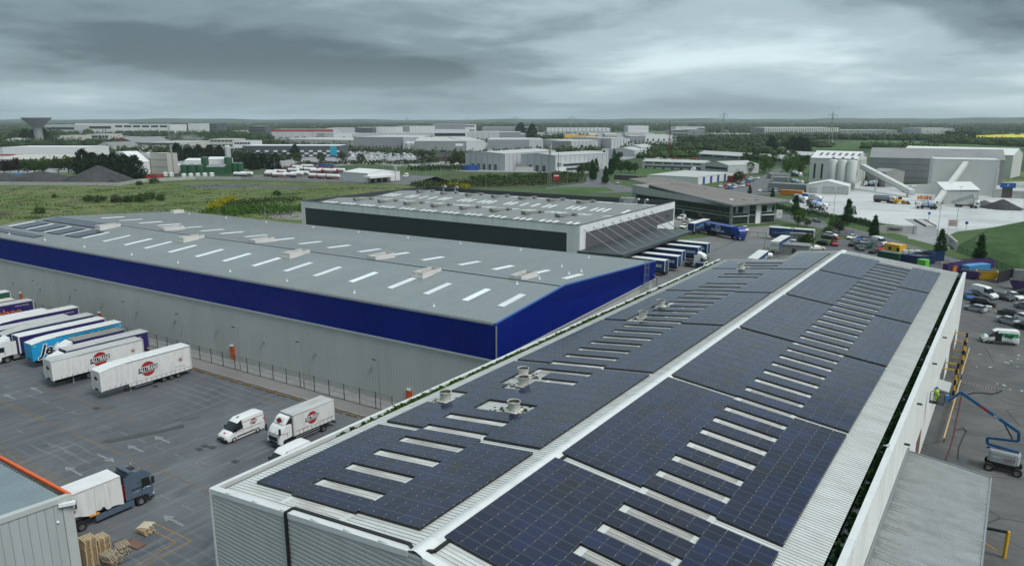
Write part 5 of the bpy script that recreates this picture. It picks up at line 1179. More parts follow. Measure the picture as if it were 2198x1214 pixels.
# blue-grey truck docked at the corner shed
def docked():
 t = thing('curtain_truck', 'blue-grey truck with crumpled white side curtain docked at the orange-gutter shed', 'truck', (-69.9, 30.2, .03), R(90)); c = cab(t, 4.55, 'paint_truckblue', H=3.75, L=2.35, low=True)
 part(c, 'side_fairing', 'paint_truckblue', lambda m: [m.box(1.75, 2.3, s * 1.2 - .03, s * 1.2 + .03, 1.1, 3.55) for s in (1, -1)])
 part(c, 'roof_hatch', 'trim_black', lambda m: m.box(2.8, 3.4, -.4, .4, 3.74, 3.84), bevel=.03)
 part(c, 'roof_lamp', 'lamp_amber', lambda m: [m.cyl((3.55, s * .8, 3.72), (3.55, s * .8, 3.9), .07, n=8) for s in (1, -1)])
 part(c, 'deflector', 'paint_truckblue', lambda m: m.prism([(2.22, 3.72), (3.0, 3.74), (2.3, 4.0), (2.22, 4.0)], -1.1, 1.1), bevel=.05)
 for s in (1, -1):
  letter('DM HAULAGE', .24, c, (3.15, s * 1.252, 2.0), (-s, 0, 0), 'ink_black', bold=.01); letter('LTD', .2, c, (3.1, s * 1.252, 2.55), (-s, 0, 0), 'ink_black')
  part(c, 'white_flash', 'ink_white', lambda m: (m.prism([(2.4, 1.62), (3.1, 1.72), (3.1, 1.75)], s * 1.24, s * 1.25), m.prism([(3.5, 1.62), (3.75, 1.85), (4.1, 1.7), (4.3, 1.78), (4.1, 1.76), (3.75, 1.92)], s * 1.24, s * 1.25)))
 W = 2.5; x0, x1, z0, z1 = -6.5, 1.45, 1.15, 4.0
 part(t, 'body', 'paint_darkgrey', lambda m: m.box(x0, x1, -W / 2 + .3, W / 2 - .3, z0, z1 - .06)); part(t, 'roof', 'trailer_roof_clean', lambda m: m.box(x0, x1 + .02, -W / 2, W / 2, z1 - .1, z1 + .02), bevel=.03)
 part(t, 'front_bulkhead', 'paint_darkgrey', lambda m: m.box(x1, x1 + .05, -W / 2 + .02, W / 2 - .02, z0, z1 - .1))
 rr = random.Random(11)
 for s in (1, -1):
  top = []; bot = []; n = 90
  for i in range(n + 1):
   x = x0 + (x1 - x0) * i / n; f = i / n
   fold = .13 * math.sin(f * 61 + math.sin(f * 17) * 2) + .10 * math.sin(f * 23 + 1); sag = .75 * abs(math.sin(f * 9 + .5)) * (1 if f < .8 else .4) + (.5 if .30 < f < .44 else 0)
   top.append((x, s * (W / 2 - .02 + .2 * fold), z1 - .12)); bot.append((x + .12 * math.sin(f * 15), s * (W / 2 + fold), z0 - .15 + sag * .7))
  mid = [((a[0] + b[0]) / 2, (a[1] * .4 + b[1] * .6), (a[2] + b[2]) / 2) for a, b in zip(top, bot)]
  m = MB(); k = len(m.v); m.v += top + mid + bot
  for i in range(n):
   for r_ in (0, 1): m.f.append((r_ * (n + 1) + i, r_ * (n + 1) + i + 1, (r_ + 1) * (n + 1) + i + 1, (r_ + 1) * (n + 1) + i)); m.m.append(0)
  cu = m.build('curtain', 'curtain_white', t, smooth=True)
  letter('Arial', 1.3, cu, (-4.0, s * (W / 2 + .24), 3.0), (-s, 0, 0), 'ink_black', bold=.02); part(cu, 'red_band', 'ink_maroon', lambda m: m.box(-5.0, -3.0, min(s * (W / 2 + .23), s * (W / 2 + .24)), max(s * (W / 2 + .23), s * (W / 2 + .24)), 2.2, 2.45))
  part(t, 'side_skirt', 'paint_truckblue', lambda m: m.box(-1.2, 2.5, s * 1.22 - .03, s * 1.22 + .03, .4, 1.0)); part(t, 'amber_reflector', 'lamp_amber', lambda m: m.box(-1.75, -.85, s * 1.26 - .02, s * 1.26 + .05, 1.05, 1.25))
  wheel(t, 3.25, s * 1.05, .5, .34); wheel(t, -2.5, s * .98, .5, .55, 'rim_dirty')
 part(t, 'chassis', 'chassis', lambda m: [m.box(x0, 2.6, s * .42 - .08, s * .42 + .08, .6, z0) for s in (1, -1)]); part(t, 'air_tank', 'paint_red', lambda m: m.box(1.6, 2.1, -.9, -.4, 1.2, 2.6))
 return t
docked()
# pallets and boards
def pallet(par, x, y, z, rz, mat, old=None):
 o = MB(); 
 for i in range(6): o.box(-.6, .6, -.5 + i * .178, -.5 + i * .178 + .11, .12, .142)
 for yy in (-.45, 0, .45): o.box(-.6, .6, yy - .05, yy + .05, .0, .02)
 for xx in (-.53, 0, .53):
  for yy in (-.44, 0, .44): o.box(xx - .07, xx + .07, yy - .05, yy + .05, .02, .12)
 return o.mesh('pallet', mat)
pm_new, pm_old, pm_pale = pallet(0, 0, 0, 0, 0, 'wood_new'), pallet(0, 0, 0, 0, 0, 'wood_old'), pallet(0, 0, 0, 0, 0, 'wood_pale')
def pile(x, y, n, mesh, label, rz=0.0, jit=.03, group='pallets at the shed corner', jr=2.0):
 for k in range(n):
  o = put('pallet', mesh, None, (x + rnd.uniform(-jit, jit), y + rnd.uniform(-jit, jit), .03 + k * .15), R(rz + rnd.uniform(-jr, jr)))
  tag(o, f'{label}, ' + ('topmost' if k == n - 1 else 'bottom one' if k == 0 else f'{k + 1} up from the ground'), 'pallet', group)
pile(-62.55, 25.45, 18, pm_new, 'wooden pallet in the tall stack against the shed wall')
pile(-63.35, 26.9, 12, pm_new, 'wooden pallet in the second tall stack beside the shed')
pile(-61.2, 26.6, 7, pm_old, 'weathered pallet in the nearer leaning pile beside the tall stacks', 8, .16, jr=10); pile(-62.2, 28.0, 5, pm_old, 'weathered pallet in the farther leaning pile beside the stacks', -14, .16, jr=12)
pile(-63.5, 31.0, 4, pm_new, 'pallet in the low heap on open asphalt by the truck', 12, .1, jr=6)
o = put('pallet', pm_pale, None, (-63.6, 31.1, .63), R(22)); o.rotation_euler = (R(4), R(-5), R(22)); tag(o, 'pale pallet lying crooked on top of the low heap', 'pallet', 'pallets at the shed corner')
for i, (x, y, rz, l) in enumerate(((-62.4, 29.3, 8, 'brown board panel lying flat on the asphalt, farther of two'), (-63.2, 28.4, -16, 'broken brown board leaning on its neighbour on the asphalt'))):
 mb = MB(); mb.box(-.95, .95, -.45, .45, .02, .1); mb.box(-.95, -.85, -.45, .45, .1, .16); mb.box(.85, .95, -.45, .45, .1, .16); o = mb.build('board_panel', 'board_brown', None, (x, y, .04 + .05 * i), R(rz)); o.rotation_euler = (R(5 * i), R(-4 * i), R(rz)); tag(o, l, 'board')
# fence and lamp posts in front of the blue warehouse
fen = thing('mesh_fence', 'dark green steel mesh fence on posts in front of the blue warehouse', 'fence')
def fy(x): return 64.7 + (x + 68) * math.tan(R(2.42))
for i in range(40):
 x = -64.3 - 2.92 * i; p = Vector((x, fy(x), 0)); q = Vector((x - 2.92, fy(x - 2.92), 0))
 part(fen, 'post', 'dark_steel', lambda m: m.box(p.x - .04, p.x + .04, p.y - .04, p.y + .04, .02, 2.5))
 def mesh_(m):
  for z in (.12, 1.0, 1.7, 2.4): m.bar(p + Vector((0, 0, z)), q + Vector((0, 0, z)), .02, .02 if z > .2 else .09)
  for k in range(1, 14):
   c = p.lerp(q, k / 14); m.bar(c + Vector((0, 0, .1)), c + Vector((0, 0, 2.42)), .007)
 part(fen, 'mesh_panel', 'dark_steel', mesh_, recalc=False)
def lamp_proto():
 t = thing('lamp_post', 'lamp', 'lamp post')
 part(t, 'pole', 'galv', lambda m: (m.cyl((0, 0, 0), (0, 0, 6.8), .075, .045, 8), m.cyl((0, 0, 0), (0, 0, 1.3), .1, n=8), m.cyl((0, 0, 6.8), (-.6, -.05, 6.85), .03, n=6)))
 part(t, 'lamp_head', 'dark_steel', lambda m: m.loft([[(-.5, -.1, 6.84), (-.5, .1, 6.84), (-.5, .08, 6.9), (-.5, -.08, 6.9)], [(-1.15, -.16, 6.86), (-1.15, .16, 6.86), (-1.15, .1, 6.95), (-1.15, -.1, 6.95)]]))
 return t
LAMP = Stock(lamp_proto)
ordn = ['nearest the solar roof', 'second from the solar roof', 'third, beside the orange door', 'fourth from the solar roof', 'fifth, behind the parked trailers', 'sixth, behind the purple trailers', 'farthest at the left edge']
for i, x in enumerate((-66.6, -81.3, -95.5, -110, -125.5, -141, -157)):
 LAMP.place((x, fy(x) + .25, .02), R(2), f'slim grey yard lamp post by the mesh fence, {ordn[i]}', 'lamp posts along the mesh fence')
# trees and shrubs
def crown_mesh(name, mat, env, nc, nq, leaf, seed, spread=.55, up=.0):
 """leaf-sized faces in clumps spread through the crown's volume; env(rr) gives a clump centre"""
 rr = random.Random(seed); mb = MB()
 for _ in range(nc):
  c, cs = env(rr)
  for _ in range(nq):
   p = Vector((c[0] + rr.gauss(0, cs * spread), c[1] + rr.gauss(0, cs * spread), c[2] + rr.gauss(0, cs * spread * .8)))
   if p.z < .15: p.z = .15
   s = leaf * rr.uniform(.6, 1.3); n = Vector((rr.gauss(0, 1), rr.gauss(0, 1), rr.gauss(up, .8))).normalized(); a = n.orthogonal().normalized(); a.rotate(Matrix.Rotation(rr.uniform(0, 6.28), 3, n)); b = n.cross(a)
   mb.face([p - a * s, p - b * s * .6, p + a * s, p + b * s * .6])
 return mb.mesh(name, mat, recalc=False)
def trunk_mesh(h, r, lean=0.0, limbs=5, seed=1, r_top=.3):
 rr = random.Random(seed); mb = MB(); p = Vector((0, 0, -.1)); pts = [p]
 for k in range(1, 5): pts.append(Vector((rr.gauss(0, .04) * h * k / 4, rr.gauss(0, .04) * h * k / 4, h * k / 4)))
 for k in range(4): mb.cyl(pts[k], pts[k + 1], r * (1 - .18 * k), r * (1 - .18 * (k + 1)), 7, cap=False)
 for _ in range(limbs):
  k = rr.choice((1, 2, 3)); a = rr.uniform(0, 6.28); q = pts[k] + Vector((math.cos(a) * h * .35, math.sin(a) * h * .35, h * .3)); mb.cyl(pts[k], q, r * .45, r * .1, 5, cap=False)
 return mb.mesh('trunk', 'bark', smooth=True)
def ell(rx, rz, zc, cs):
 def f(rr):
  while True:
   v = Vector((rr.uniform(-1, 1), rr.uniform(-1, 1), rr.uniform(-1, 1)))
   if .35 < v.length < 1: break
  return (v.x * rx, v.y * rx, zc + v.z * rz), cs * rr.uniform(.7, 1.3)
 return f
def cone(r, z0, z1, cs, p=.8):
 def f(rr):
  t = rr.random() ** 1.4; z = z0 + (z1 - z0) * t; a = rr.uniform(0, 6.28); q = r * (1 - t) ** p * rr.uniform(.55, 1) * (1 if t > .12 else .6 + t * 3); return (math.cos(a) * q, math.sin(a) * q, z), cs * (1.1 - .6 * t)
 return f
TREES = {}
def tree_kind(key, cat, mat, env, nc, nq, leaf, h, r, trunk_h, nvar=3, limbs=5):
 TREES[key] = [None] * nvar, (mat, env, nc, nq, leaf, r, trunk_h, limbs), cat
def plant_tree(key, loc, s, label, group=None, rz=None, name=None, sz=None):
 vs_, (mat, env, nc, nq, leaf, r, th, limbs), cat = TREES[key]; i = rnd.randrange(len(vs_))
 if vs_[i] is None: vs_[i] = (crown_mesh('crown', mat, env, nc, nq, leaf, 31 + i * 7 + len(key)), trunk_mesh(th, r, 0, limbs, 5 + i) if th else None)
 t = thing(name or (cat.replace(' ', '_') if 'tree' in cat else cat), label, cat, loc, rnd.uniform(0, 6.28) if rz is None else rz, group, (s, s, sz or s))
 put('crown', vs_[i][0], t)
 if vs_[i][1]: put('trunk', vs_[i][1], t)
 return t
tree_kind('column', 'tree', 'leaf_column', cone(1.75, 1.0, 7.7, .66, .7), 150, 18, .22, 7.5, .14, 3.0)
tree_kind('round', 'tree', 'leaf_mid', ell(2.6, 2.5, 4.2, .9), 60, 16, .34, 7, .2, 3.6)
tree_kind('bright', 'tree', 'leaf_bright', ell(2.3, 2.6, 3.6, .8), 60, 16, .28, 6, .16, 3.0)
tree_kind('dark', 'tree', 'leaf_dark', cone(6.0, .8, 11.5, 1.7, .5), 170, 15, .55, 11, .4, 6)
tree_kind('olive', 'tree', 'leaf_olive', ell(2.8, 2.6, 4.0, 1.0), 60, 14, .36, 7, .2, 3.4)
tree_kind('purple', 'tree', 'leaf_purple', ell(2.8, 2.8, 4.2, 1.0), 60, 14, .36, 7, .2, 3.4)
tree_kind('shrub', 'shrub', 'leaf_mid', ell(1.3, .9, .8, .55), 30, 14, .2, 2, .06, .8, 3, 3)
tree_kind('shrub_olive', 'shrub', 'leaf_olive', ell(1.4, .8, .7, .55), 30, 14, .2, 2, .06, .8, 3, 3)
tree_kind('gorse', 'shrub', 'leaf_gorse', ell(1.6, .8, .7, .6), 36, 12, .2, 2, .06, .8, 2, 3)
def hedge(name, label, pts, wd, h, mat, leaf=.3, dens=9, cat='hedge', seed=2, kind=None, ragged=.35, z0=0.0, core=0):
 """a run of leaf clumps along a line: one hedge"""
 rr = random.Random(seed); mb = MB()
 for p, q in zip(pts, pts[1:]):
  p, q = Vector(p), Vector(q); L_ = (q - p).length; n = Vector((-(q - p).y, (q - p).x, 0)).normalized()
  for _ in range(int(L_ * dens)):
   t = rr.random(); b = p.lerp(q, t) + n * rr.uniform(-.5, .5) * wd; hh = h * (1 - ragged + ragged * (.5 + .5 * math.sin(t * L_ * .35 + p.x) + rr.uniform(-.5, .5))); b.z = z0 + rr.random() ** .6 * hh
   s = leaf * rr.uniform(.6, 1.4); nn = Vector((rr.gauss(0, 1), rr.gauss(0, 1), rr.gauss(.2, .8))).normalized(); a = nn.orthogonal().normalized(); a.rotate(Matrix.Rotation(rr.uniform(0, 6.28), 3, nn)); c = nn.cross(a)
   mb.face([b - a * s, b - c * s * .7, b + a * s, b + c * s * .7])
  if core:    # the shaded inner mass of the wood
   for _ in range(int(L_ / 11 * max(1, wd / 16))):
    b = p.lerp(q, rr.random()) + n * rr.uniform(-.5, .5) * wd; rad = rr.uniform(4, 8); hh = h * rr.uniform(.5, .95)
    mb.lathe([(rad * .8, -.5), (rad * rr.uniform(.9, 1.1), hh * .35), (rad * rr.uniform(.6, .9), hh * .75), (0, hh)], 7, (b.x, b.y, z0))
 o = mb.build(name, mat, None, recalc=False)
 return tag(o, label, cat) if kind is None else tag(o, kind=kind)
# generic fences and buildings
def rail_fence(name, label, pts, h, mat, step=2.6, rails=(.15, .95), infill=0, cat='fence'):
 t = thing(name, label, cat, (0, 0, 0))
 for a, b in zip(pts, pts[1:]):
  a, b = Vector(a), Vector(b); L_ = (b - a).length; n = max(1, round(L_ / step))
  for i in range(n + 1):
   p = a.lerp(b, i / n); part(t, 'post', mat, lambda m: m.box(p.x - .05, p.x + .05, p.y - .05, p.y + .05, p.z, p.z + h))
   if i < n:
    q = a.lerp(b, (i + 1) / n)
    def pan(m):
     for f in rails: m.bar(p + Vector((0, 0, h * f)), q + Vector((0, 0, h * f)), .04, .06)
     for k in range(1, infill + 1): c = p.lerp(q, k / (infill + 1)); m.bar(c + Vector((0, 0, .1)), c + Vector((0, 0, h * .98)), .03)
    o = part(t, 'fence_panel', mat, pan, recalc=False); o['kind'] = 'stuff'
 return t
class Frame:
 """local frame of a building: origin at a, x along a->b, y to the back"""
 def __init__(s, a, b):
  s.o = Vector((a[0], a[1], 0)); d = Vector((b[0], b[1], 0)) - s.o; s.L = d.length; s.rz = math.atan2(d.y, d.x)
def shed(label, a, b, depth, h, wall, roof='grey_roof', ridge='y', rise=1.2, cat='warehouse', name='warehouse', group=None, parapet=0.0, lights=0, split=None, over=.15, flip=False, rmat=None):
 """box building whose front base line runs a->b (ground points); returns thing in its local frame"""
 f = Frame(a, b); t = thing(name, label, cat, (f.o.x, f.o.y, 0), f.rz, group); L_ = f.L; W_ = depth
 if ridge == 'x':      # ridge parallel to the front
  gab = [(0, 0), (W_, 0), (W_, h), (W_ / 2, h + rise), (0, h)]; part(t, 'wall', wall, lambda m: m.prism(gab, 0, L_, 0, 'X'))
  for y0, z0, y1, z1 in ((-over, h - rise * over * 2 / W_ + .06, W_ / 2, h + rise + .06), (W_ / 2, h + rise + .06, W_ + over, h + .06)):
   r_ = part(t, 'roof_slope', roof, lambda m: m.loft([[(x, y0, z0), (x, y1, z1), (x, y1, z1 + .12), (x, y0, z0 + .12)] for x in (-over, L_ + over)]))
   if lights: 
    for i in range(lights):
     x = L_ * (i + .5) / lights; part(r_, 'rooflight', 'rooflight', lambda m: m.loft([[(x - .5, y0 + (y1 - y0) * u_, z0 + (z1 - z0) * u_ + .1), (x + .5, y0 + (y1 - y0) * u_, z0 + (z1 - z0) * u_ + .1), (x + .5, y0 + (y1 - y0) * u_, z0 + (z1 - z0) * u_ + .18), (x - .5, y0 + (y1 - y0) * u_, z0 + (z1 - z0) * u_ + .18)] for u_ in (.25, .7)]))
 elif ridge == 'y':    # gable in front
  gab = [(0, 0), (L_, 0), (L_, h), (L_ / 2, h + rise), (0, h)]; part(t, 'wall', wall, lambda m: m.prism(gab, 0, W_))
  for x0, z0, x1, z1 in ((-over, h + .05, L_ / 2, h + rise + .06), (L_ / 2, h + rise + .06, L_ + over, h + .05)):
   part(t, 'roof_slope', roof, lambda m: m.loft([[(x0, y, z0), (x1, y, z1), (x1, y, z1 + .12), (x0, y, z0 + .12)] for y in (-over, W_ + over)]))
 else:                 # flat roof behind a parapet
  part(t, 'wall', wall, lambda m: m.box(0, L_, 0, W_, 0, h)); part(t, 'roof', roof, lambda m: m.box(.3, L_ - .3, .3, W_ - .3, h + .004, h + .08))
  part(t, 'parapet_cap', rmat or 'galv', lambda m: (m.box(-.06, L_ + .06, -.06, .25, h + .002, h + .14), m.box(-.06, L_ + .06, W_ - .25, W_ + .06, h + .002, h + .14), m.box(-.06, .25, .25, W_ - .25, h + .002, h + .14), m.box(L_ - .25, L_ + .06, .25, W_ - .25, h + .002, h + .14)))
 t['L'] = L_; return t
def strip_on(t, name, mat, x0, x1, z0, z1, y=-.05, th=.06): return part(t, name, mat, lambda m: m.box(x0, x1, y - th, y + th * .5, z0, z1))
def win_row(t, x0, x1, z0, z1, n, y=-.03, mat='glass_office', frame='galv', gap=.25):
 for i in range(n):
  a = x0 + (x1 - x0) * i / n; b = x0 + (x1 - x0) * (i + 1) / n - gap; w_ = strip_on(t, 'window', mat, a, b, z0, z1, y, .05)
# trucks at the dock yard
G_J = 'navy trailers in the dock yard'
def jenkins(t, x0, x1, W, H):
 for s in (1, -1):
  letter('JENKINS', 1.0, t, (x1 - 2.6, s * (W / 2 + .012), 2.55) if s < 0 else (x0 + 2.6, s * (W / 2 + .012), 2.55), (-s, 0, 0), 'ink_white', bold=.01)
  def arcs(m, r0, r1, cx, cz, g0, g1):
   n = 14; a = [(cx + r0 * math.cos(g0 + (g1 - g0) * k / n), cz + r0 * .62 * math.sin(g0 + (g1 - g0) * k / n)) for k in range(n + 1)]; b = [(cx + r1 * math.cos(g0 + (g1 - g0) * k / n) + .1, cz + r1 * .62 * math.sin(g0 + (g1 - g0) * k / n) - .25 * math.sin(math.pi * k / n)) for k in range(n, -1, -1)]
   m.prism([p for p in a + b], s * W / 2, s * (W / 2 + .01))
  part(t, 'blue_swoosh', 'ink_sky', lambda m: arcs(m, 2.6, 2.5, .6 * s, 1.5, R(20), R(175))); part(t, 'green_swoosh', 'ink_green', lambda m: arcs(m, 2.0, 1.95, -.2 * s, 1.4, R(5) if s > 0 else R(90), R(95) if s > 0 else R(175)))
  letter('WE CARE. WE DELIVER. WE GROW.', .3, t, (-s * -3.4 if s < 0 else x1 - 3.6, s * (W / 2 + .012), 2.4), (-s, 0, 0), 'ink_white')
 letter('JENKINS', .6, t, (x0 - .075, 0, 2.9), (0, -1, 0), 'ink_grey'); part(t, 'green_arc', 'ink_green', lambda m: m.box(x0 - .075, x0 - .065, -1.0, 1.0, 1.45, 1.75))
JK = dict(side='curtain_jenkins', roof='trailer_roof_clean', H=4.0, group=G_J, mk=jenkins, slope_front=False)
ordj = ('nearest the blue warehouse, behind a fridge unit', 'second from the blue warehouse', 'third, hitched to the white cab', 'fourth from the blue warehouse', 'farthest under the canopy')
for (x, y), o_ in zip(((-69.4, 166.9), (-69.0, 174.1), (-70.9, 181.8), (-69.6, 190.1), (-69.7, 197.2)), ordj):
 trailer('semi_trailer', 'navy trailer backed onto the dock, ' + o_, (x - 6.8, y, .04), R(1.5), **JK, legs=False)
mb = MB(); mb.box(-.45, .45, -1.0, 1.0, 0, 1.9); o = mb.build('fridge_unit', 'paint_white', None, at(1428, 579, 1.2), R(1.5), bevel=.08); o.location.z = .04 + .9
tag(o, 'white fridge unit standing in front of the nearest docked navy trailer', 'fridge unit')
mb = MB(); mb.box(-.4, .4, -.9, .9, 0, .9); o2 = mb.build('fridge_base', 'chassis', o, (0, 0, -.9))
tt = tractor('tractor_unit', 'white and navy truck cab hitched to a docked navy trailer', (-67.6, 181.9, .04), R(1.5), 'paint_white', H=3.75)
for s in (1, -1): letter('JENKINS', .42, tt, (1.8, s * 1.252, 1.95), (-s, 0, 0), 'ink_blue'); part(tt, 'navy_skirt', 'paint_navy', lambda m: m.box(.5, 2.6, s * 1.25 - .02, s * 1.25 + .012, .5, 1.45))
trailer('semi_trailer', 'navy trailer with blue swoosh standing alone beyond the canopy', at(1489, 503, 0) + Vector((-.2, 4.8, .04)), R(-91), **JK)
trailer('semi_trailer', 'navy trailer side-on by the office fence with pale swoosh and slogan', at(1696, 517) + Vector((0, 1.0, .04)), R(183), **JK)
trailer('semi_trailer', 'navy trailer seen from behind with white rear doors at the yard fence', at(1672, 541) + Vector((0, .5, .04)), R(92), **JK)
trailer('semi_trailer', 'navy trailer whose white roof shows over the far gutter of the solar roof', (-53.2, 188.0, .04), R(95), **JK)
def freight(t, x0, x1, W, H):
 for s in (1, -1):
  letter('BE Freight Line', 1.0, t, (x0 + 6.7 if s < 0 else x1 - 6.5, s * (W / 2 + .012), 2.05), (-s, 0, 0), 'ink_white', bold=.02)
  part(t, 'house_emblem', ['ink_white', 'ink_blue'], lambda m: (m.prism([(x0 + 5.6, 2.55), (x0 + 7.9, 2.55), (x0 + 7.9, 3.4), (x0 + 6.75, 3.8), (x0 + 5.6, 3.4)], s * W / 2, s * (W / 2 + .01)), m.prism([(x0 + 5.85, 2.75), (x0 + 7.65, 2.75), (x0 + 7.65, 3.3), (x0 + 6.75, 3.6), (x0 + 5.85, 3.3)], s * W / 2, s * (W / 2 + .016), 1)))
  part(t, 'name_strip', 'ink_white', lambda m: m.box(x0 + 1.0, x0 + 3.0, s * W / 2, s * (W / 2 + .012), 3.35, 3.65))
fa, fb_ = at(1517, 502), at(1576, 514); fh = heading(fa, fb_)
trailer('container_trailer', 'dark blue box trailer with white house emblem, turning in the dock yard', (fa + fb_) / 2 + Vector((-.4, 1.0, .04)), fh, 'paint_freight', 'paint_cabblue', H=4.0, L=13.2, group=None, rear='paint_freight', mk=freight, legs=False, slope_front=False, skirt=False)
tq = tractor('tractor_unit', 'bright blue truck cab pulling the dark blue box trailer', at(1588, 515.5) + Vector((-.9, .9, .04)), fh - R(14), 'paint_cabblue', H=3.8)
sheet('lane_line', [at(1530, 524), at(1548, 516), at(1548.8, 516.4), at(1531, 524.6)], .042, 'line_yellow_bright', parent=dock_yard)
strip_m = MB(); strip(strip_m, at(1410, 592), at(1578, 517), .35, .046); strip_m.build('drain_channel', 'dark_steel', dock_yard)
def tank():
 t = thing('gas_tank', 'white horizontal gas tank on feet behind the solar roof gutter', 'tank', at(1645, 556) + Vector((-.2, .8, .04)), R(30))
 part(t, 'vessel', 'paint_white', lambda m: m.lathe([(0, -1.7), (.4, -1.62), (.62, -1.35), (.66, -1.2), (.66, 1.2), (.62, 1.35), (.4, 1.62), (0, 1.7)], 18, (0, 0, 1.0), 0, 'X'), smooth=True)
 for x in (-.9, .9): part(t, 'foot', 'galv', lambda m: m.box(x - .12, x + .12, -.5, .5, 0, .55))
tank()
def hut(name, label, c, sx, sy, h, wall, roof, rz=0.0, cat='cabin', rise=.35):
 t = thing(name, label, cat, c, rz); part(t, 'wall', wall, lambda m: m.box(-sx / 2, sx / 2, -sy / 2, sy / 2, 0, h)); part(t, 'roof', roof, lambda m: m.prism([(-sx / 2 - .2, h), (sx / 2 + .2, h), (sx / 2 + .2, h + .12), (0, h + rise), (-sx / 2 - .2, h + .12)], -sy / 2 - .2, sy / 2 + .2))
 part(t, 'door', 'dark_steel', lambda m: m.box(-.5, .5, -sy / 2 - .05, -sy / 2, 0, 2)); return t
hut('site_hut', 'grey flat-roofed hut beside the side-on navy trailer', at(1714, 522) + Vector((0, 2.5, .04)), 6.2, 4.4, 2.7, 'concrete_grey', 'grey_roof', R(3))
t = hut('portable_toilet', 'blue portable toilet with white roof at the yard fence', at(1701, 531), 1.3, 1.3, 2.2, 'paint_skyblue', 'paint_white', R(10), 'toilet', .25)
hut('lean_to_roof', 'low grey flat roof just past the solar warehouse end', at(1705, 545) + Vector((0, 0, 0)), 8, 5, 2.9, 'concrete_grey', 'grey_roof', R(8), 'shed', .15)
rail_fence('palisade_fence', 'grey palisade fence separating the dock yard from the scrap yard', [at(1662, 556), at(1708, 536), at(1762, 510), at(1800, 492)], 2.4, 'galv', 2.7, (.2, .85), 9)
rail_fence('mesh_fence', 'dark mesh fence between the dock yard and the office car park', [at(1520, 500), at(1590, 507), at(1645, 511)], 1.8, 'dark_steel', 3.0, (.1, .97), 8)
def column_lamp(label, p, h=9.0, group='tall slim lighting columns', two=True):
 t = thing('lighting_column', label, 'lamp post', p, rnd.uniform(0, 3), group); part(t, 'pole', 'galv', lambda m: m.cyl((0, 0, 0), (0, 0, h), .1, .05, 8)); part(t, 'lamp_head', 'galv', lambda m: (m.box(-.7 if two else -.2, .7, -.12, .12, h, h + .12)))
 return t
for q, h, l in (((1697, 545), 7.5, 'dark lighting column in front of the side-on navy trailer'), ((1640, 540), 6.5, 'thin lighting column beside the white gas tank'), ((1746, 505), 5.5, 'lighting column by the office car park corner'), ((1786, 492), 13, 'tall lighting column over the hedge by the plant'), ((2009, 526), 13, 'tall lighting column at the plant entrance'), ((2053, 478), 13.5, 'lighting column with floodlights before the tipper lorry')): column_lamp(l, at(*q), h)
# office building with the wide tilted roof
K0, K1 = Vector((-85.4, 264.3, 0)), Vector((-74.4, 281.0, 0)); KL = Vector((-137.6, 289.4, 0)); KB = Vector((-128, 309, 0))
off = thing('office_building', 'two-storey glazed office with a wide tilted brown-grey standing seam roof', 'office building')
fx = (KL - K0).normalized(); fn = Vector((-fx.y, fx.x, 0)); fn = fn if fn.y < 0 else -fn; LO = (KL - K0).length
gx = (K1 - K0).normalized(); gn = Vector((gx.y, -gx.x, 0)); LG = (K1 - K0).length
def ztop(p): return 7.4 + 3.0 * ((p - K0).dot(fx) / LO) if (p - K0).dot(fx) > 0 else 7.4
mb = MB(); P5 = [K0, K1, KB, KL]
for a, b in zip(P5, P5[1:] + P5[:1]): mb.face([a, b, dn(b, ztop(b)), dn(a, ztop(a))])
mb.build('wall', 'wall_grey_sheet', off)
def glaz(o0, d, n_, t0, t1, z0, z1, cols, par, rows_=1, blind=.2):
 rr = random.Random(int(t0 * 7 + z0 * 13))
 for i in range(cols):
  a = t0 + (t1 - t0) * i / cols; b = t0 + (t1 - t0) * (i + 1) / cols; m_ = MB()
  for r in range(rows_):
   za = z0 + (z1 - z0) * r / rows_; zb_ = z0 + (z1 - z0) * (r + 1) / rows_; p, q = o0 + d * (a + .05) + n_ * .06, o0 + d * (b - .05) + n_ * .06
   m_.raw([dn(p, za + .05), dn(q, za + .05), dn(q, zb_ - .05), dn(p, zb_ - .05), dn(p - n_ * .05, za + .05), dn(q - n_ * .05, za + .05), dn(q - n_ * .05, zb_ - .05), dn(p - n_ * .05, zb_ - .05)], [(0, 1, 2, 3), (0, 4, 5, 1), (1, 5, 6, 2), (2, 6, 7, 3), (3, 7, 4, 0)])
  m_.build('window_pane', 'glass_blind' if rr.random() < blind else 'glass_office', par)
  m2 = MB(); p = o0 + d * b + n_ * .05; m2.obox((p.x, p.y, z0), .08, .16, z1 - z0, math.atan2(d.y, d.x)); m2.build('mullion', 'dark_steel', par)
glaz(K0, fx, fn, 1.0, LO - 3, 0.25, 2.9, 30, off, 1, .05); glaz(K0, fx, fn, 1.0, LO - 3, 4.3, 6.5, 30, off, 1, .03)
glaz(K0, fx, fn, 1.0, LO - 3, 3.35, 4.2, 30, off, 1, .0)
part(off, 'ledge', 'galv', lambda m: m.bar(K0 + fn * .5 + Vector((0, 0, 3.15)), KL + fn * .5 + Vector((0, 0, 3.15)), 1.1, .16)); part(off, 'ledge', 'galv', lambda m: m.bar(K0 + fn * .4 + Vector((0, 0, 6.75)), KL + fn * .4 + Vector((0, 0, 6.9)), .8, .12))
part(off, 'balustrade', 'dark_steel', lambda m: [m.bar(K0 + fx * t + fn * .95 + Vector((0, 0, 3.2)), K0 + fx * t + fn * .95 + Vector((0, 0, 4.1)), .05) for t in [k * 1.1 for k in range(52)]] + [m.bar(K0 + fn * .95 + Vector((0, 0, 4.1)), KL + fn * .95 + Vector((0, 0, 4.1)), .06)])
o_ = off
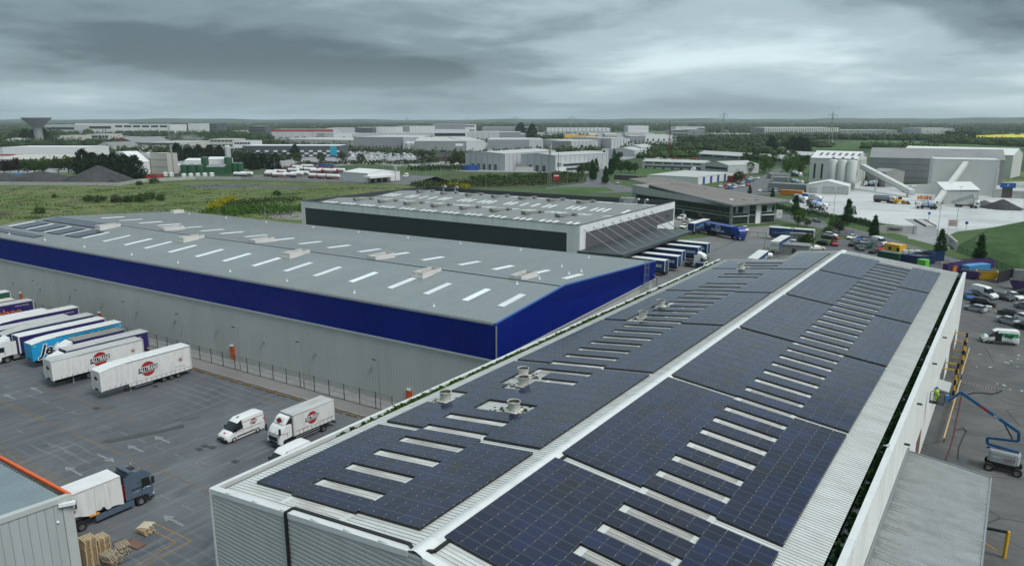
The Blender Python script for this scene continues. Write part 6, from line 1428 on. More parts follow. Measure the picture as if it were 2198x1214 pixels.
for t0, t1, c, bl_ in ((.4, 7.2, 6, .45), (13.6, 19.4, 5, .35)):
 for z0, z1 in ((.2, 2.85), (4.25, 6.7)): glaz(K0, gx, gn, t0, t1, z0, z1, c, off, 1, bl_ if z0 > 2 else .1)
 glaz(K0, gx, gn, t0, t1, 3.3, 4.15, c, off, 1, 0.0)
glaz(K0, gx, gn, 7.9, 10.6, .2, 3.2, 2, off, 1, 0); glaz(K0, gx, gn, 7.9, 10.6, 3.4, 7.0, 2, off, 2, 0)
for t0 in (0.0, 7.3, 10.7, 13.2, 19.6): p = K0 + gx * t0 + gn * .1; part(off, 'column', 'galv', lambda m: m.obox((p.x, p.y, 0), .3, .3, 7.2, math.atan2(gx.y, gx.x)))
p, q = K0 + gx * 10.9, K0 + gx * 13.0; part(off, 'entrance_panel', 'fascia_white', lambda m: m.bar(p.lerp(q, 0) + gn * .1 + Vector((0, 0, 3.5)), q + gn * .1 + Vector((0, 0, 3.5)), .2, 7.0))
for a, b in ((0.2, 7.3), (13.4, 19.6)): part(off, 'ledge', 'fascia_white', lambda m: m.bar(K0 + gx * a + gn * .35 + Vector((0, 0, 3.1)), K0 + gx * b + gn * .35 + Vector((0, 0, 3.1)), .8, .16))
R0, R1, R2, R3 = Vector((-83.6, 259.0, 8.1)), Vector((-70.2, 284.6, 8.3)), Vector((-140.5, 328, 11.2)), Vector((-149.5, 310.5, 11.2))
def rq(u_, v_): return R0.lerp(R3, u_).lerp(R1.lerp(R2, u_), v_) - Vector((0, 0, 1.2 * math.sin(math.pi * u_) * .35))
pm('seam_roof', (0.235, 0.215, 0.20), 0.5, 0, 0.06, 0.3, dirt=.25, dirtc=(.17, .155, .145))
NU = 16; mb = MB(); mb.loft([[rq(u_ / NU, 0), rq(u_ / NU, 1), rq(u_ / NU, 1) - Vector((0, 0, .5)), rq(u_ / NU, 0) - Vector((0, 0, .5))] for u_ in range(NU + 1)]); orf = mb.build('roof', 'seam_roof', off)
part(off, 'eave_trim', 'galv', lambda m: [m.bar(rq(k / NU, 0) - Vector((0, 0, .25)) + fn * .1, rq((k + 1) / NU, 0) - Vector((0, 0, .25)) + fn * .1, .12, .6) for k in range(NU)] + [m.bar(rq(0, 0) - Vector((0, 0, .25)), rq(0, 1) - Vector((0, 0, .25)), .14, .6)])
mb = MB()
for k in range(1, 86):
 u_ = k / 86; p = [rq(u_, v_) + Vector((0, 0, .03)) for v_ in (0.005, .5, .995)]
 for a, b in zip(p, p[1:]): mb.bar(a, b, .07, .07)
for v_ in (.25, .5, .75):
 for k in range(NU): mb.bar(rq(k / NU, v_) + Vector((0, 0, .02)), rq((k + 1) / NU, v_) + Vector((0, 0, .02)), .1, .05)
so = mb.build('roof_seam', 'seam_roof', orf); so['kind'] = 'stuff'
for u_, v_ in ((.12, .25), (.10, .45), (.07, .6), (.72, .5), (.5, .7)): c = rq(u_, v_); part(orf, 'roof_vent', 'paint_offwhite' if u_ == .12 else 'roof_unit', lambda m: m.lathe([(.8, 0), (.8, .25), (.5, .5), (0, .55)], 10, c))
office_apron = sheet('office_apron', [at(1448, 470), at(1569, 490), at(1640, 485), at(1672, 482), at(1720, 497), at(1640, 512), at(1520, 502), at(1420, 480)], .045, 'path_asphalt')
office_lawn = sheet('office_lawn', [at(1662, 480), at(1690, 478), at(1765, 498), at(1748, 505), at(1700, 492)], .05, 'grass_lawn')
for k, (c_, kd, a, b, l) in enumerate((('white', 'smallvan', (1452, 473), (1473, 469), 'white small van by the office end wall'), ('silver', 'saloon', (1490, 477), (1467, 477), 'silver saloon beside the white small van at the office'), ('white', 'hatch', (1460, 492), (1474, 486), 'white hatchback nearest the canopy corner'), ('white', 'suv', (1604, 502), (1595, 491), 'white car parked behind the blue truck cab'))): car(kd, c_, a, b, l, 'cars at the office')
mb = MB(); o = thing('office_sign', 'white upright sign board on posts at the office corner', 'sign', at(1671, 480), R(20)); part(o, 'board', 'fascia_white', lambda m: m.box(-1.0, 1.0, -.1, .1, 2.2, 5.2)); part(o, 'post', 'galv', lambda m: m.box(-.7, -.55, -.06, .06, 0, 2.2)); part(o, 'post', 'galv', lambda m: m.box(.55, .7, -.06, .06, 0, 2.2)); part(o, 'printed_motif', 'ink_grey', lambda m: m.prism([(-.2, 3.3), (.5, 3.5), (.35, 3.9), (0, 3.7)], -.115, -.1))
# road past the plant, verges, street trees
main_road = sheet('road', [at(1660, 470), at(1750, 488), at(1850, 518), at(1960, 553), at(2080, 590), at(2198, 628), (40, 200), (40, 228), at(2198, 597), at(2100, 568), at(2000, 540), at(1900, 508), at(1800, 482), at(1720, 464), at(1665, 455)], .04, 'road_asphalt')
entrance = sheet('plant_entrance', [at(1868, 498), at(1960, 514), at(2040, 535), at(2030, 505), at(2010, 490), at(1990, 470), at(1940, 470), at(1968, 485), at(1955, 500)], .05, 'road_dusty')
plant_yard = sheet('plant_yard', [at(1690, 432), at(1730, 418), at(1800, 400), at(2198, 390), at(2198, 480), at(2055, 497), at(2035, 505), at(2003, 492), at(1900, 480), at(1820, 468), at(1735, 452)], .03, 'plant_yard')
verge = sheet('verge', [at(1665, 455), at(1720, 462), at(1800, 480), at(1880, 500), at(1950, 512), at(1948, 508), at(1880, 492), at(1800, 474), at(1720, 457), at(1668, 451)], .052, 'grass_lawn')
verge2 = sheet('footpath', [at(1668, 451), at(1720, 457), at(1800, 474), at(1880, 492), at(1950, 508), at(1948, 505.5), at(1880, 489.5), at(1800, 472), at(1720, 455.5), at(1668, 449.7)], .056, 'path_asphalt')
hedge('hedge', 'clipped green hedge and mesh fence line along the plant road', [at(1660, 447), at(1735, 461), at(1820, 474), at(1892, 493)], 2.6, 2.3, 'leaf_mid', .3, 46)
rail_fence('green_fence', 'dark green mesh fence in front of the plant hedge', [at(1660, 450), at(1735, 464), at(1820, 477), at(1890, 495)], 2.2, 'paint_darkgreen', 2.8, (.1, .97), 12)
for q, s, l in (((1707, 461), 1.04, 'columnar street tree nearest the office on the plant road'), ((1818, 482), 1.2, 'tallest columnar street tree in front of the plant hedge'), ((1875, 510), .95, 'columnar street tree left of the entrance wall'), ((2017, 546), .95, 'windswept columnar tree beside the plant entrance'), ((2101, 560), .95, 'columnar tree farthest right along the plant road'), ((1609, 417), .62, 'small conical tree behind the office roof, left of two'), ((1658, 424), .62, 'small conical tree behind the office roof, right of two')): plant_tree('column', at(*q), s, l, 'columnar street trees')
for q, s, k, l in (((1713, 484), 1.0, 'bright', 'bright green bushy tree on the office lawn'), ((1732, 487), .45, 'round', 'young round tree on the office lawn edge'), ((1788, 495), .8, 'bright', 'yellow-green tree leaning over the yard fence'), ((1775, 510), .65, 'bright', 'leafy tree in the fence corner behind the trailers'), ((1731, 535), .75, 'round', 'round bush tree beside the blue toilet'), ((1800, 500), .7, 'olive', 'small scrubby tree by the scrap yard gate')): plant_tree(k, at(*q), s, l, 'trees at the yard corner')
rail_fence('black_gate', 'black steel double gate of the scrap yard', [at(1800, 506), at(1831, 511)], 2.4, 'trim_black', 3.4, (.1, .5, .97), 8, 'gate')
rail_fence('railing', 'black railing along the road behind the skips', [at(1845, 517), at(1960, 549), at(2080, 588), at(2140, 606)], 1.7, 'trim_black', 3.0, (.1, .97), 6)
car('saloon', 'darkgrey', (1764, 480), (1742, 472), 'dark saloon driving along the plant road', cat='car', name='moving_car')
for k in range(14):
 u_ = k / 14; a = at(1690 + 500 * u_, 462 + 147 * u_ + 4 * math.sin(u_ * 3)); b = at(1690 + 500 * (u_ + .03), 462 + 147 * (u_ + .03) + 4 * math.sin(u_ * 3)); mark('centre_dash', a, b, .15, 'line_road', main_road, .047)
# concrete plant
pm('plant_white', (0.70, 0.71, 0.69), 0.5, 0, 0.03, 0.2, dirt=0.3, dirtc=(0.5, 0.5, 0.47), stretch=(1, 1, .3), dscale=.2)
pm('plant_wall', (0.58, 0.60, 0.57), 0.55, 0, 0.03, 0.2, dirt=0.2, dirtc=(0.45, 0.46, 0.43), stretch=(1, 1, .3), dscale=.2)
pm('plant_grey', (0.27, 0.275, 0.27), 0.6, 0, 0.08, 0.1, dirt=0.5, dirtc=(0.2, 0.2, 0.19), dscale=.1)
def plus(p, z): return Vector((p.x, p.y, z))
A = shed('tall white batching shed with roof lights behind the silos', at(1735, 399), at(1834, 404), 26, 16.2, 'plant_wall', 'plant_white', 'x', 3.6, 'industrial shed', 'batching_shed', lights=0)
for x in (2.2, 6.2): strip_on(A, 'window', 'glass_mid', x, x + 1.0, 4.5, 13.0)
for k in range(8): x = 3.4 + 3.4 * k; part(A, 'rooflight', 'slate_clad', lambda m: m.loft([[(x, y, z), (x + 1.4, y, z), (x + 1.4, y, z + .08), (x, y, z + .08)] for y, z in ((4.5, 17.7), (9.2, 18.96))]))
for k in range(5): y = 4 + 4.2 * k; part(A, 'window', 'glass_mid', lambda m: m.box(A['L'] - .05, A['L'] + .06, y, y + .8, 2.5 + .2 * k, 15.2))
def silo_proto():
 t = thing('silo', 's', 'silo'); part(t, 'barrel', 'plant_wall', lambda m: m.lathe([(.9, 2.2), (2.45, 5.4), (2.5, 5.6), (2.5, 15.8), (2.2, 16.4), (0, 16.8)], 20), smooth=True)
 for k in range(4): a = k * math.pi / 2 + .7; part(t, 'leg', 'galv', lambda m: m.box(2.2 * math.cos(a) - .14, 2.2 * math.cos(a) + .14, 2.2 * math.sin(a) - .14, 2.2 * math.sin(a) + .14, 0, 6))
 part(t, 'brace', 'galv', lambda m: [m.bar((2.2 * math.cos(a), 2.2 * math.sin(a), z0), (2.2 * math.cos(a + 1.57), 2.2 * math.sin(a + 1.57), z1), .14) for k in range(4) for a in (k * math.pi / 2 + .7,) for z0, z1 in ((.6, 4.6), (4.6, .6))])
 part(t, 'filter_box', 'plant_grey', lambda m: m.box(-.6, .6, -.6, .6, 16.6, 18.0)); return t
SILO = Stock(silo_proto)
for k, l in enumerate(('leftmost', 'middle one', 'rightmost, against the white gable')): SILO.place(plus(at(1783, 408).lerp(at(1823, 410), k / 2), .03), 0, f'white cement silo on braced legs, {l}', 'cement silos')
B = shed('low white shed with three roller doors in front of the silos', at(1730, 414.5), at(1819.5, 418.5), 15, 4.3, 'plant_white', 'plant_white', 'y', 2.3, 'industrial shed', 'door_shed')
for a, b, z in ((1.5, 5.3, 3.2), (8.0, 14.0, 4.1), (14.6, 20.4, 4.1)): strip_on(B, 'roller_door', 'wall_grey_sheet', a, b, 0.05, z)
part(B, 'door', 'dark_steel', lambda m: m.box(B['L'] - .02, B['L'] + .06, 2.5, 3.5, 0, 2.1))
D = shed('long weathered grey block hall behind the plant', at(1862, 388), at(2150, 398), 36, 14.5, 'plant_grey', 'plant_grey', 'x', 5.5, 'industrial shed', 'block_hall')
for z in (3, 7.2, 11): strip_on(D, 'wall_course', 'concrete_grey', 1, D['L'] - 1, z, z + .25)
E_ = shed('white-roofed hall at the back of the plant', at(1928, 372), at(2168, 383), 34, hgt(at(1928, 372), 327), 'plant_wall', 'plant_white', 'x', 4, 'industrial shed', 'back_hall', lights=0)
E_H = hgt(at(1928, 372), 327)
for k in range(12): x = 6 + k * (E_['L'] - 12) / 12; part(E_, 'rooflight', 'roof_unit', lambda m: m.loft([[(x, y, z), (x + 2.5, y, z), (x + 2.5, y, z + .1), (x, y, z + .1)] for y, z in ((6, E_H + 1.5), (11, E_H + 2.75))]))
F_ = shed('small grey shed with sloping roof right of the silos', at(1866, 399), at(1899, 402), 16, 8.5, 'plant_grey', 'plant_grey', 'x', 1.5, 'industrial shed', 'feed_shed')
ca, cb = at(1996, 416), at(2136, 421); Cc = shed('big windowless white box hall of the plant', ca, cb, 17, hgt(ca, 341), 'plant_wall', 'plant_white', 'flat', 0, 'industrial shed', 'box_hall', rmat='plant_white')
LC = Cc['L']; part(Cc, 'retaining_wall', 'plant_wall', lambda m: m.prism([(-11, 0), (4, 0), (4, 5.6), (-6, 4.6), (-11, 2.0)], -1.5, -.4)); part(Cc, 'corner_trim', 'plant_white', lambda m: m.box(LC - .6, LC + .1, -.15, .6, 0, 14))
part(Cc, 'louvre', 'plant_grey', lambda m: [m.box(LC + .02, LC + .12, 4 + k * 1.6, 5.2 + k * 1.6, 3, 9) for k in range(6)])
aa, ab = at(2025, 439), at(2098, 441); Hn = shed('white lean-to hall with open side in front of the big box', aa, ab, 14, 6.4, 'plant_wall', 'plant_white', 'none', 0, 'industrial shed', 'lean_to_hall')
part(Hn, 'pitched_roof', 'plant_white', lambda m: m.loft([[(-.3, y, z), (Hn['L'] + .3, y, z + .4), (Hn['L'] + .3, y, z + .6), (-.3, y, z + .2)] for y, z in ((-.3, 6.5), (14.2, 9.0))])); part(Hn, 'gable', 'plant_wall', lambda m: m.prism([(0, 6.3), (14, 6.3), (14, 8.9)], .05, Hn['L'] - .05, 0, 'X')); part(Hn, 'open_bay', 'trim_black', lambda m: [m.box(Hn['L'] - .02, Hn['L'] + .08, .6 + k * 3.4, 3.4 + k * 3.4, .1, 6.0) for k in range(4)])
def conveyor(label, p, q, wd=2.4, legs=()):
 t = thing('conveyor', label, 'conveyor'); part(t, 'gallery', 'plant_wall', lambda m: m.bar(p, q, wd, wd * .9)); part(t, 'side_rail', 'plant_grey', lambda m: m.bar(Vector(p) - Vector((0, 0, wd * .45)), Vector(q) - Vector((0, 0, wd * .45)), wd * 1.06, .3))
 for f in legs: c = Vector(p).lerp(Vector(q), f); part(t, 'leg', 'plant_wall', lambda m: m.box(c.x - .35, c.x + .35, c.y - .35, c.y + .35, 0, c.z + 1.5))
conveyor('white covered conveyor sloping down from the batching shed gable', plus(at(1846, 404), 12.4), plus(at(1957, 424), 2.6), 2.6, (.32, .92))
conveyor('white conveyor leaning up the front of the big box hall', plus(at(2004, 448), 1.2), plus(at(2064, 418.5) - Vector((0, .8, 0)), 16.2), 2.2)
def mixer_proto():
 t = thing('mixer_truck', 'm', 'mixer truck'); cab(t, 4.3, 'paint_white', H=3.0, L=1.9, visor=False)
 part(t, 'chassis', 'chassis', lambda m: [m.box(-4.2, 3.2, s * .42 - .1, s * .42 + .1, .6, 1.15) for s in (1, -1)])
 dr = part(t, 'drum', 'paint_mixer', lambda m: m.lathe([(0, -2.4), (.7, -2.4), (.95, -2.0), (1.2, -.4), (1.22, .9), (.95, 2.0), (.4, 2.5), (0, 2.5)], 18, (0, 0, 0), 0, 'X'), smooth=True); dr.location = (-.7, 0, 2.45); dr.rotation_euler = (0, R(12), 0)
 part(dr, 'drum_stripe', 'ink_blue', lambda m: m.lathe([(1.21, -.1), (1.245, 0), (1.245, .15), (1.22, .3)], 18, axis='X'))
 part(t, 'hopper', 'paint_grey', lambda m: (m.box(-4.3, -3.4, -.6, .6, 2.6, 3.5), m.bar((-4.1, 0, 2.5), (-5.0, 0, 1.6), .5, .2))); part(t, 'drum_stand', 'dark_steel', lambda m: (m.box(-3.3, -2.9, -.8, .8, 1.1, 2.2), m.box(1.5, 1.9, -.8, .8, 1.1, 2.0)))
 for x in (3.1, 1.5, -2.0, -3.3):
  for s in (1, -1): wheel(t, x, s * 1.0, .5, .38, 'rim_dirty')
 return t
MIX = Stock(mixer_proto)
def mix(a, b, label):
 p, q = at(*a), at(*b); MIX.place(plus((p + q) / 2, .04), heading(q, p), label, 'concrete mixer trucks')
for a, b, l in (((1962, 447), (2014, 450), 'silver mixer truck crossing the open plant yard'), ((1975, 414), (1935, 412), 'mixer truck loading under the end of the conveyor'), ((2024, 416), (1999, 413), 'blue-grey mixer half hidden behind the leaning conveyor'), ((1852, 400), (1889, 401), 'mixer truck beside the silos under the conveyor head'), ((1742, 438), (1692, 431), 'mixer truck behind the nearest street tree'), ((1773, 452), (1738, 448), 'mixer truck parked at the hedge beside a blue tipper'), ((1826, 452), (1835, 465), 'mixer truck whose drum shows behind the tallest street tree'), ((1728, 399), (1692, 396), 'grey-drummed mixer parked left of the batching shed'), ((1720, 380), (1698, 378), 'white-drummed mixer far left of the plant near the units')): mix(a, b, l)
def lorry(name, label, a, b, kind, cabm='paint_white', bodym='plant_white', cat='truck'):
 p, q = at(*a), at(*b); t = thing(name, label, cat, plus((p + q) / 2, .04), heading(q, p)); cab(t, 4.6, cabm, H=3.3, L=2.0, visor=False)
 part(t, 'chassis', 'chassis', lambda m: [m.box(-5, 3.2, s * .42 - .1, s * .42 + .1, .6, 1.1) for s in (1, -1)])
 for x in (3.3, 1.7, -2.6, -3.9):
  for s in (1, -1): wheel(t, x, s * 1.0, .5, .38, 'rim_dirty')
 if kind == 'box': part(t, 'body', bodym, lambda m: m.box(-5, 2.3, -1.25, 1.25, 1.1, 3.9)); part(t, 'blue_panel', 'ink_blue', lambda m: [m.prism([(-5, 1.3), (-2.2, 1.3), (-1.2, 2.6), (-2.2, 3.8), (-5, 3.8)], s * 1.25, s * 1.27) for s in (1, -1)]); [letter('K', 1.3, t, (.4, s * 1.27, 2.6), (-s, 0, 0), 'ink_blue') for s in (1, -1)]
 if kind == 'tank': part(t, 'tank', bodym, lambda m: m.lathe([(0, -5.2), (.9, -5.1), (1.15, -4.8), (1.15, 2.0), (.9, 2.3), (0, 2.4)], 16, (0, 0, 2.2), 0, 'X'), smooth=True); part(t, 'tank_stripe', 'ink_blue', lambda m: m.box(-4.8, 1.9, -.6, .6, 3.2, 3.38))
 if kind == 'tip':
  bd = part(t, 'tipper_body', bodym, lambda m: m.prism([(-.4, 0), (8.2, 0), (8.6, 1.5), (-.9, 1.5)], -1.2, 1.2)); bd.location = (-5.2, 0, 1.3); bd.rotation_euler = (0, R(-24), 0); part(t, 'tipping_ram', 'galv', lambda m: m.cyl((2.0, 0, 1.0), (2.1, 0, 4.9), .16, n=8))
 if kind == 'flat': part(t, 'tipper_body', bodym, lambda m: m.prism([(-5, 1.2), (2.2, 1.2), (2.3, 2.6), (-5.2, 2.6)], -1.25, 1.25))
 return t
lorry('box_lorry', 'white lorry with blue arrow panel parked by the batching shed', (1771, 437), (1716, 431), 'box'); lorry('tanker_lorry', 'blue-topped cement tanker beside the yellow loader', (1924, 437), (1874, 433), 'tank', 'paint_offwhite', 'paint_grey'); lorry('tipper_lorry', 'white lorry with raised grey tipper body beside the gravel heap', (2110, 448), (2043, 443), 'tip', 'paint_white', 'paint_silver'); lorry('tipper_lorry', 'tipper with blue sheeted load at the plant hedge', (1729, 444), (1763, 438), 'flat', 'paint_brown', 'paint_blue')
def loader():
 p, q = at(1950, 438), at(1913, 437); t = thing('wheel_loader', 'yellow wheel loader with its bucket lowered in the plant yard', 'loader', plus((p + q) / 2, .04), heading(q, p))
 part(t, 'body', 'paint_yellow', lambda m: (m.box(-3.0, -.2, -.9, .9, .9, 2.1), m.box(-.2, 1.4, -.7, .7, .9, 1.6)), bevel=.08); part(t, 'cabin', 'glass_dark', lambda m: m.box(-1.0, .5, -.7, .7, 2.1, 3.3)); part(t, 'cabin_roof', 'paint_yellow', lambda m: m.box(-1.1, .6, -.8, .8, 3.3, 3.45))
 part(t, 'lift_arm', 'paint_yellow', lambda m: [m.bar((.9, s * .6, 1.7), (3.0, s * .6, .7), .25, .4) for s in (1, -1)]); part(t, 'bucket', 'dark_steel', lambda m: m.prism([(2.9, .15), (4.3, .1), (3.2, 1.4), (2.9, 1.2)], -1.4, 1.4))
 for x in (-1.9, 1.5):
  for s in (1, -1): wheel(t, x, s * 1.05, .75, .55, 'paint_yellow')
loader()
def heap(name, label, c, rx, ry, h, mat, seed=1, rz=0.0, cat='heap', ridges=1):
 rr = random.Random(seed); mb = MB(); n, k = 40, 12; off_ = [rr.uniform(.8, 1.15) for _ in range(n)]; v = []
 for j in range(k + 1):
  t = j / k
  for i in range(n):
   a = 2 * math.pi * i / n; r = (1 - t) * (1 + (off_[i] - 1) * (1 - t)); v.append((rx * r * math.cos(a), ry * r * math.sin(a), h * (t ** .92) * (1 if t < 1 else 1) + rr.uniform(-.03, .03) * h * (0 < j < k)))
 mb.raw(v, [(j * n + i, j * n + (i + 1) % n, (j + 1) * n + (i + 1) % n, (j + 1) * n + i) for j in range(k) for i in range(n)])
 return tag(mb.build(name, mat, None, c, rz, smooth=True), label, cat)
heap('gravel_heap', 'dark gravel heap in front of the plant lean-to hall', at(2150, 448), 8.5, 6, 4.2, 'gravel_dark', 3)
heap('gravel_heap', 'grey gravel heap against the open bays', at(2112, 442), 7, 6, 2.6, 'gravel_grey', 5)
sg = thing('entrance_wall', 'pale curved stone entrance wall with the plant name', 'wall'); wa, wb = at(1885, 500), at(1963, 502); h_ = heading(wa, wb); wl = (wb - wa).length
part(sg, 'wall', 'concrete_pale', lambda m: m.bar(wa + Vector((0, 0, 1.35)), wb + Vector((0, 0, 1.35)), .5, 2.7)); nv = Vector((math.sin(h_), -math.cos(h_), 0)); pc = wa.lerp(wb, .43) + nv * .27
part(sg, 'name_panel', 'concrete_grey', lambda m: m.obox((pc.x, pc.y, .75), wl * .44, .04, 1.5, h_)); letter('Kilsaran', 1.15, sg, pc + nv * .05 + Vector((0, 0, 1.5)), (math.cos(h_), math.sin(h_), 0), 'ink_black', bold=.03)
part(sg, 'pier', 'concrete_pale', lambda m: m.obox((wb.x, wb.y, 0), .9, .9, 2.9, h_))
s2 = thing('entrance_wall', 'short pale entrance wall with panel right of the plant entrance', 'wall'); wa, wb = at(2030, 515), at(2053, 536); part(s2, 'wall', 'concrete_pale', lambda m: m.bar(wa + Vector((0, 0, 1.2)), wb + Vector((0, 0, 1.2)), .5, 2.4)); part(s2, 'name_panel', 'ink_grey', lambda m: m.bar(wa.lerp(wb, .35) + Vector((-.3, -.1, 1.3)), wa.lerp(wb, .7) + Vector((-.3, -.1, 1.3)), .04, 1.1))
wbp = thing('weighbridge', 'low weighbridge deck with rails in the plant entrance', 'weighbridge', plus(at(1985, 480), .05), heading(at(1968, 471), at(2003, 490))); part(wbp, 'deck', 'concrete_pale', lambda m: m.box(-9, 9, -1.6, 1.6, 0, .35)); [part(wbp, 'kerb_rail', 'dark_steel', lambda m: m.box(-9, 9, s * 1.7 - .1, s * 1.7 + .1, .0, .6)) for s in (1, -1)]
bo = thing('notice_board', 'white notice board with red lettering at the weighbridge', 'sign', at(2044, 492), R(15)); part(bo, 'board', 'fascia_white', lambda m: m.box(-1.6, 1.6, -.06, .06, 1.0, 3.6)); part(bo, 'red_text_line', 'ink_red', lambda m: [m.box(-1.3, 1.3 - .2 * (k % 2), -.08, -.06, 1.3 + k * .5, 1.55 + k * .5) for k in range(4)]); [part(bo, 'post', 'galv', lambda m: m.box(x - .06, x + .06, -.05, .05, 0, 1.0)) for x in (-1.2, 1.2)]
for q, l in (((1993, 472), 'blue round sign on a post beside the weighbridge'), ((2073, 494), 'blue round sign on a post at the yard exit')): t = thing('road_sign', l, 'sign', at(*q), R(20)); part(t, 'post', 'dark_steel', lambda m: m.cyl((0, 0, 0), (0, 0, 2.4), .06, n=6)); part(t, 'sign_face', 'paint_blue', lambda m: m.cyl((0, -.05, 2.6), (0, 0, 2.6), .55, n=14))
t = thing('loading_gate', 'concrete block wall with blue header over a loading gate at the right', 'gate', at(2160, 425), R(12)); part(t, 'wall', 'concrete_pale', lambda m: (m.box(-6, -2.2, 0, 1, 0, 4.2), m.box(2.2, 9, 0, 1, 0, 3.6))); part(t, 'header', 'paint_blue', lambda m: m.box(-3.2, 3.2, -.3, 1.2, 5, 7.4)); part(t, 'dark_opening', 'vent_inside', lambda m: m.box(-2.2, 2.2, .3, .9, 0, 5)); letter('P', 1.6, t, (0, -.32, 6.2), (1, 0, 0), 'ink_white')
for k in range(3):
 for j in range(3):
  mb = MB(); mb.box(-2.6, 2.6, -1.2, 1.2, 0, 1.5); tag(mb.build('wrapped_pallet_row', 'bag_white', None, plus(at(2168 + 12 * k, 398 + 2.5 * j), .02 + 1.55 * (2 - j) * .0), R(10)), 'pale green wrapped block stack at the right edge behind the plant, ' + ('left', 'middle', 'right')[k] + ' ' + ('back row', 'middle row', 'front row')[j], 'pallet stack', 'wrapped block stacks')
mb = MB(); bank = [at(2055, 540), at(2198, 598), at(2230, 590), at(2230, 470), at(2198, 477), at(2120, 492), at(2060, 525)]
cb_ = sum((Vector(p) for p in bank), Vector()) / len(bank); n = len(bank); mb.raw([(p.x, p.y, .03) for p in bank] + [(p.lerp(cb_, .35).x, p.lerp(cb_, .35).y, 2.2) for p in bank], [(i, (i + 1) % n, n + (i + 1) % n, n + i) for i in range(n)] + [tuple(range(n, 2 * n))]); tag(mb.build('grass_bank', 'grass_bank', None), kind='structure')
rail_fence('green_fence', 'green mesh fence at the foot of the grass bank', [at(2053, 541), at(2110, 562), at(2170, 588), at(2198, 600)], 2.0, 'paint_darkgreen', 2.8, (.1, .97), 10)
t = thing('barrier_stack', 'orange plastic barriers standing in the plant yard', 'barrier', plus(at(1983, 428), .04), R(20))
for k in range(5): part(t, 'barrier', 'paint_orange', lambda m: m.box(-3 + k * 1.3, -1.9 + k * 1.3, -.1 + .3 * (k % 2), .1 + .3 * (k % 2), 0, 1.5 + .3 * (k % 2)))
# scrap and skip yard
scrap_yard = sheet('scrap_yard', [at(1735, 548), at(1800, 512), at(1845, 520), at(1960, 553), at(2080, 592), at(2140, 610), at(2198, 640), (8, 168), (-8, 168), (-25, 160), (-45, 170)], .05, 'yard_wet')
def container(label, a, b, wd, h, mat, group=None, cat='container', name='container', ribs_=True, open_top=False):
 p, q = at(*a), at(*b); L_ = (q - p).length; t = thing(name, label, cat, plus(p, .06), heading(p, q), group)
 if open_top:
  part(t, 'shell', mat, lambda m: (m.box(0, L_, 0, .08, .2, h), m.box(0, L_, wd - .08, wd, .2, h), m.box(0, .08, .08, wd - .08, .2, h), m.box(L_ - .08, L_, .08, wd - .08, .2, h), m.box(0, L_, 0, wd, .1, .2))); part(t, 'load', 'debris', lambda m: m.box(.1, L_ - .1, .1, wd - .1, .2, h * .8))
 else: part(t, 'shell', mat, lambda m: m.box(0, L_, 0, wd, .1, h))
 if ribs_: o = part(t, 'side_rib', mat, lambda m: [m.box(k * .55 + .2, k * .55 + .38, -.05, 0, .25, h - .15) for k in range(int(L_ / .55))]); o['kind'] = 'stuff'
 part(t, 'rail', mat, lambda m: (m.box(-.03, L_ + .03, -.07, .0, h - .14, h + .02), m.box(-.03, L_ + .03, -.07, 0, .08, .24))); return t
G_S = 'skips and containers in the scrap yard'
cab_y = container('yellow site cabin with two windows among the containers', (1896, 547), (1928, 553), 3, 3.4, 'paint_yellow', None, 'cabin', 'site_cabin', False)
for x in (1.4, 4.0): part(cab_y, 'window', 'glass_dark', lambda m: m.box(x, x + .9, -.06, .0, 1.7, 2.7))
container('dark green container behind the solar roof ridge', (1882, 558), (1928, 566), 2.4, 2.6, 'paint_darkgreen', G_S); container('dark blue container with rusty lid left of the green bin', (1927, 564), (1968, 571), 2.4, 2.5, 'paint_navy', G_S); container('dark blue skip behind the bright green bin', (1978, 572), (2006, 566), 4.5, 2.6, 'paint_navy', G_S, open_top=True); container('blue roll-on skip on the far side of the containers', (1998, 562), (2026, 560), 3, 2.5, 'paint_navy', G_S, open_top=True)
container('bright green wheeled bin between the dark containers', (1967, 574), (1985, 577), 2, 2.2, 'paint_lime', G_S, 'bin', 'waste_bin')
for k in range(6): container('purple open skip in the long row under the columnar tree, ' + ('first', 'second', 'third', 'fourth', 'fifth', 'sixth')[k] + ' from the left', (2022 + 12 * k, 585 - 2.2 * k), (2034 + 12 * k, 588 - 2.2 * k), 5.5, 2.3, 'paint_violet', G_S, 'skip', 'skip', True, True)
container('orange open skip with rubble in front of the purple row', (2045, 588), (2094, 580), 2.4, 1.9, 'paint_orange', G_S, 'skip', 'skip', True, True); container('light blue long container right of the orange skip', (2078, 590), (2124, 585), 2.4, 2.2, 'paint_skyblue', G_S)
def skip(label, c, rz, mat, s=1.0):
 t = thing('skip', label, 'skip', c, rz, G_S); part(t, 'shell', mat, lambda m: m.loft([[(-1.3, y * .8, .1), (1.2, y * .8, .1), (2.0, y, 1.2), (1.8, y, 1.8), (-1.9, y, 1.8), (-1.9, y, 1.2)] for y in (-.95, .95)])); part(t, 'rim', mat, lambda m: m.box(-2, 1.9, -1.05, 1.05, 1.78, 1.86)); part(t, 'load', 'debris', lambda m: m.box(-1.8, 1.7, -.85, .85, 1.86, 1.92)); t.scale = (s,) * 3
skip('bright yellow enclosed skip at the near right corner of the row', at(2117, 600) + Vector((0, 0, .06)), R(10), 'paint_yellow', 1.15); skip('pale purple broken skip left of the yellow one', at(2083, 598) + Vector((0, 0, .06)), R(-15), 'paint_violet', 1.05); skip('dark purple bin at the right edge', at(2192, 622) + Vector((0, 0, .06)), R(5), 'paint_violet', 1.2)
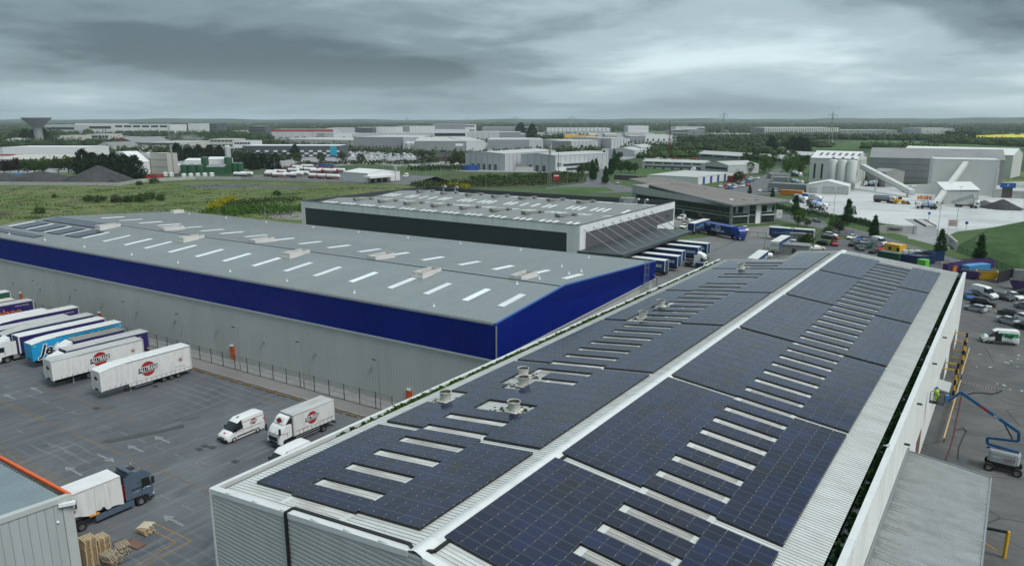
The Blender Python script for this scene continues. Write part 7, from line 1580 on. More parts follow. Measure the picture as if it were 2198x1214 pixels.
t = thing('steel_gate', 'black sheet-steel gate leaf standing open beside the yellow skip', 'gate', plus(at(2142, 608), .05), heading(at(2142, 608), at(2176, 600))); part(t, 'leaf', 'trim_black', lambda m: m.box(0, 6.2, -.06, .06, .1, 2.9)); part(t, 'frame', 'dark_steel', lambda m: (m.box(-.1, .1, -.1, .1, 0, 3), m.box(6.1, 6.4, -.15, .15, 0, 3)))
t = thing('gate_pier', 'concrete block gate pier at the right of the black gate', 'pier', plus(at(2184, 603), .05), R(8)); part(t, 'block', 'concrete_grey', lambda m: m.box(-1, 1, -.6, .6, 0, 1.4)); part(t, 'block', 'concrete_grey', lambda m: m.box(-.98, .98, -.58, .58, 1.43, 2.8))
G_C = 'scrapped cars in the scrap yard'
for k, (kd, c_, a, b, l) in enumerate((('saloon', 'white', (1818, 515), (1838, 510), 'white saloon farthest by the scrap yard gate'), ('hatch', 'blue', (1835, 521), (1850, 513), 'light blue hatchback beside the white saloon at the gate'), ('saloon', 'grey', (1846, 527), (1862, 519), 'grey car behind the blue hatchback in the scrap yard'), ('suv', 'black', (1822, 531), (1842, 525), 'black off-roader in the scrap yard opening'), ('van', 'white', (1902, 529), (1872, 522), 'white van next to the yellow cabin'), ('saloon', 'darkgrey', (1853, 540), (1838, 533), 'dark car beside the small green van'), ('smallvan', 'darkgreen', (1850, 535), (1868, 531), 'small dark green and white van in the scrap yard'), ('hatch', 'black', (1866, 546), (1882, 539), 'black hatchback nearest the roof ridge'), ('saloon', 'black', (1872, 535), (1888, 530), 'black saloon in front of the yellow cabin'), ('hatch', 'red', (1893, 541), (1884, 534), 'red vehicle beside the yellow cabin'), ('van', 'white', (1937, 549), (1926, 540), 'white van right of the yellow cabin'), ('hatch', 'red', (1796, 531), (1786, 522), 'crushed red hatchback at the end of the car heap'), ('hatch', 'black', (1779, 527), (1757, 524), 'dark wrecked car in the car heap'), ('saloon', 'white', (1765, 536), (1742, 536), 'white estate at the foot of the car heap'), ('hatch', 'silver', (1740, 538), (1722, 538), 'silver car left of the white estate by the fence'))): car(kd, c_, a, b, l, G_C, name='scrap_car')
for k, (c_, dx, l) in enumerate((('black', 0, 'wrecked black car stacked on top of the heap'), ('white', 2.5, 'wrecked white car topmost of the heap'), ('darkred', 5, 'wrecked dark red car on the right of the heap'))):
 o = car('hatch', c_, (1785 + dx * 2, 524), (1768 + dx * 2, 522), l, G_C, name='scrap_car'); o.location.z = 1.35 + .9 * (k == 1); o.rotation_euler.x = R(6 * (k - 1))
t = thing('bag_stack', 'stack of white bulk bags behind the green bin', 'bag stack', plus(at(1955, 556), .05), R(20))
for k in range(6): part(t, 'bulk_bag', 'bag_white', lambda m: m.box(-2.4 + (k % 3) * 1.6, -1.0 + (k % 3) * 1.6, -.7, .7, (k // 3) * 1.3, 1.25 + (k // 3) * 1.3), bevel=.15)
# right-hand yard: cars, van, boom lift, workers
G_R = 'cars parked in the right-hand yard'
for kd, c_, a, b, l, cat in (('van', 'white', (2133, 643), (2091, 633), 'white panel van parked nose-right at the back of the row', 'van'), ('hatch', 'blue', (2086, 647), (2073, 636), 'blue hatchback against the corner of the white wall', 'car'), ('saloon', 'black', (2108, 641), (2082, 633), 'black saloon between the blue hatchback and white van', 'car'), ('saloon', 'darkgrey', (2174, 648), (2134, 637), 'dark grey saloon right of the white van', 'car'), ('saloon', 'white', (2197, 647), (2158, 635), 'white saloon behind the dark grey one', 'car'), ('suv', 'black', (2134, 660), (2087, 653), 'black off-roader in front of the white van', 'car'), ('hatch', 'silver', (2073, 663), (2113, 672), 'silver hatchback with its tail towards the white tank', 'car'), ('saloon', 'darkgrey', (2194, 682), (2148, 674), 'dark saloon behind the silver liftback', 'car'), ('saloon', 'silver', (2189, 700), (2145, 690), 'silver liftback nearest the green and white van', 'car'), ('hatch', 'white', (2222, 696), (2183, 684), 'white car at the right edge beside the silver liftback', 'car'), ('saloon', 'grey', (2228, 668), (2182, 660), 'grey car cut by the right edge', 'car'), ('saloon', 'black', (2228, 712), (2192, 704), 'black car cut by the right edge below the white one', 'car'), ('saloon', 'black', (2226, 638), (2184, 632), 'black car at the far right end of the back row', 'car')): car(kd, c_, a, b, l, G_R, cat, 'parked_van' if cat == 'van' else 'parked_car')
t = thing('plastic_tank', 'white plastic tank in a cage beside the silver hatchback', 'tank', plus(at(2121, 668), .04), R(10)); part(t, 'bottle', 'bag_white', lambda m: m.box(-.55, .55, -.55, .55, .15, 1.1), bevel=.06); part(t, 'cage', 'galv', lambda m: [m.box(x - .02, x + .02, y - .02, y + .02, 0, 1.15) for x in (-.6, 0, .6) for y in (-.6, .6)])
def dosvan(t):
 for s in (1, -1):
  part(t, 'green_panel', 'paint_green', lambda m: m.prism([(-2.55, 1.42), (-2.55, 2.06), (.2, 2.06), (-.35, 1.42)], s * .995, s * 1.02)); part(t, 'green_leaf', 'paint_green', lambda m: m.prism([(-1.7, 1.43), (-.7, 1.43), (-1.4, 1.1)], s * 1.012, s * 1.022)); letter('Doğ', .62, t, (-1.15, s * 1.035, 1.55), (-s, 0, 0), 'ink_black', bold=.03); letter('plant hire', .2, t, (-1.3, s * 1.035, 1.0), (-s, 0, 0), 'ink_black')
 part(t, 'door_opening', 'trim_black', lambda m: [m.box(-.15, .85, s * 1.012 - .004, s * 1.012 + .01, .5, 2.0) for s in (1,)]); part(t, 'bonnet', 'paint_green', lambda m: m.box(2.1, 2.6, -.7, .7, 1.0, 1.17), bevel=.05); part(t, 'sill', 'trim_black', lambda m: [m.box(-2.5, 2.2, s * 1.0 - .02, s * 1.0 + .03, .3, .42) for s in (1, -1)])
v = panel_van('panel_van', 'white van with green nose and side panel, its side door open', mk=dosvan); pa, pb = at(2099, 735), at(2187, 743); v.location = plus((pa + pb) / 2 + Vector((0, 1.0, 0)), .04); v.rotation_euler = (0, 0, heading(pb, pa))
def aty(x, y, Y): d = ray(x, y); return Vector((0, 0, CAMZ)) + d * (Y / d.y)
bl_ = thing('boom_lift', 'blue articulated boom lift on a grey turret with its basket at the wall', 'boom lift', (0, 0, 0)); YB = 92.0
bp = at(2150, 1012); bp.y = YB
part(bl_, 'chassis', 'trim_black', lambda m: m.box(bp.x - 1.5, bp.x + 1.5, YB - .7, YB + .7, .45, 1.0), bevel=.08)
for x in (-1.25, 1.35):
 for y in (-1.0, 1.0): wh = wheel(bl_, bp.x + x, YB + y, .48, .36, 'rim')
part(bl_, 'turret', 'paint_liftgrey', lambda m: m.prism([(bp.x + a, YB + b) for a, b in ((-1.35, -.8), (1.2, -.9), (1.5, -.4), (1.5, .5), (1.2, .95), (-1.2, .9), (-1.5, .3), (-1.5, -.4))], 1.05, 2.35, 0, 'Z'), bevel=.12); letter('NIFTY', .4, bl_, (bp.x + .55, YB - .93, 1.6), (1, .0, 0), 'ink_red'); letter('HEIGHTS', .26, bl_, (bp.x - .6, YB - .88, 1.75), (1, 0, 0), 'ink_white')
J = [Vector((bp.x + 1.3, YB, 2.5)), aty(2119, 951, YB), aty(2119, 938, YB), aty(2186, 946, YB), aty(2187, 927, YB), aty(2062, 841, YB - 1.0), aty(2034, 861, YB - 1.3)]
for i, (w_, h2) in enumerate(((.26, .26), (.3, .24), (.26, .26), (.3, .24), (.28, .32), (.2, .24))): part(bl_, 'boom_arm', 'paint_liftblue', lambda m: m.bar(J[i], J[i + 1], w_, h2))
part(bl_, 'lift_ram', 'dark_steel', lambda m: m.bar(J[3].lerp(J[2], .2) + Vector((0, .3, .1)), J[4].lerp(J[5], .25) + Vector((0, .3, -.2)), .14)); part(bl_, 'lower_link', 'paint_liftblue', lambda m: m.bar(J[0] + Vector((0, .3, -.1)), J[1] + Vector((0, .3, -.5)), .2))
dm = (J[5] - J[4]).normalized(); part(bl_, 'name_plate', 'ink_red', lambda m: m.bar(J[4].lerp(J[5], .52) - Vector((0, .20, 0)), J[4].lerp(J[5], .68) - Vector((0, .20, 0)), .02, .24)); letter('HR21', .3, bl_, J[4].lerp(J[5], .38) - Vector((0, .2, 0)), -dm, 'ink_white', ydir=(0, 0, 1))
bk = J[6] + Vector((-.9, 0, -.35)); part(bl_, 'basket_floor', 'dark_steel', lambda m: m.box(bk.x - .85, bk.x + .6, bk.y - .5, bk.y + .5, bk.z - .06, bk.z))
part(bl_, 'basket_rail', 'dark_steel', lambda m: [m.box(bk.x + a, bk.x + b, bk.y + c, bk.y + d, bk.z + z, bk.z + z + .04) for z in (.5, 1.05) for a, b, c, d in ((-.85, .6, -.5, -.46), (-.85, .6, .46, .5), (-.85, -.81, -.46, .46), (.56, .6, -.46, .46))] + [m.box(bk.x + a, bk.x + a + .04, bk.y + c, bk.y + c + .04, bk.z, bk.z + 1.05) for a in (-.85, -.1, .56) for c in (-.5, .46)])
part(bl_, 'control_box', 'paint_skyblue', lambda m: m.box(bk.x + .62, bk.x + .95, bk.y - .25, bk.y + .25, bk.z + .45, bk.z + 1.1), bevel=.05)
def skin_mesh(name, joints, edges, mat, root=0):
 me = bpy.data.meshes.new(name); me.from_pydata([j[:3] for j in joints], edges, []); o = bpy.data.objects.new(name, me); col.objects.link(o); md = o.modifiers.new('s', 'SKIN'); sv = me.skin_vertices[0].data
 for i, j in enumerate(joints): sv[i].radius = (j[3], j[4] if len(j) > 4 else j[3]); sv[i].use_root = i == root
 sb = o.modifiers.new('d', 'SUBSURF'); sb.levels = 1; sb.render_levels = 1; dg = bpy.context.evaluated_depsgraph_get(); m2 = bpy.data.meshes.new_from_object(o.evaluated_get(dg)); bpy.data.objects.remove(o); m2.materials.clear(); m2.materials.append(M(mat)); m2.shade_smooth(); m2.name = name; return m2
def worker(label, loc, rz, jacket, trousers, helmet, arms, legs):
 """arms: (elbow, wrist) for each side; legs: (knee, ankle) for each side; local +x is where the person faces"""
 t = thing('person', label, 'person', loc, rz); hp, ch, nk, hd = (0, 0, .95), (.03, 0, 1.3), (.05, 0, 1.5), (.08, 0, 1.66)
 J_ = [(*hp, .13, .16), (*ch, .13, .18), (*nk, .055), (*hd, .095, .085)]; E2 = [(0, 1), (1, 2), (2, 3)]; jk = [(*hp, .16, .19), (*ch, .16, .22), (.04, 0, 1.46, .09, .14)]; je = [(0, 1), (1, 2)]; tr_ = [(*hp, .15, .18)]; te = []
 for s, (el, wr), (kn, an) in ((1, arms[0], legs[0]), (-1, arms[1], legs[1])):
  sh = (.03, .20 * s, 1.42); b = len(J_); J_ += [(*sh, .06), (*el, .05), (*wr, .038), (wr[0] + .09, wr[1], wr[2] - .02, .035, .025)]; E2 += [(1, b), (b, b + 1), (b + 1, b + 2), (b + 2, b + 3)]
  b = len(jk); jk += [(*sh, .085), (*el, .07), (*wr, .06)]; je += [(1, b), (b, b + 1), (b + 1, b + 2)]
  b = len(J_); hj = (0, .10 * s, .88); J_ += [(*hj, .09), (*kn, .065), (*an, .045), (an[0] + .16, an[1], an[2] - .04, .04)]; E2 += [(0, b), (b, b + 1), (b + 1, b + 2), (b + 2, b + 3)]; b = len(tr_); tr_ += [(*hj, .115), (*kn, .085), (*an, .07)]; te += [(0, b), (b, b + 1), (b + 1, b + 2)]
 put('body', skin_mesh('body', J_, E2, 'skin'), t); put('jacket', skin_mesh('jacket', jk, je, jacket), t); put('trousers', skin_mesh('trousers', tr_, te, trousers), t)
 part(t, 'helmet', helmet, lambda m: m.lathe([(.16, -.02), (.15, .0), (.135, .06), (.09, .12), (0, .145)], 14, (.08, 0, 1.70)), smooth=True); part(t, 'boot', 'cloth_dark', lambda m: [m.box(l[1][0] - .08, l[1][0] + .2, l[1][1] - .05, l[1][1] + .05, max(0, l[1][2] - .1), l[1][2] + .06) for l in legs])
 return t
worker('worker in yellow-green overalls and blue helmet standing in the boom lift basket', (bk.x - .2, bk.y, bk.z), R(150), 'hivis_yellow', 'hivis_yellow', 'helmet_blue', (((.22, .24, 1.22), (.5, .18, 1.18)), ((.20, -.26, 1.2), (.45, -.12, 1.2))), (((.05, .11, .5), (.0, .12, .1)), ((.03, -.11, .5), (.0, -.12, .1))))
worker('worker in an orange vest and white helmet walking along the white wall', at(2068, 757, .04), R(200), 'hivis_orange', 'cloth_dark', 'paint_white', (((-.05, .27, 1.15), (.12, .26, .95)), ((.02, -.27, 1.15), (.2, -.24, 1.0))), (((.22, .1, .52), (.18, .1, .1)), ((-.02, -.1, .5), (-.28, -.1, .14))))
def stripe_post(par, x, y, h):
 for k in range(6): part(par, 'post_band', 'paint_yellow' if k % 2 == 0 else 'trim_black', lambda m: m.cyl((x, y, h * k / 6), (x, y, h * (k + 1) / 6), .16, n=10))
for i, (ya, yb, l) in enumerate(((112.5, 115.5, 'nearer the boom lift'), (128.5, 133.5, 'farther, beside the walking worker'))):
 t = thing('loading_bay_guard', 'yellow and black striped loading bay guard frame, ' + l, 'guard frame', (0, 0, .03))
 for y in (ya, yb): stripe_post(t, -3.9, y, 4.6); part(t, 'tie_bar', 'paint_yellow', lambda m: m.bar((-5.6, y, 4.4), (-3.9, y, 4.4), .14)); part(t, 'tie_bar', 'paint_yellow', lambda m: m.bar((-5.6, y, 1.6), (-3.9, y, 1.6), .14))
for a, b, l in (((2064, 803), (2081, 747), 'yellow timber guard rail beyond the canopy, farther of two'), ((2026, 940), (2062, 816), 'yellow timber guard rail below the basket, nearer of two')):
 p, q = at(*a, 1.0), at(*b, 1.0); t = thing('guard_rail', l, 'rail'); part(t, 'rail', 'timber_yellow', lambda m: m.bar(p, q, .14, .16)); [part(t, 'post', 'dark_steel', lambda m: m.bar(plus(p.lerp(q, f), .03), p.lerp(q, f), .1)) for f in (.05, .5, .95)]
t = thing('height_barrier', 'yellow post and beam barrier at the lower right edge', 'barrier', at(2155, 1196, .03), R(0)); part(t, 'post', 'paint_yellow', lambda m: m.cyl((0, 0, 0), (0, 0, 2.6), .16, n=10)); part(t, 'beam', 'trim_black', lambda m: m.bar((0, 0, 2.5), (-2.6, -.4, 2.5), .2)); part(t, 'brace', 'paint_yellow', lambda m: m.bar((-.4, 0, .4), (-2.6, -.4, 1.6), .08))
for y0, y1 in ((110, 118), (126, 136), (84, 88)): mb = MB(); mb.box(XR - .02, XR + .09, y0, y1, .05, 4.4); mb.build('bay_door', 'brick_red' if y0 == 84 else 'slate_clad', solar)
mb = MB(); mb.loft([[(XR + .02, y, 4.9), (-4.0, y, 4.6), (-4.0, y, 4.75), (XR + .02, y, 5.05)] for y in (101.5, 105.5)]); mb.build('dock_hood', 'wall_grey_sheet', solar)
t = thing('dark_cover', 'crumpled dark sheet leaning at the canopy corner', 'cover', (-1.6, 78.5, .03)); part(t, 'sheet', 'trim_black', lambda m: m.loft([[(-.6, -.5, 0), (.5, -.4, 0), (.3, -.1, 1.5)], [(-.5, .5, 0), (.7, .5, 0), (.1, .2, 1.2)]]))
def hose(name, label, pts, mat, r=.05, cat='hose'):
 mb = MB(); P_ = [at(*p, .09) for p in pts]
 for a, b in zip(P_, P_[1:]): mb.cyl(a, b, r, n=6)
 tag(mb.build(name, mat, None), label, cat)
hose('hose', 'thin dark hose looped on the wet asphalt before the boom lift', ((2030, 985), (2040, 960), (2047, 935), (2052, 905), (2060, 870), (2066, 840)), 'ink_maroon'); hose('hose', 'second thin hose curling towards the boom lift', ((2056, 985), (2058, 960), (2066, 940), (2074, 925), (2068, 918), (2052, 922)), 'ink_black', .04); hose('cable', 'heavy black cable lying across the yard beyond the boom', ((2075, 847), (2090, 842), (2110, 843), (2130, 845), (2142, 842), (2150, 838)), 'ink_black', .09, 'cable')
P_ = [at(2064, 819, .9).lerp(at(2140, 836, .5), k / 24) for k in range(25)]; t = thing('barrier_tape', 'red and white barrier tape stretched over the yard', 'tape')
for k in range(24): part(t, 'tape_band', 'ink_red' if k % 2 else 'ink_white', lambda m: m.bar(P_[k], P_[k + 1], .02, .1))
part(t, 'stake', 'dark_steel', lambda m: m.bar(plus(P_[0], 0), P_[0], .05)); part(t, 'stake', 'dark_steel', lambda m: m.bar(plus(P_[-1], 0), P_[-1], .05))
rr = random.Random(5); mb = MB()
for _ in range(13):
 c = at(rr.uniform(2090, 2195), rr.uniform(760, 850)); mb.obox((c.x, c.y, .036), rr.uniform(.15, .8), rr.uniform(.1, .3), .01, rr.uniform(0, 3))
tag(mb.build('litter', 'bag_white', right_yard), kind='stuff')
# gull on the parapet
if 1:
 t = thing('gull', 'white gull standing on the right-hand parapet of the solar roof', 'bird', (-6.0, 61.2, 12.47), R(40)); part(t, 'body', 'gull_white', lambda m: m.lathe([(0, -.26), (.05, -.22), (.1, -.05), (.095, .08), (.05, .2), (0, .22)], 10, (0, 0, .18), 0, 'X'), smooth=True); part(t, 'head', 'gull_white', lambda m: m.lathe([(0, -.06), (.05, -.02), (.05, .03), (0, .07)], 8, (.2, 0, .30)), smooth=True); part(t, 'wing', 'paint_grey', lambda m: m.prism([(-.4, .2), (.08, .27), (.05, .2)], -.09, .09)); part(t, 'beak', 'paint_yellow', lambda m: m.cyl((.24, 0, .31), (.32, 0, .29), .015, .004, 6)); part(t, 'leg', 'paint_orange', lambda m: [m.cyl((0, s * .04, 0), (0, s * .04, .1), .01, n=5) for s in (1, -1)])
nth = ['first', 'second', 'third', 'fourth', 'fifth', 'sixth', 'seventh', 'eighth', 'ninth', 'tenth', 'eleventh']
def mk_steam(n):
 m = bpy.data.materials.new(n); m.use_nodes = True; nt = m.node_tree; nt.nodes.clear(); o = nt.nodes.new('ShaderNodeOutputMaterial'); v = nt.nodes.new('ShaderNodeVolumePrincipled'); v.inputs['Color'].default_value = (.95, .97, 1, 1); tc = nt.nodes.new('ShaderNodeTexCoord'); no = nt.nodes.new('ShaderNodeTexNoise'); no.inputs['Scale'].default_value = 2.2; no.inputs['Detail'].default_value = 4; r = nt.nodes.new('ShaderNodeMapRange'); r.inputs[1].default_value = .5; r.inputs[2].default_value = .75; r.inputs[3].default_value = 0; r.inputs[4].default_value = .12
 nt.links.new(tc.outputs['Object'], no.inputs['Vector']); nt.links.new(no.outputs[0], r.inputs[0]); nt.links.new(r.outputs[0], v.inputs['Density']); nt.links.new(v.outputs[0], o.inputs['Volume']); return m
SPEC['steam'] = mk_steam
# open field and estate grounds
field = sheet('field', [(-520, 60), (-195, 62), (-189, 112), (-192, 156), (-192, 216), at(915, 408), at(960, 398), at(830, 393), at(640, 392), at(430, 388), at(285, 397), at(0, 398), at(-200, 410)], .012, 'grass_field')
sheet('dirt_track', [at(395, 398), at(470, 394), at(560, 396), at(640, 402), at(645, 406), at(540, 402), at(470, 405), at(400, 402)], .03, 'gravel_grey', parent=field)
sheet('bare_earth', [at(545, 452), at(600, 446), at(650, 458), at(650, 472), at(590, 470)], .03, 'path_asphalt', parent=field)
tanker_yard = sheet('tanker_yard', [at(505, 378), at(640, 368), at(760, 370), at(930, 378), at(975, 392), at(880, 396), at(780, 393), at(640, 388), at(510, 384)], .03, 'road_asphalt')
estate = sheet('estate_ground', [at(180, 372), at(520, 366), at(800, 352), at(1000, 368), at(1280, 372), at(1330, 345), at(1480, 318), at(1400, 285), at(600, 284), at(100, 300), at(-100, 330), at(-60, 372)], .008, 'road_dusty')
greens = sheet('rough_ground', [at(870, 398), at(960, 372), at(1000, 372), at(1285, 374), at(1262, 392), at(1190, 404), at(960, 405)], .03, 'grass_rough')
lawn = sheet('roundabout_lawn', [at(1150, 409), at(1215, 401), at(1300, 402), at(1320, 410), at(1260, 414)], .06, 'grass_lawn')
lawn2 = sheet('meadow', [at(1305, 374), at(1345, 358), at(1500, 368), at(1420, 378), at(1320, 382)], .04, 'grass_lawn')
road2 = sheet('road', [at(1170, 403), at(1255, 393), at(1262, 376), at(1280, 356), at(1296, 342), at(1300, 328), at(1314, 328), at(1312, 342), at(1303, 356), at(1298, 376), at(1312, 393), at(1365, 404), at(1360, 412), at(1300, 414), at(1180, 411)], .05, 'road_asphalt')
road3 = sheet('road', [at(1620, 388), at(1645, 374), at(1665, 362), at(1680, 362), at(1668, 376), at(1650, 392), at(1690, 415), at(1560, 420), at(1530, 405)], .045, 'road_asphalt')
sheet('rape_field', [at(2000, 293), at(2040, 290), at(2198, 288), at(2260, 290), at(2260, 296), at(2110, 295)], .5, 'yellow_field')
for k, p in enumerate((((1590, 318), (1740, 322), (2198, 318), (2198, 312), (1880, 308), (1700, 308)), ((1850, 330), (2198, 345), (2230, 330), (1900, 318)))): sheet('pasture', px(*p), .02 + .01 * k, 'grass_lawn')
# industrial buildings of the estate
pm('clad_light', (0.50, 0.52, 0.53), .5, 0, .04, .05, dirt=.2, dirtc=(.4, .41, .41), dscale=.05); pm('clad_mid', (0.27, 0.285, 0.295), .5, 0, .05, .05); pm('clad_dark', (0.085, 0.095, 0.105), .5, 0, .05, .05); pm('clad_white', (0.70, 0.71, 0.70), .5, 0, .03, .05); pm('clad_cream', (0.50, 0.48, 0.43), .6, 0, .05, .05); pm('roof_pale', (0.46, 0.47, 0.45), .6, 0, .08, .04, dirt=.3, dirtc=(.33, .33, .3), dscale=.05)
G_E = 'industrial buildings of the estate'
def bld(label, x0, y0, x1, y1, yt, depth, wall, roof='roof_pale', ridge='flat', rise=1.5, deco='', cat='warehouse', name='warehouse'):
 a, b = at(x0, y0), at(x1, y1); h = hgt(a, yt); depth *= 1.5 if name == 'warehouse' and y0 < 330 else 1; t = shed(label, a, b, depth, h, wall, roof, ridge, rise, cat, name, G_E); L_ = t['L']
 for d in deco.split():
  k, n = d[0], int(d[1:] or 1)
  if k == 'p': [part(t, 'downpipe', 'clad_dark', lambda m: m.box(L_ * i / n - .15, L_ * i / n + .15, -.12, 0, 0, h)) for i in range(1, n)]
  if k == 's': [part(t, 'downpipe', 'clad_dark', lambda m: m.box(L_, L_ + .12, depth * i / n - .15, depth * i / n + .15, 0, h)) for i in range(1, n)]
  if k == 'w': [win_row(t, L_ * .05, L_ * .97, h * (j + .45) / n, h * (j + .8) / n, 6, gap=L_ * .03) for j in range(n)]
  if k == 'b': strip_on(t, 'window_band', 'glass_mid', L_ * .04, L_ * .96, h * .45, h * .72)
  if k == 'd': [strip_on(t, 'loading_door', 'clad_dark', L_ * (i + .3) / n, L_ * (i + .62) / n, 0, min(5.5, h * .42)) for i in range(n)]
  if k == 'r': strip_on(t, 'red_band', 'paint_red', 0, L_, h * .78, h * 1.0, -.1)
  if k == 't': strip_on(t, 'dark_band', 'clad_dark', 0, L_, h * .72, h, -.1)
  if k == 'c': [strip_on(t, 'chequer_panel', 'clad_white' if (i + j) % 2 else 'clad_dark', L_ * i / n, L_ * (i + .9) / n, h * (.05 + .2 * j), h * (.2 + .2 * j), -.1) for i in range(n) for j in range(3)]
  if k == 'k': strip_on(t, 'teal_panel', 'paint_teal', L_ * n / 10, L_ * (n / 10 + .07), h * .15, h, -.2)
  if k == 'f': [strip_on(t, 'fin', 'clad_white', L_ * i / n, L_ * (i + .6) / n, h * .45, h * 1.02, -.6, .6) for i in range(n)]
  if k == 'y': strip_on(t, 'yellow_band', 'paint_yellow', 0, L_, h * .3, h, -.1)
  if k == 'g': strip_on(t, 'sign_panel', 'fascia_white', L_ * .8, L_ * .95, h * .6, h * .8, -.12)
 return t
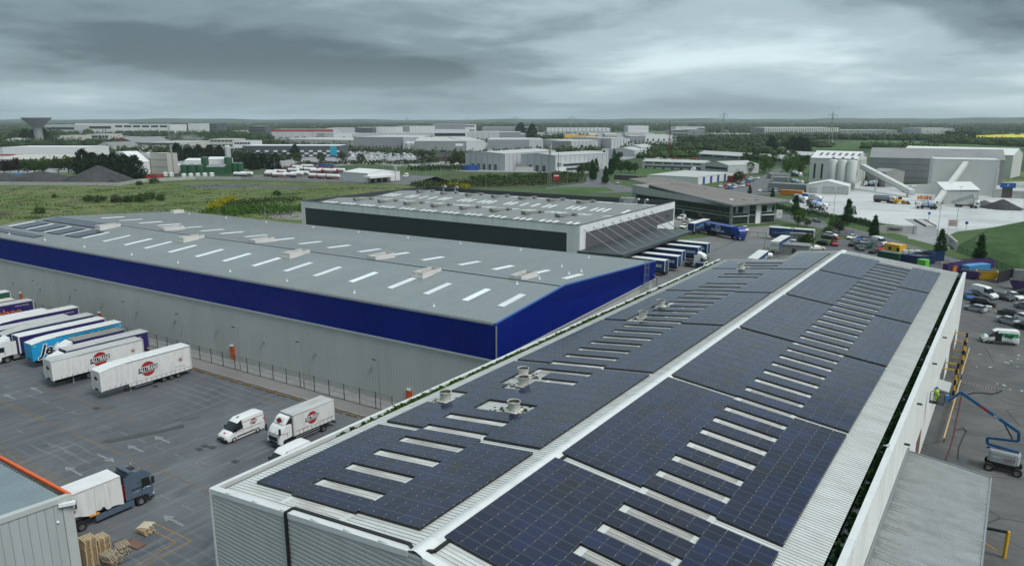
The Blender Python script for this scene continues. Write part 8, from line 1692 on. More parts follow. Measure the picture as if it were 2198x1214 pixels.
for r in (
 ('far white factory block with dark window strip, left of the skyline row', 98, 287, 163, 287, 268, 60, 'clad_light', 'roof_pale', 'flat', 0, 'b'), ('far white factory block with dark band, second on the skyline', 163, 286, 243, 286, 265, 60, 'clad_white', 'roof_pale', 'flat', 0, 'b'), ('far white factory with stepped glazing, third on the skyline', 243, 290, 368, 290, 267, 60, 'clad_white', 'roof_pale', 'flat', 0, 'w2'), ('dark glass office slab on the far skyline', 370, 286, 405, 286, 264, 50, 'glass_mid', 'roof_pale', 'flat', 0, 'w3'), ('white link block between the dark glass slabs', 405, 286, 432, 286, 265, 40, 'clad_white'), ('second dark glass slab right of the white link block', 432, 285, 467, 285, 265, 50, 'clad_dark', 'roof_pale', 'flat', 0, 'w3'),
 ('small dark office with grid windows left of the red building', 536, 292, 570, 292, 271, 30, 'clad_dark', 'clad_white', 'flat', 0, 'w3'), ('low cream pavilion among trees at the left', 130, 307, 165, 307, 291, 30, 'clad_cream', 'roof_pale', 'flat', 0, ''), ('cream block with dark windows beside the pavilion', 188, 303, 236, 303, 288, 30, 'clad_cream', 'roof_pale', 'flat', 0, 'w1'),
 ('brick hall under a grey pyramid roof', 238, 321, 290, 322, 305, 40, 'brick_red', 'grey_roof', 'y', 6, ''), ('small hall with a grey pyramid roof left of the brick hall', 205, 324, 244, 325, 314, 30, 'clad_cream', 'grey_roof', 'y', 5, ''), ('flat grey works behind the batching tower', 285, 322, 376, 323, 306, 60, 'clad_cream', 'roof_pale', 'flat', 0, 't'), ('long white warehouse at the left with pale blue base', 8, 335, 186, 335, 316, 45, 'clad_white', 'clad_white', 'flat', 0, ''), ('low cream-roofed warehouse below the long white one', -10, 354, 160, 354, 342, 60, 'clad_mid', 'clad_cream', 'x', 2.5, ''), ('small white unit at the left edge', -10, 344, 52, 344, 331, 20, 'clad_white', 'roof_pale', 'flat', 0, 'r'),
 ('white shed behind the dark green tanks', 397, 360, 433, 360, 345, 16, 'clad_white', 'clad_white', 'x', 1.5, ''), ('second white shed on the green frame', 444, 361, 485, 361, 342, 16, 'clad_white', 'clad_white', 'x', 1.5, ''), ('cream office block with window bands', 451, 327, 503, 327, 299, 26, 'clad_cream', 'roof_pale', 'flat', 0, 'w3'), ('white office wing with tall entrance', 503, 327, 540, 327, 303, 26, 'clad_white', 'roof_pale', 'flat', 0, 'w2'),
 ('dark building with black and white chequers and teal panels', 522, 337, 730, 337, 313, 40, 'clad_dark', 'clad_white', 'flat', 0, 'c22 k5 k9'), ('red-banded white hall on the skyline', 584, 298, 716, 298, 278, 45, 'clad_light', 'roof_pale', 'flat', 0, 'r p6'), ('long pale warehouse below the red hall', 590, 314, 760, 318, 298, 70, 'clad_cream', 'roof_pale', 'flat', 0, 'd12'), ('grey warehouse with a row of dark docks', 760, 321, 866, 322, 294, 80, 'clad_mid', 'roof_pale', 'flat', 0, 'd14'), ('white gable end of the dock warehouse', 866, 323, 906, 323, 295, 60, 'clad_light'), ('large plain grey warehouse left of the light sheds', 890, 329, 1000, 329, 303, 70, 'clad_mid', 'roof_pale', 'x', 3, 'g'), ('pale end bay of the plain grey warehouse', 1001, 329, 1042, 328, 303, 60, 'clad_light', 'roof_pale', 'x', 3, ''),
 ('far pale grey warehouse right of the red hall', 702, 292, 762, 292, 275, 60, 'clad_light'), ('far charcoal warehouse beside the round-logo wall', 762, 292, 800, 292, 274, 60, 'clad_dark'), ('far white warehouse with a round logo wall', 800, 291, 853, 291, 273, 60, 'clad_white', 'roof_pale', 'flat', 0, 'p8'), ('far mid-grey warehouse between two white ones', 853, 289, 880, 289, 271, 60, 'clad_mid'), ('far white ribbed warehouse', 880, 289, 929, 289, 271, 60, 'clad_white', 'roof_pale', 'flat', 0, 'p8'), ('far broad grey warehouse with white office at its end', 929, 288, 994, 288, 266, 70, 'clad_mid'), ('small white office on the far broad warehouse', 994, 286, 1020, 286, 267, 40, 'clad_white', 'roof_pale', 'flat', 0, 'w2'), ('white low hall before the charcoal warehouse', 680, 298, 756, 298, 286, 40, 'clad_white'), ('grey hall in front of the red hall', 756, 300, 812, 300, 287, 40, 'clad_light'), ('pale hall right of the grey hall', 812, 301, 930, 301, 285, 50, 'clad_light', 'roof_pale', 'flat', 0, 'd8'), ('white hall with dark windows in mid estate', 930, 303, 1002, 303, 279, 50, 'clad_white', 'roof_pale', 'flat', 0, 'b'), ('pale warehouse behind the light sheds', 1002, 303, 1072, 303, 283, 50, 'clad_light', 'roof_pale', 'flat', 0, 'p6'), ('dark-fronted unit right of it', 1072, 303, 1118, 303, 284, 50, 'clad_mid'), 
 ('flat far hall with white parapet', 1035, 289, 1155, 289, 273, 60, 'clad_mid', 'roof_pale', 'flat', 0, ''), ('far hall with white columns', 1175, 288, 1310, 288, 275, 60, 'clad_light', 'roof_pale', 'flat', 0, 'f16'), ('grey warehouse with yellow sign square', 1046, 321, 1136, 321, 300, 70, 'clad_mid', 'roof_pale', 'flat', 0, ''), ('pale warehouse end right of the yellow sign square', 1136, 321, 1166, 321, 300, 60, 'clad_light'), ('dark front bay of the blue-logo warehouse', 1185, 322, 1226, 323, 303, 60, 'clad_mid', 'roof_pale', 'flat', 0, 'p5'), ('white ribbed blue-logo warehouse', 1226, 323, 1283, 322, 303, 60, 'clad_light', 'roof_pale', 'flat', 0, 'p7'), ('dark warehouse left half right of the blue-logo one', 1283, 318, 1312, 318, 298, 60, 'clad_mid', 'roof_pale', 'flat', 0, 'p4'), ('white ribbed warehouse beside the tree road', 1312, 319, 1351, 318, 297, 60, 'clad_light', 'roof_pale', 'flat', 0, 'p6'), ('yellow fronted building with grey roof', 1212, 299, 1242, 299, 289, 30, 'clad_mid', 'roof_pale', 'flat', 0, 'y'), ('green and yellow fronted unit', 1242, 297, 1280, 297, 290, 30, 'clad_mid', 'roof_pale', 'flat', 0, 'y'), ('grey block right of the ribbed warehouse', 1351, 308, 1385, 308, 292, 40, 'clad_mid', 'roof_pale', 'flat', 0, 'd4'), ('white open-fronted warehouse by the mast', 1385, 303, 1443, 303, 290, 50, 'clad_white', 'roof_pale', 'flat', 0, 'd5'), ('grey office block by the mast', 1443, 300, 1478, 300, 279, 40, 'clad_mid', 'roof_pale', 'flat', 0, 'w3'), ('blue-grey hall right of the mast', 1478, 296, 1512, 296, 278, 50, 'clad_mid'), ('far white hall on the right skyline', 1348, 285, 1392, 285, 270, 50, 'clad_white'), ('far white hall behind the pylon foot', 1450, 284, 1512, 284, 272, 50, 'clad_white'),
 ('long far warehouse with white vertical fins', 1640, 291, 1800, 291, 274, 70, 'clad_mid', 'clad_white', 'flat', 0, 'f34'), ('far grey sheds right of the finned warehouse', 1802, 291, 1925, 291, 279, 60, 'clad_mid', 'roof_pale', 'flat', 0, ''), ('far white shed at the right of the grey sheds', 1976, 289, 2048, 289, 275, 60, 'clad_light', 'roof_pale', 'flat', 0, ''), ('low teal-eaved unit row behind the trees', 1498, 338, 1690, 351, 330, 16, 'clad_mid', 'roof_pale', 'x', 3, 'w1'), ('second teal-eaved unit row at the plant', 1664, 341, 1737, 346, 330, 16, 'clad_mid', 'roof_pale', 'x', 3, 'w1'), ('low far sheds among woods left of the finned warehouse', 1535, 297, 1620, 297, 287, 40, 'clad_light', 'roof_pale', 'flat', 0, ''),
 ('grey business unit row with dark windows and pale roof', 1378, 361, 1512, 366, 346, 18, 'clad_light', 'roof_pale', 'x', 1.5, 'w2 d7'), ('pale-roofed unit with angled grey front', 1512, 369, 1562, 374, 351, 28, 'clad_light', 'roof_pale', 'y', 2.2, 'b'), ('white unit with blue doors behind the office roof', 1498, 397, 1573, 385, 381, 34, 'clad_white', 'roof_pale', 'flat', 0, ''), ('curved-roof grey unit beside the tree road', 1306, 334, 1362, 336, 322, 24, 'clad_light', 'roof_pale', 'y', 3, ''), ('second curved-roof unit behind it', 1340, 326, 1376, 327, 316, 24, 'clad_light', 'roof_pale', 'y', 3, ''), ('brick house with slate hip roof among bushes', 932, 346, 972, 347, 337, 14, 'brick_red', 'slate_roof', 'x', 4, '')): bld(*r)
rr = random.Random(14)
for k in range(34):
 x = 20 + 40 * k + rr.uniform(-8, 8); y = rr.uniform(288, 297) if x > 480 else rr.uniform(297, 312); w_ = rr.uniform(16, 44)
 bld(f'small pale shed, number {k + 1} from the left among the far estate roofs', x, y, x + w_, y, y - rr.uniform(4, 8), rr.uniform(20, 45), rr.choice(('clad_white', 'clad_light', 'clad_cream', 'clad_mid')), 'roof_pale', rr.choice('xxf'), 2, rr.choice(('', 'd4', 'b', 'p5')))
u = [o for o in col.objects if o.get('label') == 'white unit with blue doors behind the office roof'][0]
for k in range(4): strip_on(u, 'blue_door', 'paint_blue', u['L'] * (.12 + .2 * k), u['L'] * (.18 + .2 * k), 0, 4.2, -.08)
S1 = shed('larger light-grey ribbed shed with dark dock doors, left of the pair', at(999, 362.5), at(1084, 366.5), 75, hgt(at(999, 362.5), 328), 'clad_light', 'roof_pale', 'y', 1.2, group=G_E)
S2 = shed('light-grey ribbed shed with office annex, right of the pair', at(1119, 365), at(1192, 370), 62, hgt(at(1119, 365), 331), 'clad_light', 'roof_pale', 'y', 1.2, group=G_E)
for S_, n in ((S1, 7), (S2, 5)):
 for k in range(1, n): part(S_, 'downpipe', 'clad_mid', lambda m: m.box(S_['L'] * k / n - .15, S_['L'] * k / n + .15, -.14, 0, 0, 12))
 for k in range(1, 12): part(S_, 'downpipe', 'clad_mid', lambda m: m.box(S_['L'], S_['L'] + .14, 5.4 * k, 5.4 * k + .3, 0, 12))
 for k in range(n - 2): strip_on(S_, 'loading_door', 'clad_dark', S_['L'] * (k + 1.15) / n, S_['L'] * (k + 1.6) / n, 0, 4.5)
part(S2, 'office_annex', 'clad_light', lambda m: m.box(S2['L'] + .02, S2['L'] + 4, 2, 34, 0, 7)); part(S2, 'window_band', 'glass_mid', lambda m: [m.box(S2['L'] + 4, S2['L'] + 4.1, 4, 33, z, z + 1.6) for z in (1.2, 4.4)])
W_ = shed('white low shed with pale roof at the tanker yard', at(737, 388), at(790, 392.5), 26, 5.6, 'clad_white', 'plant_white', 'x', 1.6, group=G_E)
part(W_, 'lean_to', 'clad_white', lambda m: m.box(W_['L'] + .02, W_['L'] + 7, -4, 18, 3.2, 4.4)); part(W_, 'loading_door', 'clad_dark', lambda m: [m.box(W_['L'], W_['L'] + .1, 2 + 5 * k, 5 + 5 * k, 0, 3.1) for k in range(3)])
def vessel(name, label, c, r, h, mat, group=None, legs=False, cat='tank', cone_=False):
 t = thing(name, label, cat, c, 0, group); part(t, 'barrel', mat, lambda m: m.lathe([(r * .98, 2 if legs else 0), (r, .3 + (2 if legs else 0)), (r, h), (r * .5, h + r * (.5 if cone_ else .2)), (0, h + r * (.6 if cone_ else .25))], 18), smooth=True); part(t, 'ladder', 'galv', lambda m: m.bar((r + .1, 0, 0), (r + .1, 0, h), .3, .1)); part(t, 'rim', mat, lambda m: m.lathe([(r * 1.02, h - .3), (r * 1.02, h)], 18))
 if legs: [part(t, 'leg', 'galv', lambda m: m.box(r * .7 * a - .15, r * .7 * a + .15, r * .7 * b - .15, r * .7 * b + .15, 0, 2.2)) for a in (1, -1) for b in (1, -1)]
for q, r, h, l in (((397, 374), 2.7, 6.5, 'first'), ((413, 374), 3.2, 6.5, 'second'), ((430, 374), 2.7, 6.5, 'third'), ((442, 371), 2.6, 11, 'fourth, tall'), ((492, 371), 2.8, 11, 'fifth, tall'), ((506, 371), 2.6, 7, 'sixth'), ((516, 371), 2.6, 7, 'seventh')): vessel('storage_tank', f'dark green storage tank on the left works, {l} from the left', at(*q), r, h, 'paint_tankgreen', 'green storage tanks')
G2 = shed('dark green works building with sloping roof between the tanks', at(444, 374), at(482, 374), 10, 5, 'paint_tankgreen', 'grey_roof', 'x', 1.5, 'industrial shed', 'works_building')
for q, r, h, l in (((323, 372), 2.0, 14, 'white silo against the beige batching tower'), ((492, 362), 2.2, 17, 'white silo rising behind the green tanks'), ((877, 326), 4.5, 10, 'grey twin silo by the plain warehouse, left'), ((887, 326), 4.5, 10, 'grey twin silo by the plain warehouse, right'), ((384, 371), 2.4, 5.5, 'pale horizontal-looking tank by the works yard')): vessel('silo', l, at(*q), r, h, 'clad_light', None, True, 'silo', True)
a = at(258, 374); t = thing('slant_hall', 'white hall with one long sloping roof line by the gravel heap', 'industrial shed', a, heading(a, at(310, 376))); part(t, 'wall', 'clad_white', lambda m: m.prism([(-2, 0), (16, 0), (16, 8.5), (5, 15.5), (-2, 15.8)], 0, 12)); part(t, 'roof', 'plant_white', lambda m: (m.loft([[(16.2, y, 8.5), (4.9, y, 15.7), (4.9, y, 15.9), (16.2, y, 8.7)] for y in (-.2, 12.2)])))
t = shed('beige corrugated batching tower with pipes at the left works', at(326, 373), at(362, 374), 10, 14.5, 'clad_cream', 'clad_cream', 'flat', 0, 'tower', 'batching_tower'); [strip_on(t, 'girder', 'clad_mid', 0, t['L'], z, z + .3) for z in (5, 10)]; part(t, 'mast_stack', 'clad_mid', lambda m: m.cyl((t['L'] - .4, 5, 0), (t['L'] - .4, 5, 20.5), .75, n=10))
heap('gravel_heap', 'long dark gravel heap at the left behind the field', at(215, 391), 24, 15, 10.5, 'gravel_dark', 8, R(20)); heap('gravel_heap', 'lower dark gravel ridge reaching the left edge', at(90, 388), 34, 12, 6.2, 'gravel_dark', 9, R(24)); heap('gravel_heap', 'small dark heap farther left behind the fence', at(10, 387), 30, 12, 5, 'gravel_dark', 10, R(22))
wf = thing('boundary_wall', 'grey concrete panel wall at the foot of the gravel heaps', 'wall')
wp = [at(-20, 397), at(120, 398), at(255, 399), at(300, 391), at(420, 385), at(520, 386), at(700, 392)]
for a, b in zip(wp, wp[1:]):
 n_ = max(1, round((b - a).length / 6))
 for k in range(n_): p, q = a.lerp(b, k / n_), a.lerp(b, (k + .97) / n_); part(wf, 'wall_panel', 'concrete_pale', lambda m: m.bar(p + Vector((0, 0, 1.0)), q + Vector((0, 0, 1.0)), .2, 2.0))
for k in range(7): container('blue stacked pipes and container at the left edge, number from the left ' + ('one', 'two', 'three', 'four', 'five', 'six', 'seven')[k], (0 + 17 * k, 381 - .2 * k), (14 + 17 * k, 380.5 - .2 * k), 3, 2.6, 'paint_skyblue' if k < 3 else 'paint_blue', 'blue stacks at the left edge', 'container', 'container', False)
def tanker_proto(red):
 def f():
  t = thing('tanker_trailer', 't', 'tanker'); part(t, 'tank', 'paint_white', lambda m: m.lathe([(0, -5.2), (.8, -5.1), (1.15, -4.7), (1.15, 4.7), (.8, 5.1), (0, 5.2)], 14, (0, 0, 2.2), 0, 'X'), smooth=True); part(t, 'end_cap', 'paint_red' if red else 'paint_offwhite', lambda m: m.lathe([(1.17, -4.9), (1.17, -4.2)], 14, (0, 0, 2.2), 0, 'X')); part(t, 'end_dome', 'paint_red' if red else 'paint_silver', lambda m: m.lathe([(0, -5.35), (.85, -5.2), (1.17, -4.85)], 14, (0, 0, 2.2), 0, 'X')); part(t, 'chassis', 'paint_red' if red else 'chassis', lambda m: m.box(-5, 5, -.9, .9, .6, 1.1))
  for x in (-4, -2.8, -1.6):
   for s in (1, -1): wheel(t, x, s * 1.0, .5, .35, 'rim_dirty')
  return t
 return f
TK = {True: Stock(tanker_proto(True)), False: Stock(tanker_proto(False))}
spots = [(598, 381, 1), (622, 381, 0), (637, 379, 1), (650, 377, 0), (585, 375, 1), (602, 374, 0), (630, 371, 1), (648, 368, 0), (665, 369, 1), (680, 372, 1), (697, 371, 0), (712, 372, 1), (728, 371, 1), (676, 383, 1), (694, 384, 1), (715, 385, 1), (516, 380, 0), (530, 379, 0), (640, 364, 1), (660, 362, 0), (580, 379, 1)]
rows_t = {}
for k, (x, y, r) in enumerate(sorted(spots)): rw = 0 if y > 378 else 1 if y > 370 else 2; rows_t[rw] = rows_t.get(rw, -1) + 1; TK[bool(r)].place(plus(at(x, y), .04), R(14 if k % 3 else 198) + rnd.uniform(-.1, .1), f'white tanker trailer with {"red" if r else "silver"} end, {nth[rows_t[rw]]} from the left in the {("front", "middle", "back")[rw]} row', 'tanker trailers in their yard')
for x, y, c_ in ((395, 385, 0), (410, 384.5, 0), (425, 384, 0), (440, 383.5, 0), (355, 382, 0), (368, 383, 0), (455, 383, 0)): vessel('gas_bottle_tank', 'small white gas tank in the row before the green tanks, ' + {395: 'third', 410: 'fourth', 425: 'fifth', 440: 'sixth', 355: 'first', 368: 'second', 455: 'seventh'}[x] + ' from the left', at(x, y - 4), 1.6, 2.4, 'paint_white', 'small white gas tanks', False)
container('blue curtain trailer standing before the larger light shed', (991, 365.5), (1026, 366), 2.5, 4, 'paint_blue', None, 'trailer', 'parked_trailer', False); container('white trailer with dark emblem before the right light shed', (1107, 370), (1145, 370), 2.5, 3.8, 'paint_offwhite', None, 'trailer', 'parked_trailer', False); container('white box trailer at the corner of the right light shed', (1193, 371), (1215, 370), 2.5, 4, 'paint_white', None, 'trailer', 'parked_trailer', False); container('blue container in the tanker yard behind the tankers', (682, 359), (713, 359), 2.5, 2.6, 'paint_blue', None, 'container', 'container', False); container('rust-brown container row behind the white unit', (1574, 392), (1600, 387), 4, 4, 'paint_darkred', None, 'container', 'container'); container('orange long container at the edge of the plant yard', (1674, 418), (1722, 421), 2.5, 2.6, 'paint_orange', None, 'container', 'container')
for q0, q1, l in (((1648, 405), (1728, 410), 'low grey site cabins behind the car rows'), ((1660, 392), (1690, 393), 'small grey flat-roofed store left of the mixers'), ((1655, 384), (1697, 384), 'slate-grey low workshop by the road')): shed(l, at(*q0), at(*q1), 8, 3.2, 'concrete_grey', 'grey_roof', 'flat', 0, 'cabin', 'site_cabin')
bb = shed('bus shelter-like low dark pavilion by the roundabout', at(1318, 385), at(1368, 388), 6, 3, 'vent_inside', 'slate_roof', 'flat', 0, 'shelter', 'shelter')
t = thing('site_board', 'red and white estate board on the roundabout verge', 'sign', at(1194, 402), PSI); part(t, 'board', 'paint_red', lambda m: m.box(-1.7, 1.7, -.1, .1, 4, 7.5)); part(t, 'post', 'dark_steel', lambda m: m.box(.9, 1.2, -.1, .1, 0, 19)); part(t, 'white_strip', 'ink_white', lambda m: m.box(-1.4, 1.4, -.13, -.1, 6.3, 6.9))
# cars in the unit car park and on the roads
cols = ['white', 'silver', 'black', 'grey', 'white', 'blue', 'darkgrey', 'red', 'white', 'silver']; nth = ['first', 'second', 'third', 'fourth', 'fifth', 'sixth', 'seventh', 'eighth', 'ninth', 'tenth', 'eleventh']
for row, (x0, y0, dx, dy, n, hx, hy, ds) in enumerate(((1628, 413, 11, .4, 6, 6, 4, 'row before the orange container'), (1556, 408, 9, -1.5, 6, 7, 3, 'front row behind the office roof'), (1543, 403, 9.5, -1.6, 8, 8, 2.5, 'middle row by the blue-door unit'), (1570, 392, 9, -1.2, 7, 8, 2, 'back row by the brown containers'))):
 for k in range(n):
  c_ = cols[(k * 3 + row * 2) % 10]; kd = ('hatch', 'saloon', 'suv', 'smallvan')[(k + row) % 4]
  car(kd, c_, (x0 + dx * k, y0 + dy * k), (x0 + dx * k + hx, y0 + dy * k - hy), f'{c_.replace("darkg", "dark g")} parked car, {nth[k]} from the left in the {ds}', 'cars in the unit car park')
for kd, c_, a, b, l in (('van', 'white', (1652, 382), (1655, 377), 'white van driving down the unit road'), ('saloon', 'darkred', (1264, 377), (1268, 373), 'dark red car on the tree-lined road'), ('hatch', 'white', (1300, 343), (1303, 341), 'white car far up the tree-lined road'), ('van', 'white', (866, 381), (876, 379), 'white van parked in the tanker yard entrance'), ('smallvan', 'white', (975, 354), (984, 353), 'white van near the brick house'), ('van', 'white', (1480, 367), (1495, 365), 'white van in front of the grey unit row'), ('suv', 'silver', (1320, 397), (1332, 393), 'silver car by the low dark pavilion')): car(kd, c_, a, b, l, name='moving_car' if 'driv' in l else 'parked_car')
rr = random.Random(21)
for k in range(46):
 x = 735 + 3.75 * k; y = rr.uniform(326, 338); a = at(x, y); c_ = rr.choice(cols); d = rr.choice((0.3, 1.9)); car(rr.choice(('hatch', 'saloon', 'van')), c_, (a.x + 2 * math.cos(d), a.y + 2 * math.sin(d), 0), (a.x - 2 * math.cos(d), a.y - 2 * math.sin(d), 0), f'{c_.replace("darkg", "dark g")} car number {k + 1} from the left in the far storage yard', 'cars in the far storage yard', name='stored_car', at_px=False)
# vegetation
n = 0
def trees_at(key, pts, lab, grp, s=(.9, 1.2)):
 for i, (x, y) in enumerate(pts): plant_tree(key, at(x, y), rnd.uniform(*s), lab if isinstance(lab, str) and len(pts) == 1 else f'{lab}, {nth[i] if i < 11 else "one farther"} from the left', grp)
trees_at('dark', [(182, 372), (203, 375), (226, 377), (248, 379), (270, 384), (292, 383)], 'big dark conifer behind the gravel heap', 'dark conifers by the gravel heap', (1.25, 1.5)); trees_at('dark', [(382, 345), (405, 344), (428, 343), (452, 344), (472, 345)], 'dark conifer in the clump left of the cream office', 'dark conifers by the cream office', (1.1, 1.4)); trees_at('dark', [(528, 362), (545, 364), (566, 362), (590, 364)], 'dark conifer in the clump at the tanker yard', 'dark conifers by the tanker yard', (.9, 1.15)); trees_at('dark', [(634, 337), ], 'single dark conifer before the chequered building', None, (1.0, 1.1)); trees_at('dark', [(1118, 294), (1142, 295)], 'tall lone tree among the far warehouses', 'lone trees among the far warehouses', (2.2, 2.6)); trees_at('olive', [(125, 372), (148, 371)], 'round tree left of the dark conifers', 'round trees left of the conifers', (1.5, 1.8)); trees_at('dark', [(56, 305), (76, 304), (97, 305)], 'tall dark tree in front of the water tower stem', 'dark trees below the water tower', (1.8, 2.1)); trees_at('purple', [(10, 372), (22, 371), (40, 372)], 'purple-leaved tree at the left edge', 'purple-leaved trees', (1.2, 1.5)); trees_at('round', [(60, 374), (75, 372), (92, 374), (160, 367)], 'green tree between the purple trees and conifers', 'green trees at the left', (1.2, 1.6))
trees_at('column', [(1273, 388), (1271, 376), (1279, 372), (1288, 358), (1310, 376), (1316, 368), (1321, 360), (1326, 352), (1296, 346), (1318, 346), (1299, 395)], 'upright street tree on the tree-lined road', 'street trees of the tree-lined road', (1.1, 1.5)); trees_at('round', [(1262, 372), (1256, 362), (1268, 356), (1275, 348), (1248, 378), (1332, 372), (1345, 366), (1350, 372), (1362, 371), (1330, 343)], 'leafy tree beside the tree-lined road', 'leafy trees of the tree-lined road', (1.0, 1.4)); trees_at('bright', [(1608, 372), (1622, 368), (1638, 370), (1652, 366), (1690, 372), (1702, 366), (1716, 374), (1640, 358), (1662, 352), (1690, 354), (1712, 358)], 'bright green tree along the unit road', 'bright trees along the unit road', (1.3, 1.8)); trees_at('round', [(1600, 356), (1620, 352), (1676, 346), (1700, 348), (1728, 360)], 'dark green tree behind the unit road', 'dark green trees behind the unit road', (1.4, 1.8)); trees_at('olive', [(640 + 0, 352), (690, 350), (735, 350), (775, 352), (905, 350), (925, 352), (980, 352), (990, 348), (1015, 345)], 'olive-green tree in the scrub before the storage yard', 'scrub trees before the storage yard', (1.0, 1.6)); trees_at('dark', [(1655, 322), (1700, 322), (1715, 324), (1728, 326)], 'dark field tree beyond the units', 'dark field trees', (1.3, 1.7)); trees_at('round', [(1585, 392)], 'yellowish round tree by the brown containers', None, (1.0, 1.1))
for x, y, s, k, l in ((190, 432, 1.8, 'shrub_olive', 'grey-green bush at the left of the field thicket'), (215, 433, 1.9, 'shrub_olive', 'second bush of the field thicket'), (250, 434, 2.0, 'shrub_olive', 'third bush of the field thicket'), (275, 433, 2.0, 'shrub_olive', 'fourth bush of the field thicket'), (300, 433, 2.0, 'shrub', 'fifth bush of the field thicket'), (320, 428, 2.0, 'shrub', 'sixth, darkest bush of the field thicket'), (345, 430, 1.6, 'shrub', 'low bush at the right of the field thicket'), (85, 458, 1.5, 'shrub', 'dark round bush near the blue roof'), (118, 424, 1.0, 'shrub', 'small bush in the open field'), (595, 420, 1.5, 'shrub', 'brown-green bush right of the field'), (330, 394, 2.0, 'shrub', 'bush at the foot of the fence by the works'), (300, 397, 1.5, 'shrub_olive', 'bush at the corner of the concrete wall fence')): plant_tree(k, at(x, y), s, l, 'bushes in the field')
for k, (x, y, s) in enumerate(((458, 446, 1.5), (472, 440, 1.6), (486, 436, 1.6), (497, 431, 1.5), (470, 447, 1.2), (450, 452, 1.2), (1000, 404, 1.6), (985, 402, 1.6), (970, 401, 1.5), (955, 403, 1.3), (905, 396, 1.4))): plant_tree('gorse', at(x, y), s, f'yellow flowering gorse bush, {nth[k]} from the left of those by the field', 'yellow gorse bushes')
hedge('bramble_bank', None, [at(470, 462), at(540, 450), at(640, 456)], 22, 2.4, 'leaf_bright', .45, 60, seed=4, kind='stuff'); hedge('bramble_bank', None, [at(500, 445), at(560, 430), at(640, 432)], 16, 1.6, 'leaf_mid', .4, 30, seed=5, kind='stuff'); hedge('scrub', None, [at(890, 402), at(1000, 398), at(1110, 396), at(1230, 388)], 26, 3.0, 'leaf_olive', .6, 34, seed=6, kind='stuff'); hedge('scrub', None, [at(1010, 388), at(1120, 386), at(1240, 378)], 20, 3.4, 'leaf_mid', .7, 26, seed=7, kind='stuff'); hedge('scrub', None, [at(880, 366), at(960, 362), at(1000, 366)], 24, 3.4, 'leaf_mid', .7, 26, seed=8, kind='stuff'); hedge('scrub', None, [at(640, 356), at(760, 352), at(880, 352), at(935, 348)], 18, 3.5, 'leaf_olive', .8, 14, seed=9, kind='stuff'); hedge('grass_tussock', None, [at(20, 430), at(300, 420), at(560, 410), at(800, 402)], 110, .3, 'leaf_olive', .22, 9, seed=12, kind='stuff');
for k, (pts, wd, h, m, d) in enumerate(((((20, 303), (78, 302), (125, 301)), 40, 20, 'leaf_far', 30), (((600, 303), (760, 304), (930, 305), (1120, 306), (1290, 304)), 14, 7, 'leaf_far', 5), (((740, 324), (880, 330), (1000, 335), (1190, 326), (1290, 322)), 10, 6, 'leaf_mid', 6), (((200, 330), (330, 326), (450, 332), (540, 340)), 14, 8, 'leaf_far', 8), (((-20, 303), (60, 302), (200, 297), (340, 292), (470, 292), (540, 300)), 90, 13, 'leaf_far', 9), (((-20, 316), (90, 312), (140, 314), (260, 309)), 60, 11, 'leaf_far', 8), (((380, 306), (450, 300), (530, 312), (590, 318)), 60, 12, 'leaf_far', 9), (((470, 283), (600, 279), (760, 276), (1000, 273), (1250, 273)), 160, 13, 'leaf_far', 3.2), (((560, 322), (640, 318), (740, 321)), 30, 8, 'leaf_far', 8), (((0, 365), (60, 363), (110, 361), (180, 352)), 30, 7, 'leaf_mid', 12), (((500, 350), (560, 345), (620, 342)), 20, 7, 'leaf_dark', 12), (((1370, 326), (1420, 322), (1500, 318), (1560, 320), (1600, 330)), 60, 10, 'leaf_far', 9), (((1380, 340), (1450, 336), (1500, 338)), 30, 8, 'leaf_mid', 12), (((1540, 322), (1610, 312), (1700, 314), (1780, 316)), 60, 10, 'leaf_far', 9), (((1500, 306), (1620, 300), (1760, 298), (1900, 300), (2060, 300)), 110, 13, 'leaf_far', 7), (((1860, 318), (1960, 322), (1990, 330)), 40, 10, 'leaf_mid', 7), (((1990, 306), (2080, 308), (2198, 314), (2260, 316)), 50, 11, 'leaf_mid', 9), (((2030, 298), (2080, 298)), 50, 20, 'leaf_dark', 12), (((1400, 280), (1560, 276), (1750, 275), (1980, 277), (2260, 281)), 220, 13, 'leaf_far', 2.6), (((2080, 284), (2198, 284), (2260, 285)), 100, 11, 'leaf_far', 4), (((1160, 298), (1215, 297), (1250, 296)), 50, 11, 'leaf_far', 8), (((1040, 344), (1000, 350), (960, 352)), 16, 7, 'leaf_olive', 14))): hedge('woodland', None, px(*pts), wd, h, m, 2.0 if d < 5 else 1.3, d, seed=40 + k, kind='stuff', ragged=.6, core=1)
rr = random.Random(77); mb = MB()
for _ in range(1000):   # hedgerows and copses of the far plain
 D_ = rr.uniform(2200, 7600); x = rr.uniform(-100, 2300); c = far(x, D_); g = rr.uniform(0, math.pi); L_ = rr.uniform(40, 220)
 for k in range(6):
  p = c + Vector((math.cos(g), math.sin(g), 0)) * L_ * (k / 5 - .5); s = rr.uniform(6, 13); mb.lathe([(s, 0), (s * 1.1, s * .4), (s * .7, s * .9), (0, s * 1.1)], 5, p)
tag(mb.build('far_hedgerows', 'leaf_far', None, recalc=False), kind='stuff')
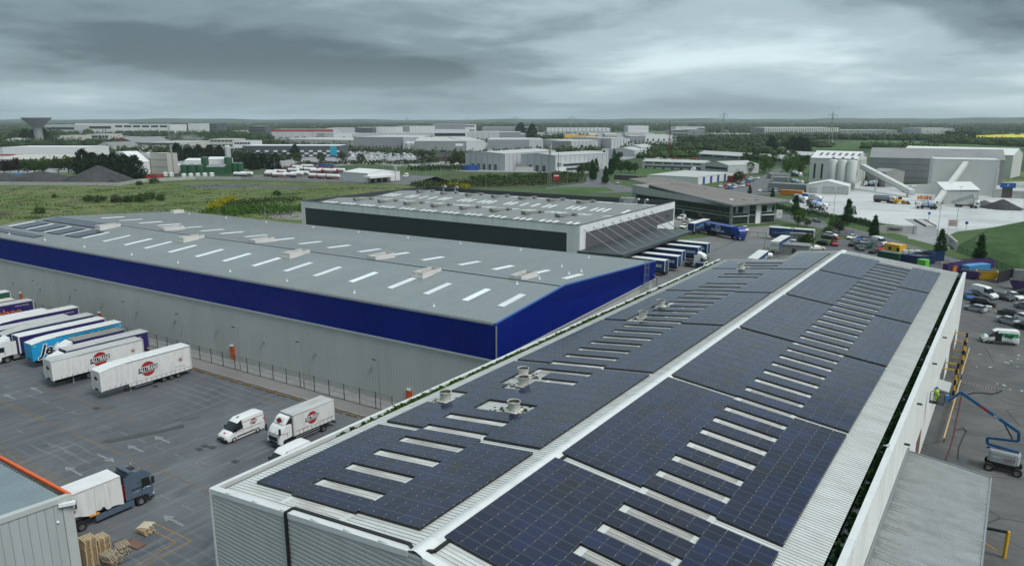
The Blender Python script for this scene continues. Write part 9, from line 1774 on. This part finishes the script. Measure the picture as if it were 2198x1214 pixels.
# skyline: hills, pylons, masts, water tower
mb = MB(); N_ = 120; ring0 = []; rr = random.Random(3)
for k in range(N_ + 1):
 x = -700 + 3600 * k / N_; d = ray(x, HORY); d = Vector((d.x, d.y, 0)).normalized(); h = 37 + 5 * math.sin(k * .21) + 4 * math.sin(k * .53 + 1) + 3 * math.sin(k * 1.3) + (12 if x > 1300 else 0) * min(1, (x - 1300) / 500 if x > 1300 else 0)
 ring0.append([d * 7700 + Vector((0, 0, 0)), d * 8300 + Vector((0, 0, h * .55)), d * 8900 + Vector((0, 0, h)), d * 9500 + Vector((0, 0, h * .5))])
mb.loft(ring0, cap=False, closed=False); tag(mb.build('hills', 'hill_green', None, smooth=True), kind='structure')
def pylon_proto():
 t = thing('pylon', 'p', 'pylon')
 def body(m):
  prof_ = [(0, 3.2), (9, 2.3), (18, 1.5), (26, 1.0), (38, .45), (42, .1)]
  for (z0, w0), (z1, w1) in zip(prof_, prof_[1:]):
   for a, b in ((1, 1), (1, -1), (-1, -1), (-1, 1)): m.bar((a * w0, b * w0, z0), (a * w1, b * w1, z1), .2)
   for a, b, c, d in ((1, 1, 1, -1), (1, -1, -1, -1), (-1, -1, -1, 1), (-1, 1, 1, 1)): m.bar((a * w0, b * w0, z0), (c * w1, d * w1, z1), .1); m.bar((c * w0, d * w0, z0), (a * w1, b * w1, z1), .1)
 part(t, 'lattice', 'galv', body, recalc=False)
 for z, w_ in ((25, 8.5), (37, 5.2)):
  part(t, 'crossarm', 'galv', lambda m: (m.bar((-w_, 0, z), (w_, 0, z), .4), m.bar((-w_, 0, z), (0, 0, z + 2.2), .25), m.bar((w_, 0, z), (0, 0, z + 2.2), .25)), recalc=False); part(t, 'insulator', 'dark_steel', lambda m: [m.bar((s * w_, 0, z), (s * w_, 0, z - 2.4), .25) for s in (1, -1)], recalc=False)
 return t
PY_ = Stock(pylon_proto)
pyl = [(1787, 1150, 238, 'tallest pylon on the right above the plant'), (1553, 1300, 239, 'pylon right of centre above the finned warehouse'), (1226, 1800, 247, 'pylon above the middle of the estate'), (1106, 2000, 247, 'pylon left of the middle one'), (1003, 2300, 250, 'pylon above the far broad warehouse'), (874, 2300, 251, 'pylon above the white far warehouses'), (770, 2600, 255, 'distant pylon right of the red hall'), (675, 2800, 255, 'distant pylon above the red hall'), (590, 3000, 256, 'faint pylon left of the red hall'), (531, 3000, 258, 'faint pylon near the dark office')]
for x, D_, yt, l in pyl: b = far(x, D_); PY_.place(b, PSI + R(rnd.uniform(-8, 8)), l, 'power line pylons', hgt(b, yt) / 42)
mb = MB()
for (x0, d0, y0, _a), (x1, d1, y1, _b) in zip(pyl, pyl[1:6]):
 for fz, off in ((.57, -9), (.57, 9), (.82, -5), (.82, 5)):
  b0, b1 = far(x0, d0), far(x1, d1); p, q = b0 + _r * off + Vector((0, 0, hgt(b0, y0) * fz)), b1 + _r * off + Vector((0, 0, hgt(b1, y1) * fz)); pr = None
  for k in range(13):
   c = p.lerp(q, k / 12) - Vector((0, 0, 9 * math.sin(math.pi * k / 12)))
   if pr: mb.bar(pr, c, .12)
   pr = c
tag(mb.build('power_line', 'dark_steel', None, recalc=False), 'power lines sagging between the pylons', 'power line')
for x, D_, h, l in ((1439, 760, 36, 'red and white telecom mast by the warehouses'), (1181, 430, 24, 'slim mast between the light sheds'), (844, 420, 13, 'thin mast in the tanker yard'), (360, 1250, 30, 'thin mast behind the batching tower')):
 t = thing('telecom_mast', l, 'mast', far(x, D_)); part(t, 'lattice', 'paint_darkred' if x == 1439 else 'galv', lambda m: ([m.bar((a * .9, b * .9, 0), (a * .25, b * .25, h), .18) for a in (1, -1) for b in (1, -1)] + [m.bar((.8, .8, h * k / 14), (-.8, -.8, h * (k + 1) / 14), .1) for k in range(14)]) if h > 20 else m.cyl((0, 0, 0), (0, 0, h), .25, .12, 8), recalc=False); part(t, 'antenna', 'paint_offwhite', lambda m: [m.box(-.9 + k * .7, -.5 + k * .7, -.3, .3, h - 3, h - .6) for k in range(3)])
for x, y, h, l in ((571, 392, 11, 'at the left end of the tanker yard'), (591, 372, 11, 'above the red-ended tankers'), (613, 366, 10, 'behind the tankers'), (645, 391, 12, 'in front of the tankers'), (710, 393, 12, 'left of the white low shed'), (880, 391, 13, 'at the tanker yard gate'), (824, 388, 11, 'beside the white low shed'), (894, 374, 12, 'behind the tanker yard gate'), (914, 384, 12, 'right of the tanker yard gate'), (947, 378, 11, 'in the rough ground'), (1043, 404, 9, 'left of the roundabout signs'), (1217, 407, 13, 'on the roundabout'), (1288, 398, 12, 'at the road fork'), (141, 468, 5, 'with white head behind the blue roof'), (570, 472, 4.5, 'low, between the two warehouses')): column_lamp('slim lighting column ' + l, at(x, y), h)
b = far(78, 1450); s_ = hgt(b, 253); t = thing('water_tower', 'inverted cone water tower on the left skyline', 'water tower', b); part(t, 'bowl', 'concrete_grey', lambda m: m.lathe([(0, s_ * .58), (6.5, s_ * .6), (12, s_ * .74), (21, s_ * .97), (21.5, s_), (0, s_)], 32), smooth=True); part(t, 'shaft', 'concrete_grey', lambda m: m.cyl((0, 0, 0), (0, 0, s_ * .62), 6.5, n=20)); part(t, 'rim', 'slate_clad', lambda m: m.lathe([(21.7, s_ - .8), (21.7, s_ + .3), (20.5, s_ + .3)], 32))
rr = random.Random(55)
for nm, mt, n_ in (('field_weeds', 'leaf_olive', 210), ('field_tufts', 'leaf_bright', 120), ('dead_weeds', 'wood_old', 60)):
 mb = MB()
 for _ in range(n_):
  c = at(rr.uniform(-20, 900), rr.uniform(398, 470)); w_ = rr.uniform(.6, 3.2)
  for k in range(int(14 * w_)): p = c + _r * rr.gauss(0, w_ * 1.2) + _f * rr.gauss(0, w_ * .8); s = rr.uniform(.1, .28); g = rr.uniform(0, 3.14); d = Vector((math.cos(g), math.sin(g), 0)) * s; mb.face([p - d, p + d, p + d * .7 + Vector((rr.uniform(-.2, .2), .1, s * 1.6)), p - d * .7 + Vector((0, .1, s * 1.4))])
 tag(mb.build(nm, mt, field, recalc=False), kind='stuff')
rr = random.Random(91)
for nm, mt, areas in (('stored_goods', 'bag_white', ((740, 326, 905, 340, 120), (1380, 334, 1440, 342, 60), (600, 322, 760, 334, 120))), ('scrap_pile', 'brown', ((610, 326, 760, 338, 120), (1385, 330, 1450, 342, 120), (610, 357, 720, 364, 70))), ('stored_crates', 'blue', ((700, 334, 760, 338, 26), (1395, 334, 1440, 341, 30), (20, 378, 140, 384, 50))), ('red_machinery', 'red', ((300, 378, 350, 384, 26), (610, 358, 720, 366, 50), (1440, 340, 1500, 346, 14)))):
 mb = MB()
 for x0, y0, x1, y1, n_ in areas:
  for _ in range(n_): p = at(rr.uniform(x0, x1), rr.uniform(y0, y1)); s = rr.uniform(.6, 1.6); mb.obox((p.x, p.y, .02), s * rr.uniform(1, 2.6), s * 1.3, s * rr.uniform(.6, 1.2), rr.uniform(0, 3))
 tag(mb.build(nm, mt if mt == 'bag_white' else 'paint_' + mt, None), kind='stuff')
# steam and the air itself
mb = MB(); mb.lathe([(0, -1), (.5, -.85), (.95, -.2), (.8, .5), (.4, .9), (0, 1)], 14); st_ = mb.build('steam', 'steam', None, far(392, 760) + Vector((0, 0, 19)), PSI); st_.scale = (22, 9, 8); tag(st_, kind='stuff')
def haze():
 m = bpy.data.materials.new('haze_air'); m.use_nodes = True; nt = m.node_tree; nt.nodes.clear(); o = nt.nodes.new('ShaderNodeOutputMaterial'); v = nt.nodes.new('ShaderNodeVolumePrincipled'); v.inputs['Color'].default_value = (0.84, 0.96, 1.0, 1); v.inputs['Density'].default_value = HAZE; v.inputs['Anisotropy'].default_value = 0.2; nt.links.new(v.outputs[0], o.inputs['Volume'])
 mb = MB(); mb.box(-11000, 11000, -11000, 11000, -1.0, 125); tag(mb.build('haze', m), kind='stuff')
HAZE = 0.00007
haze()
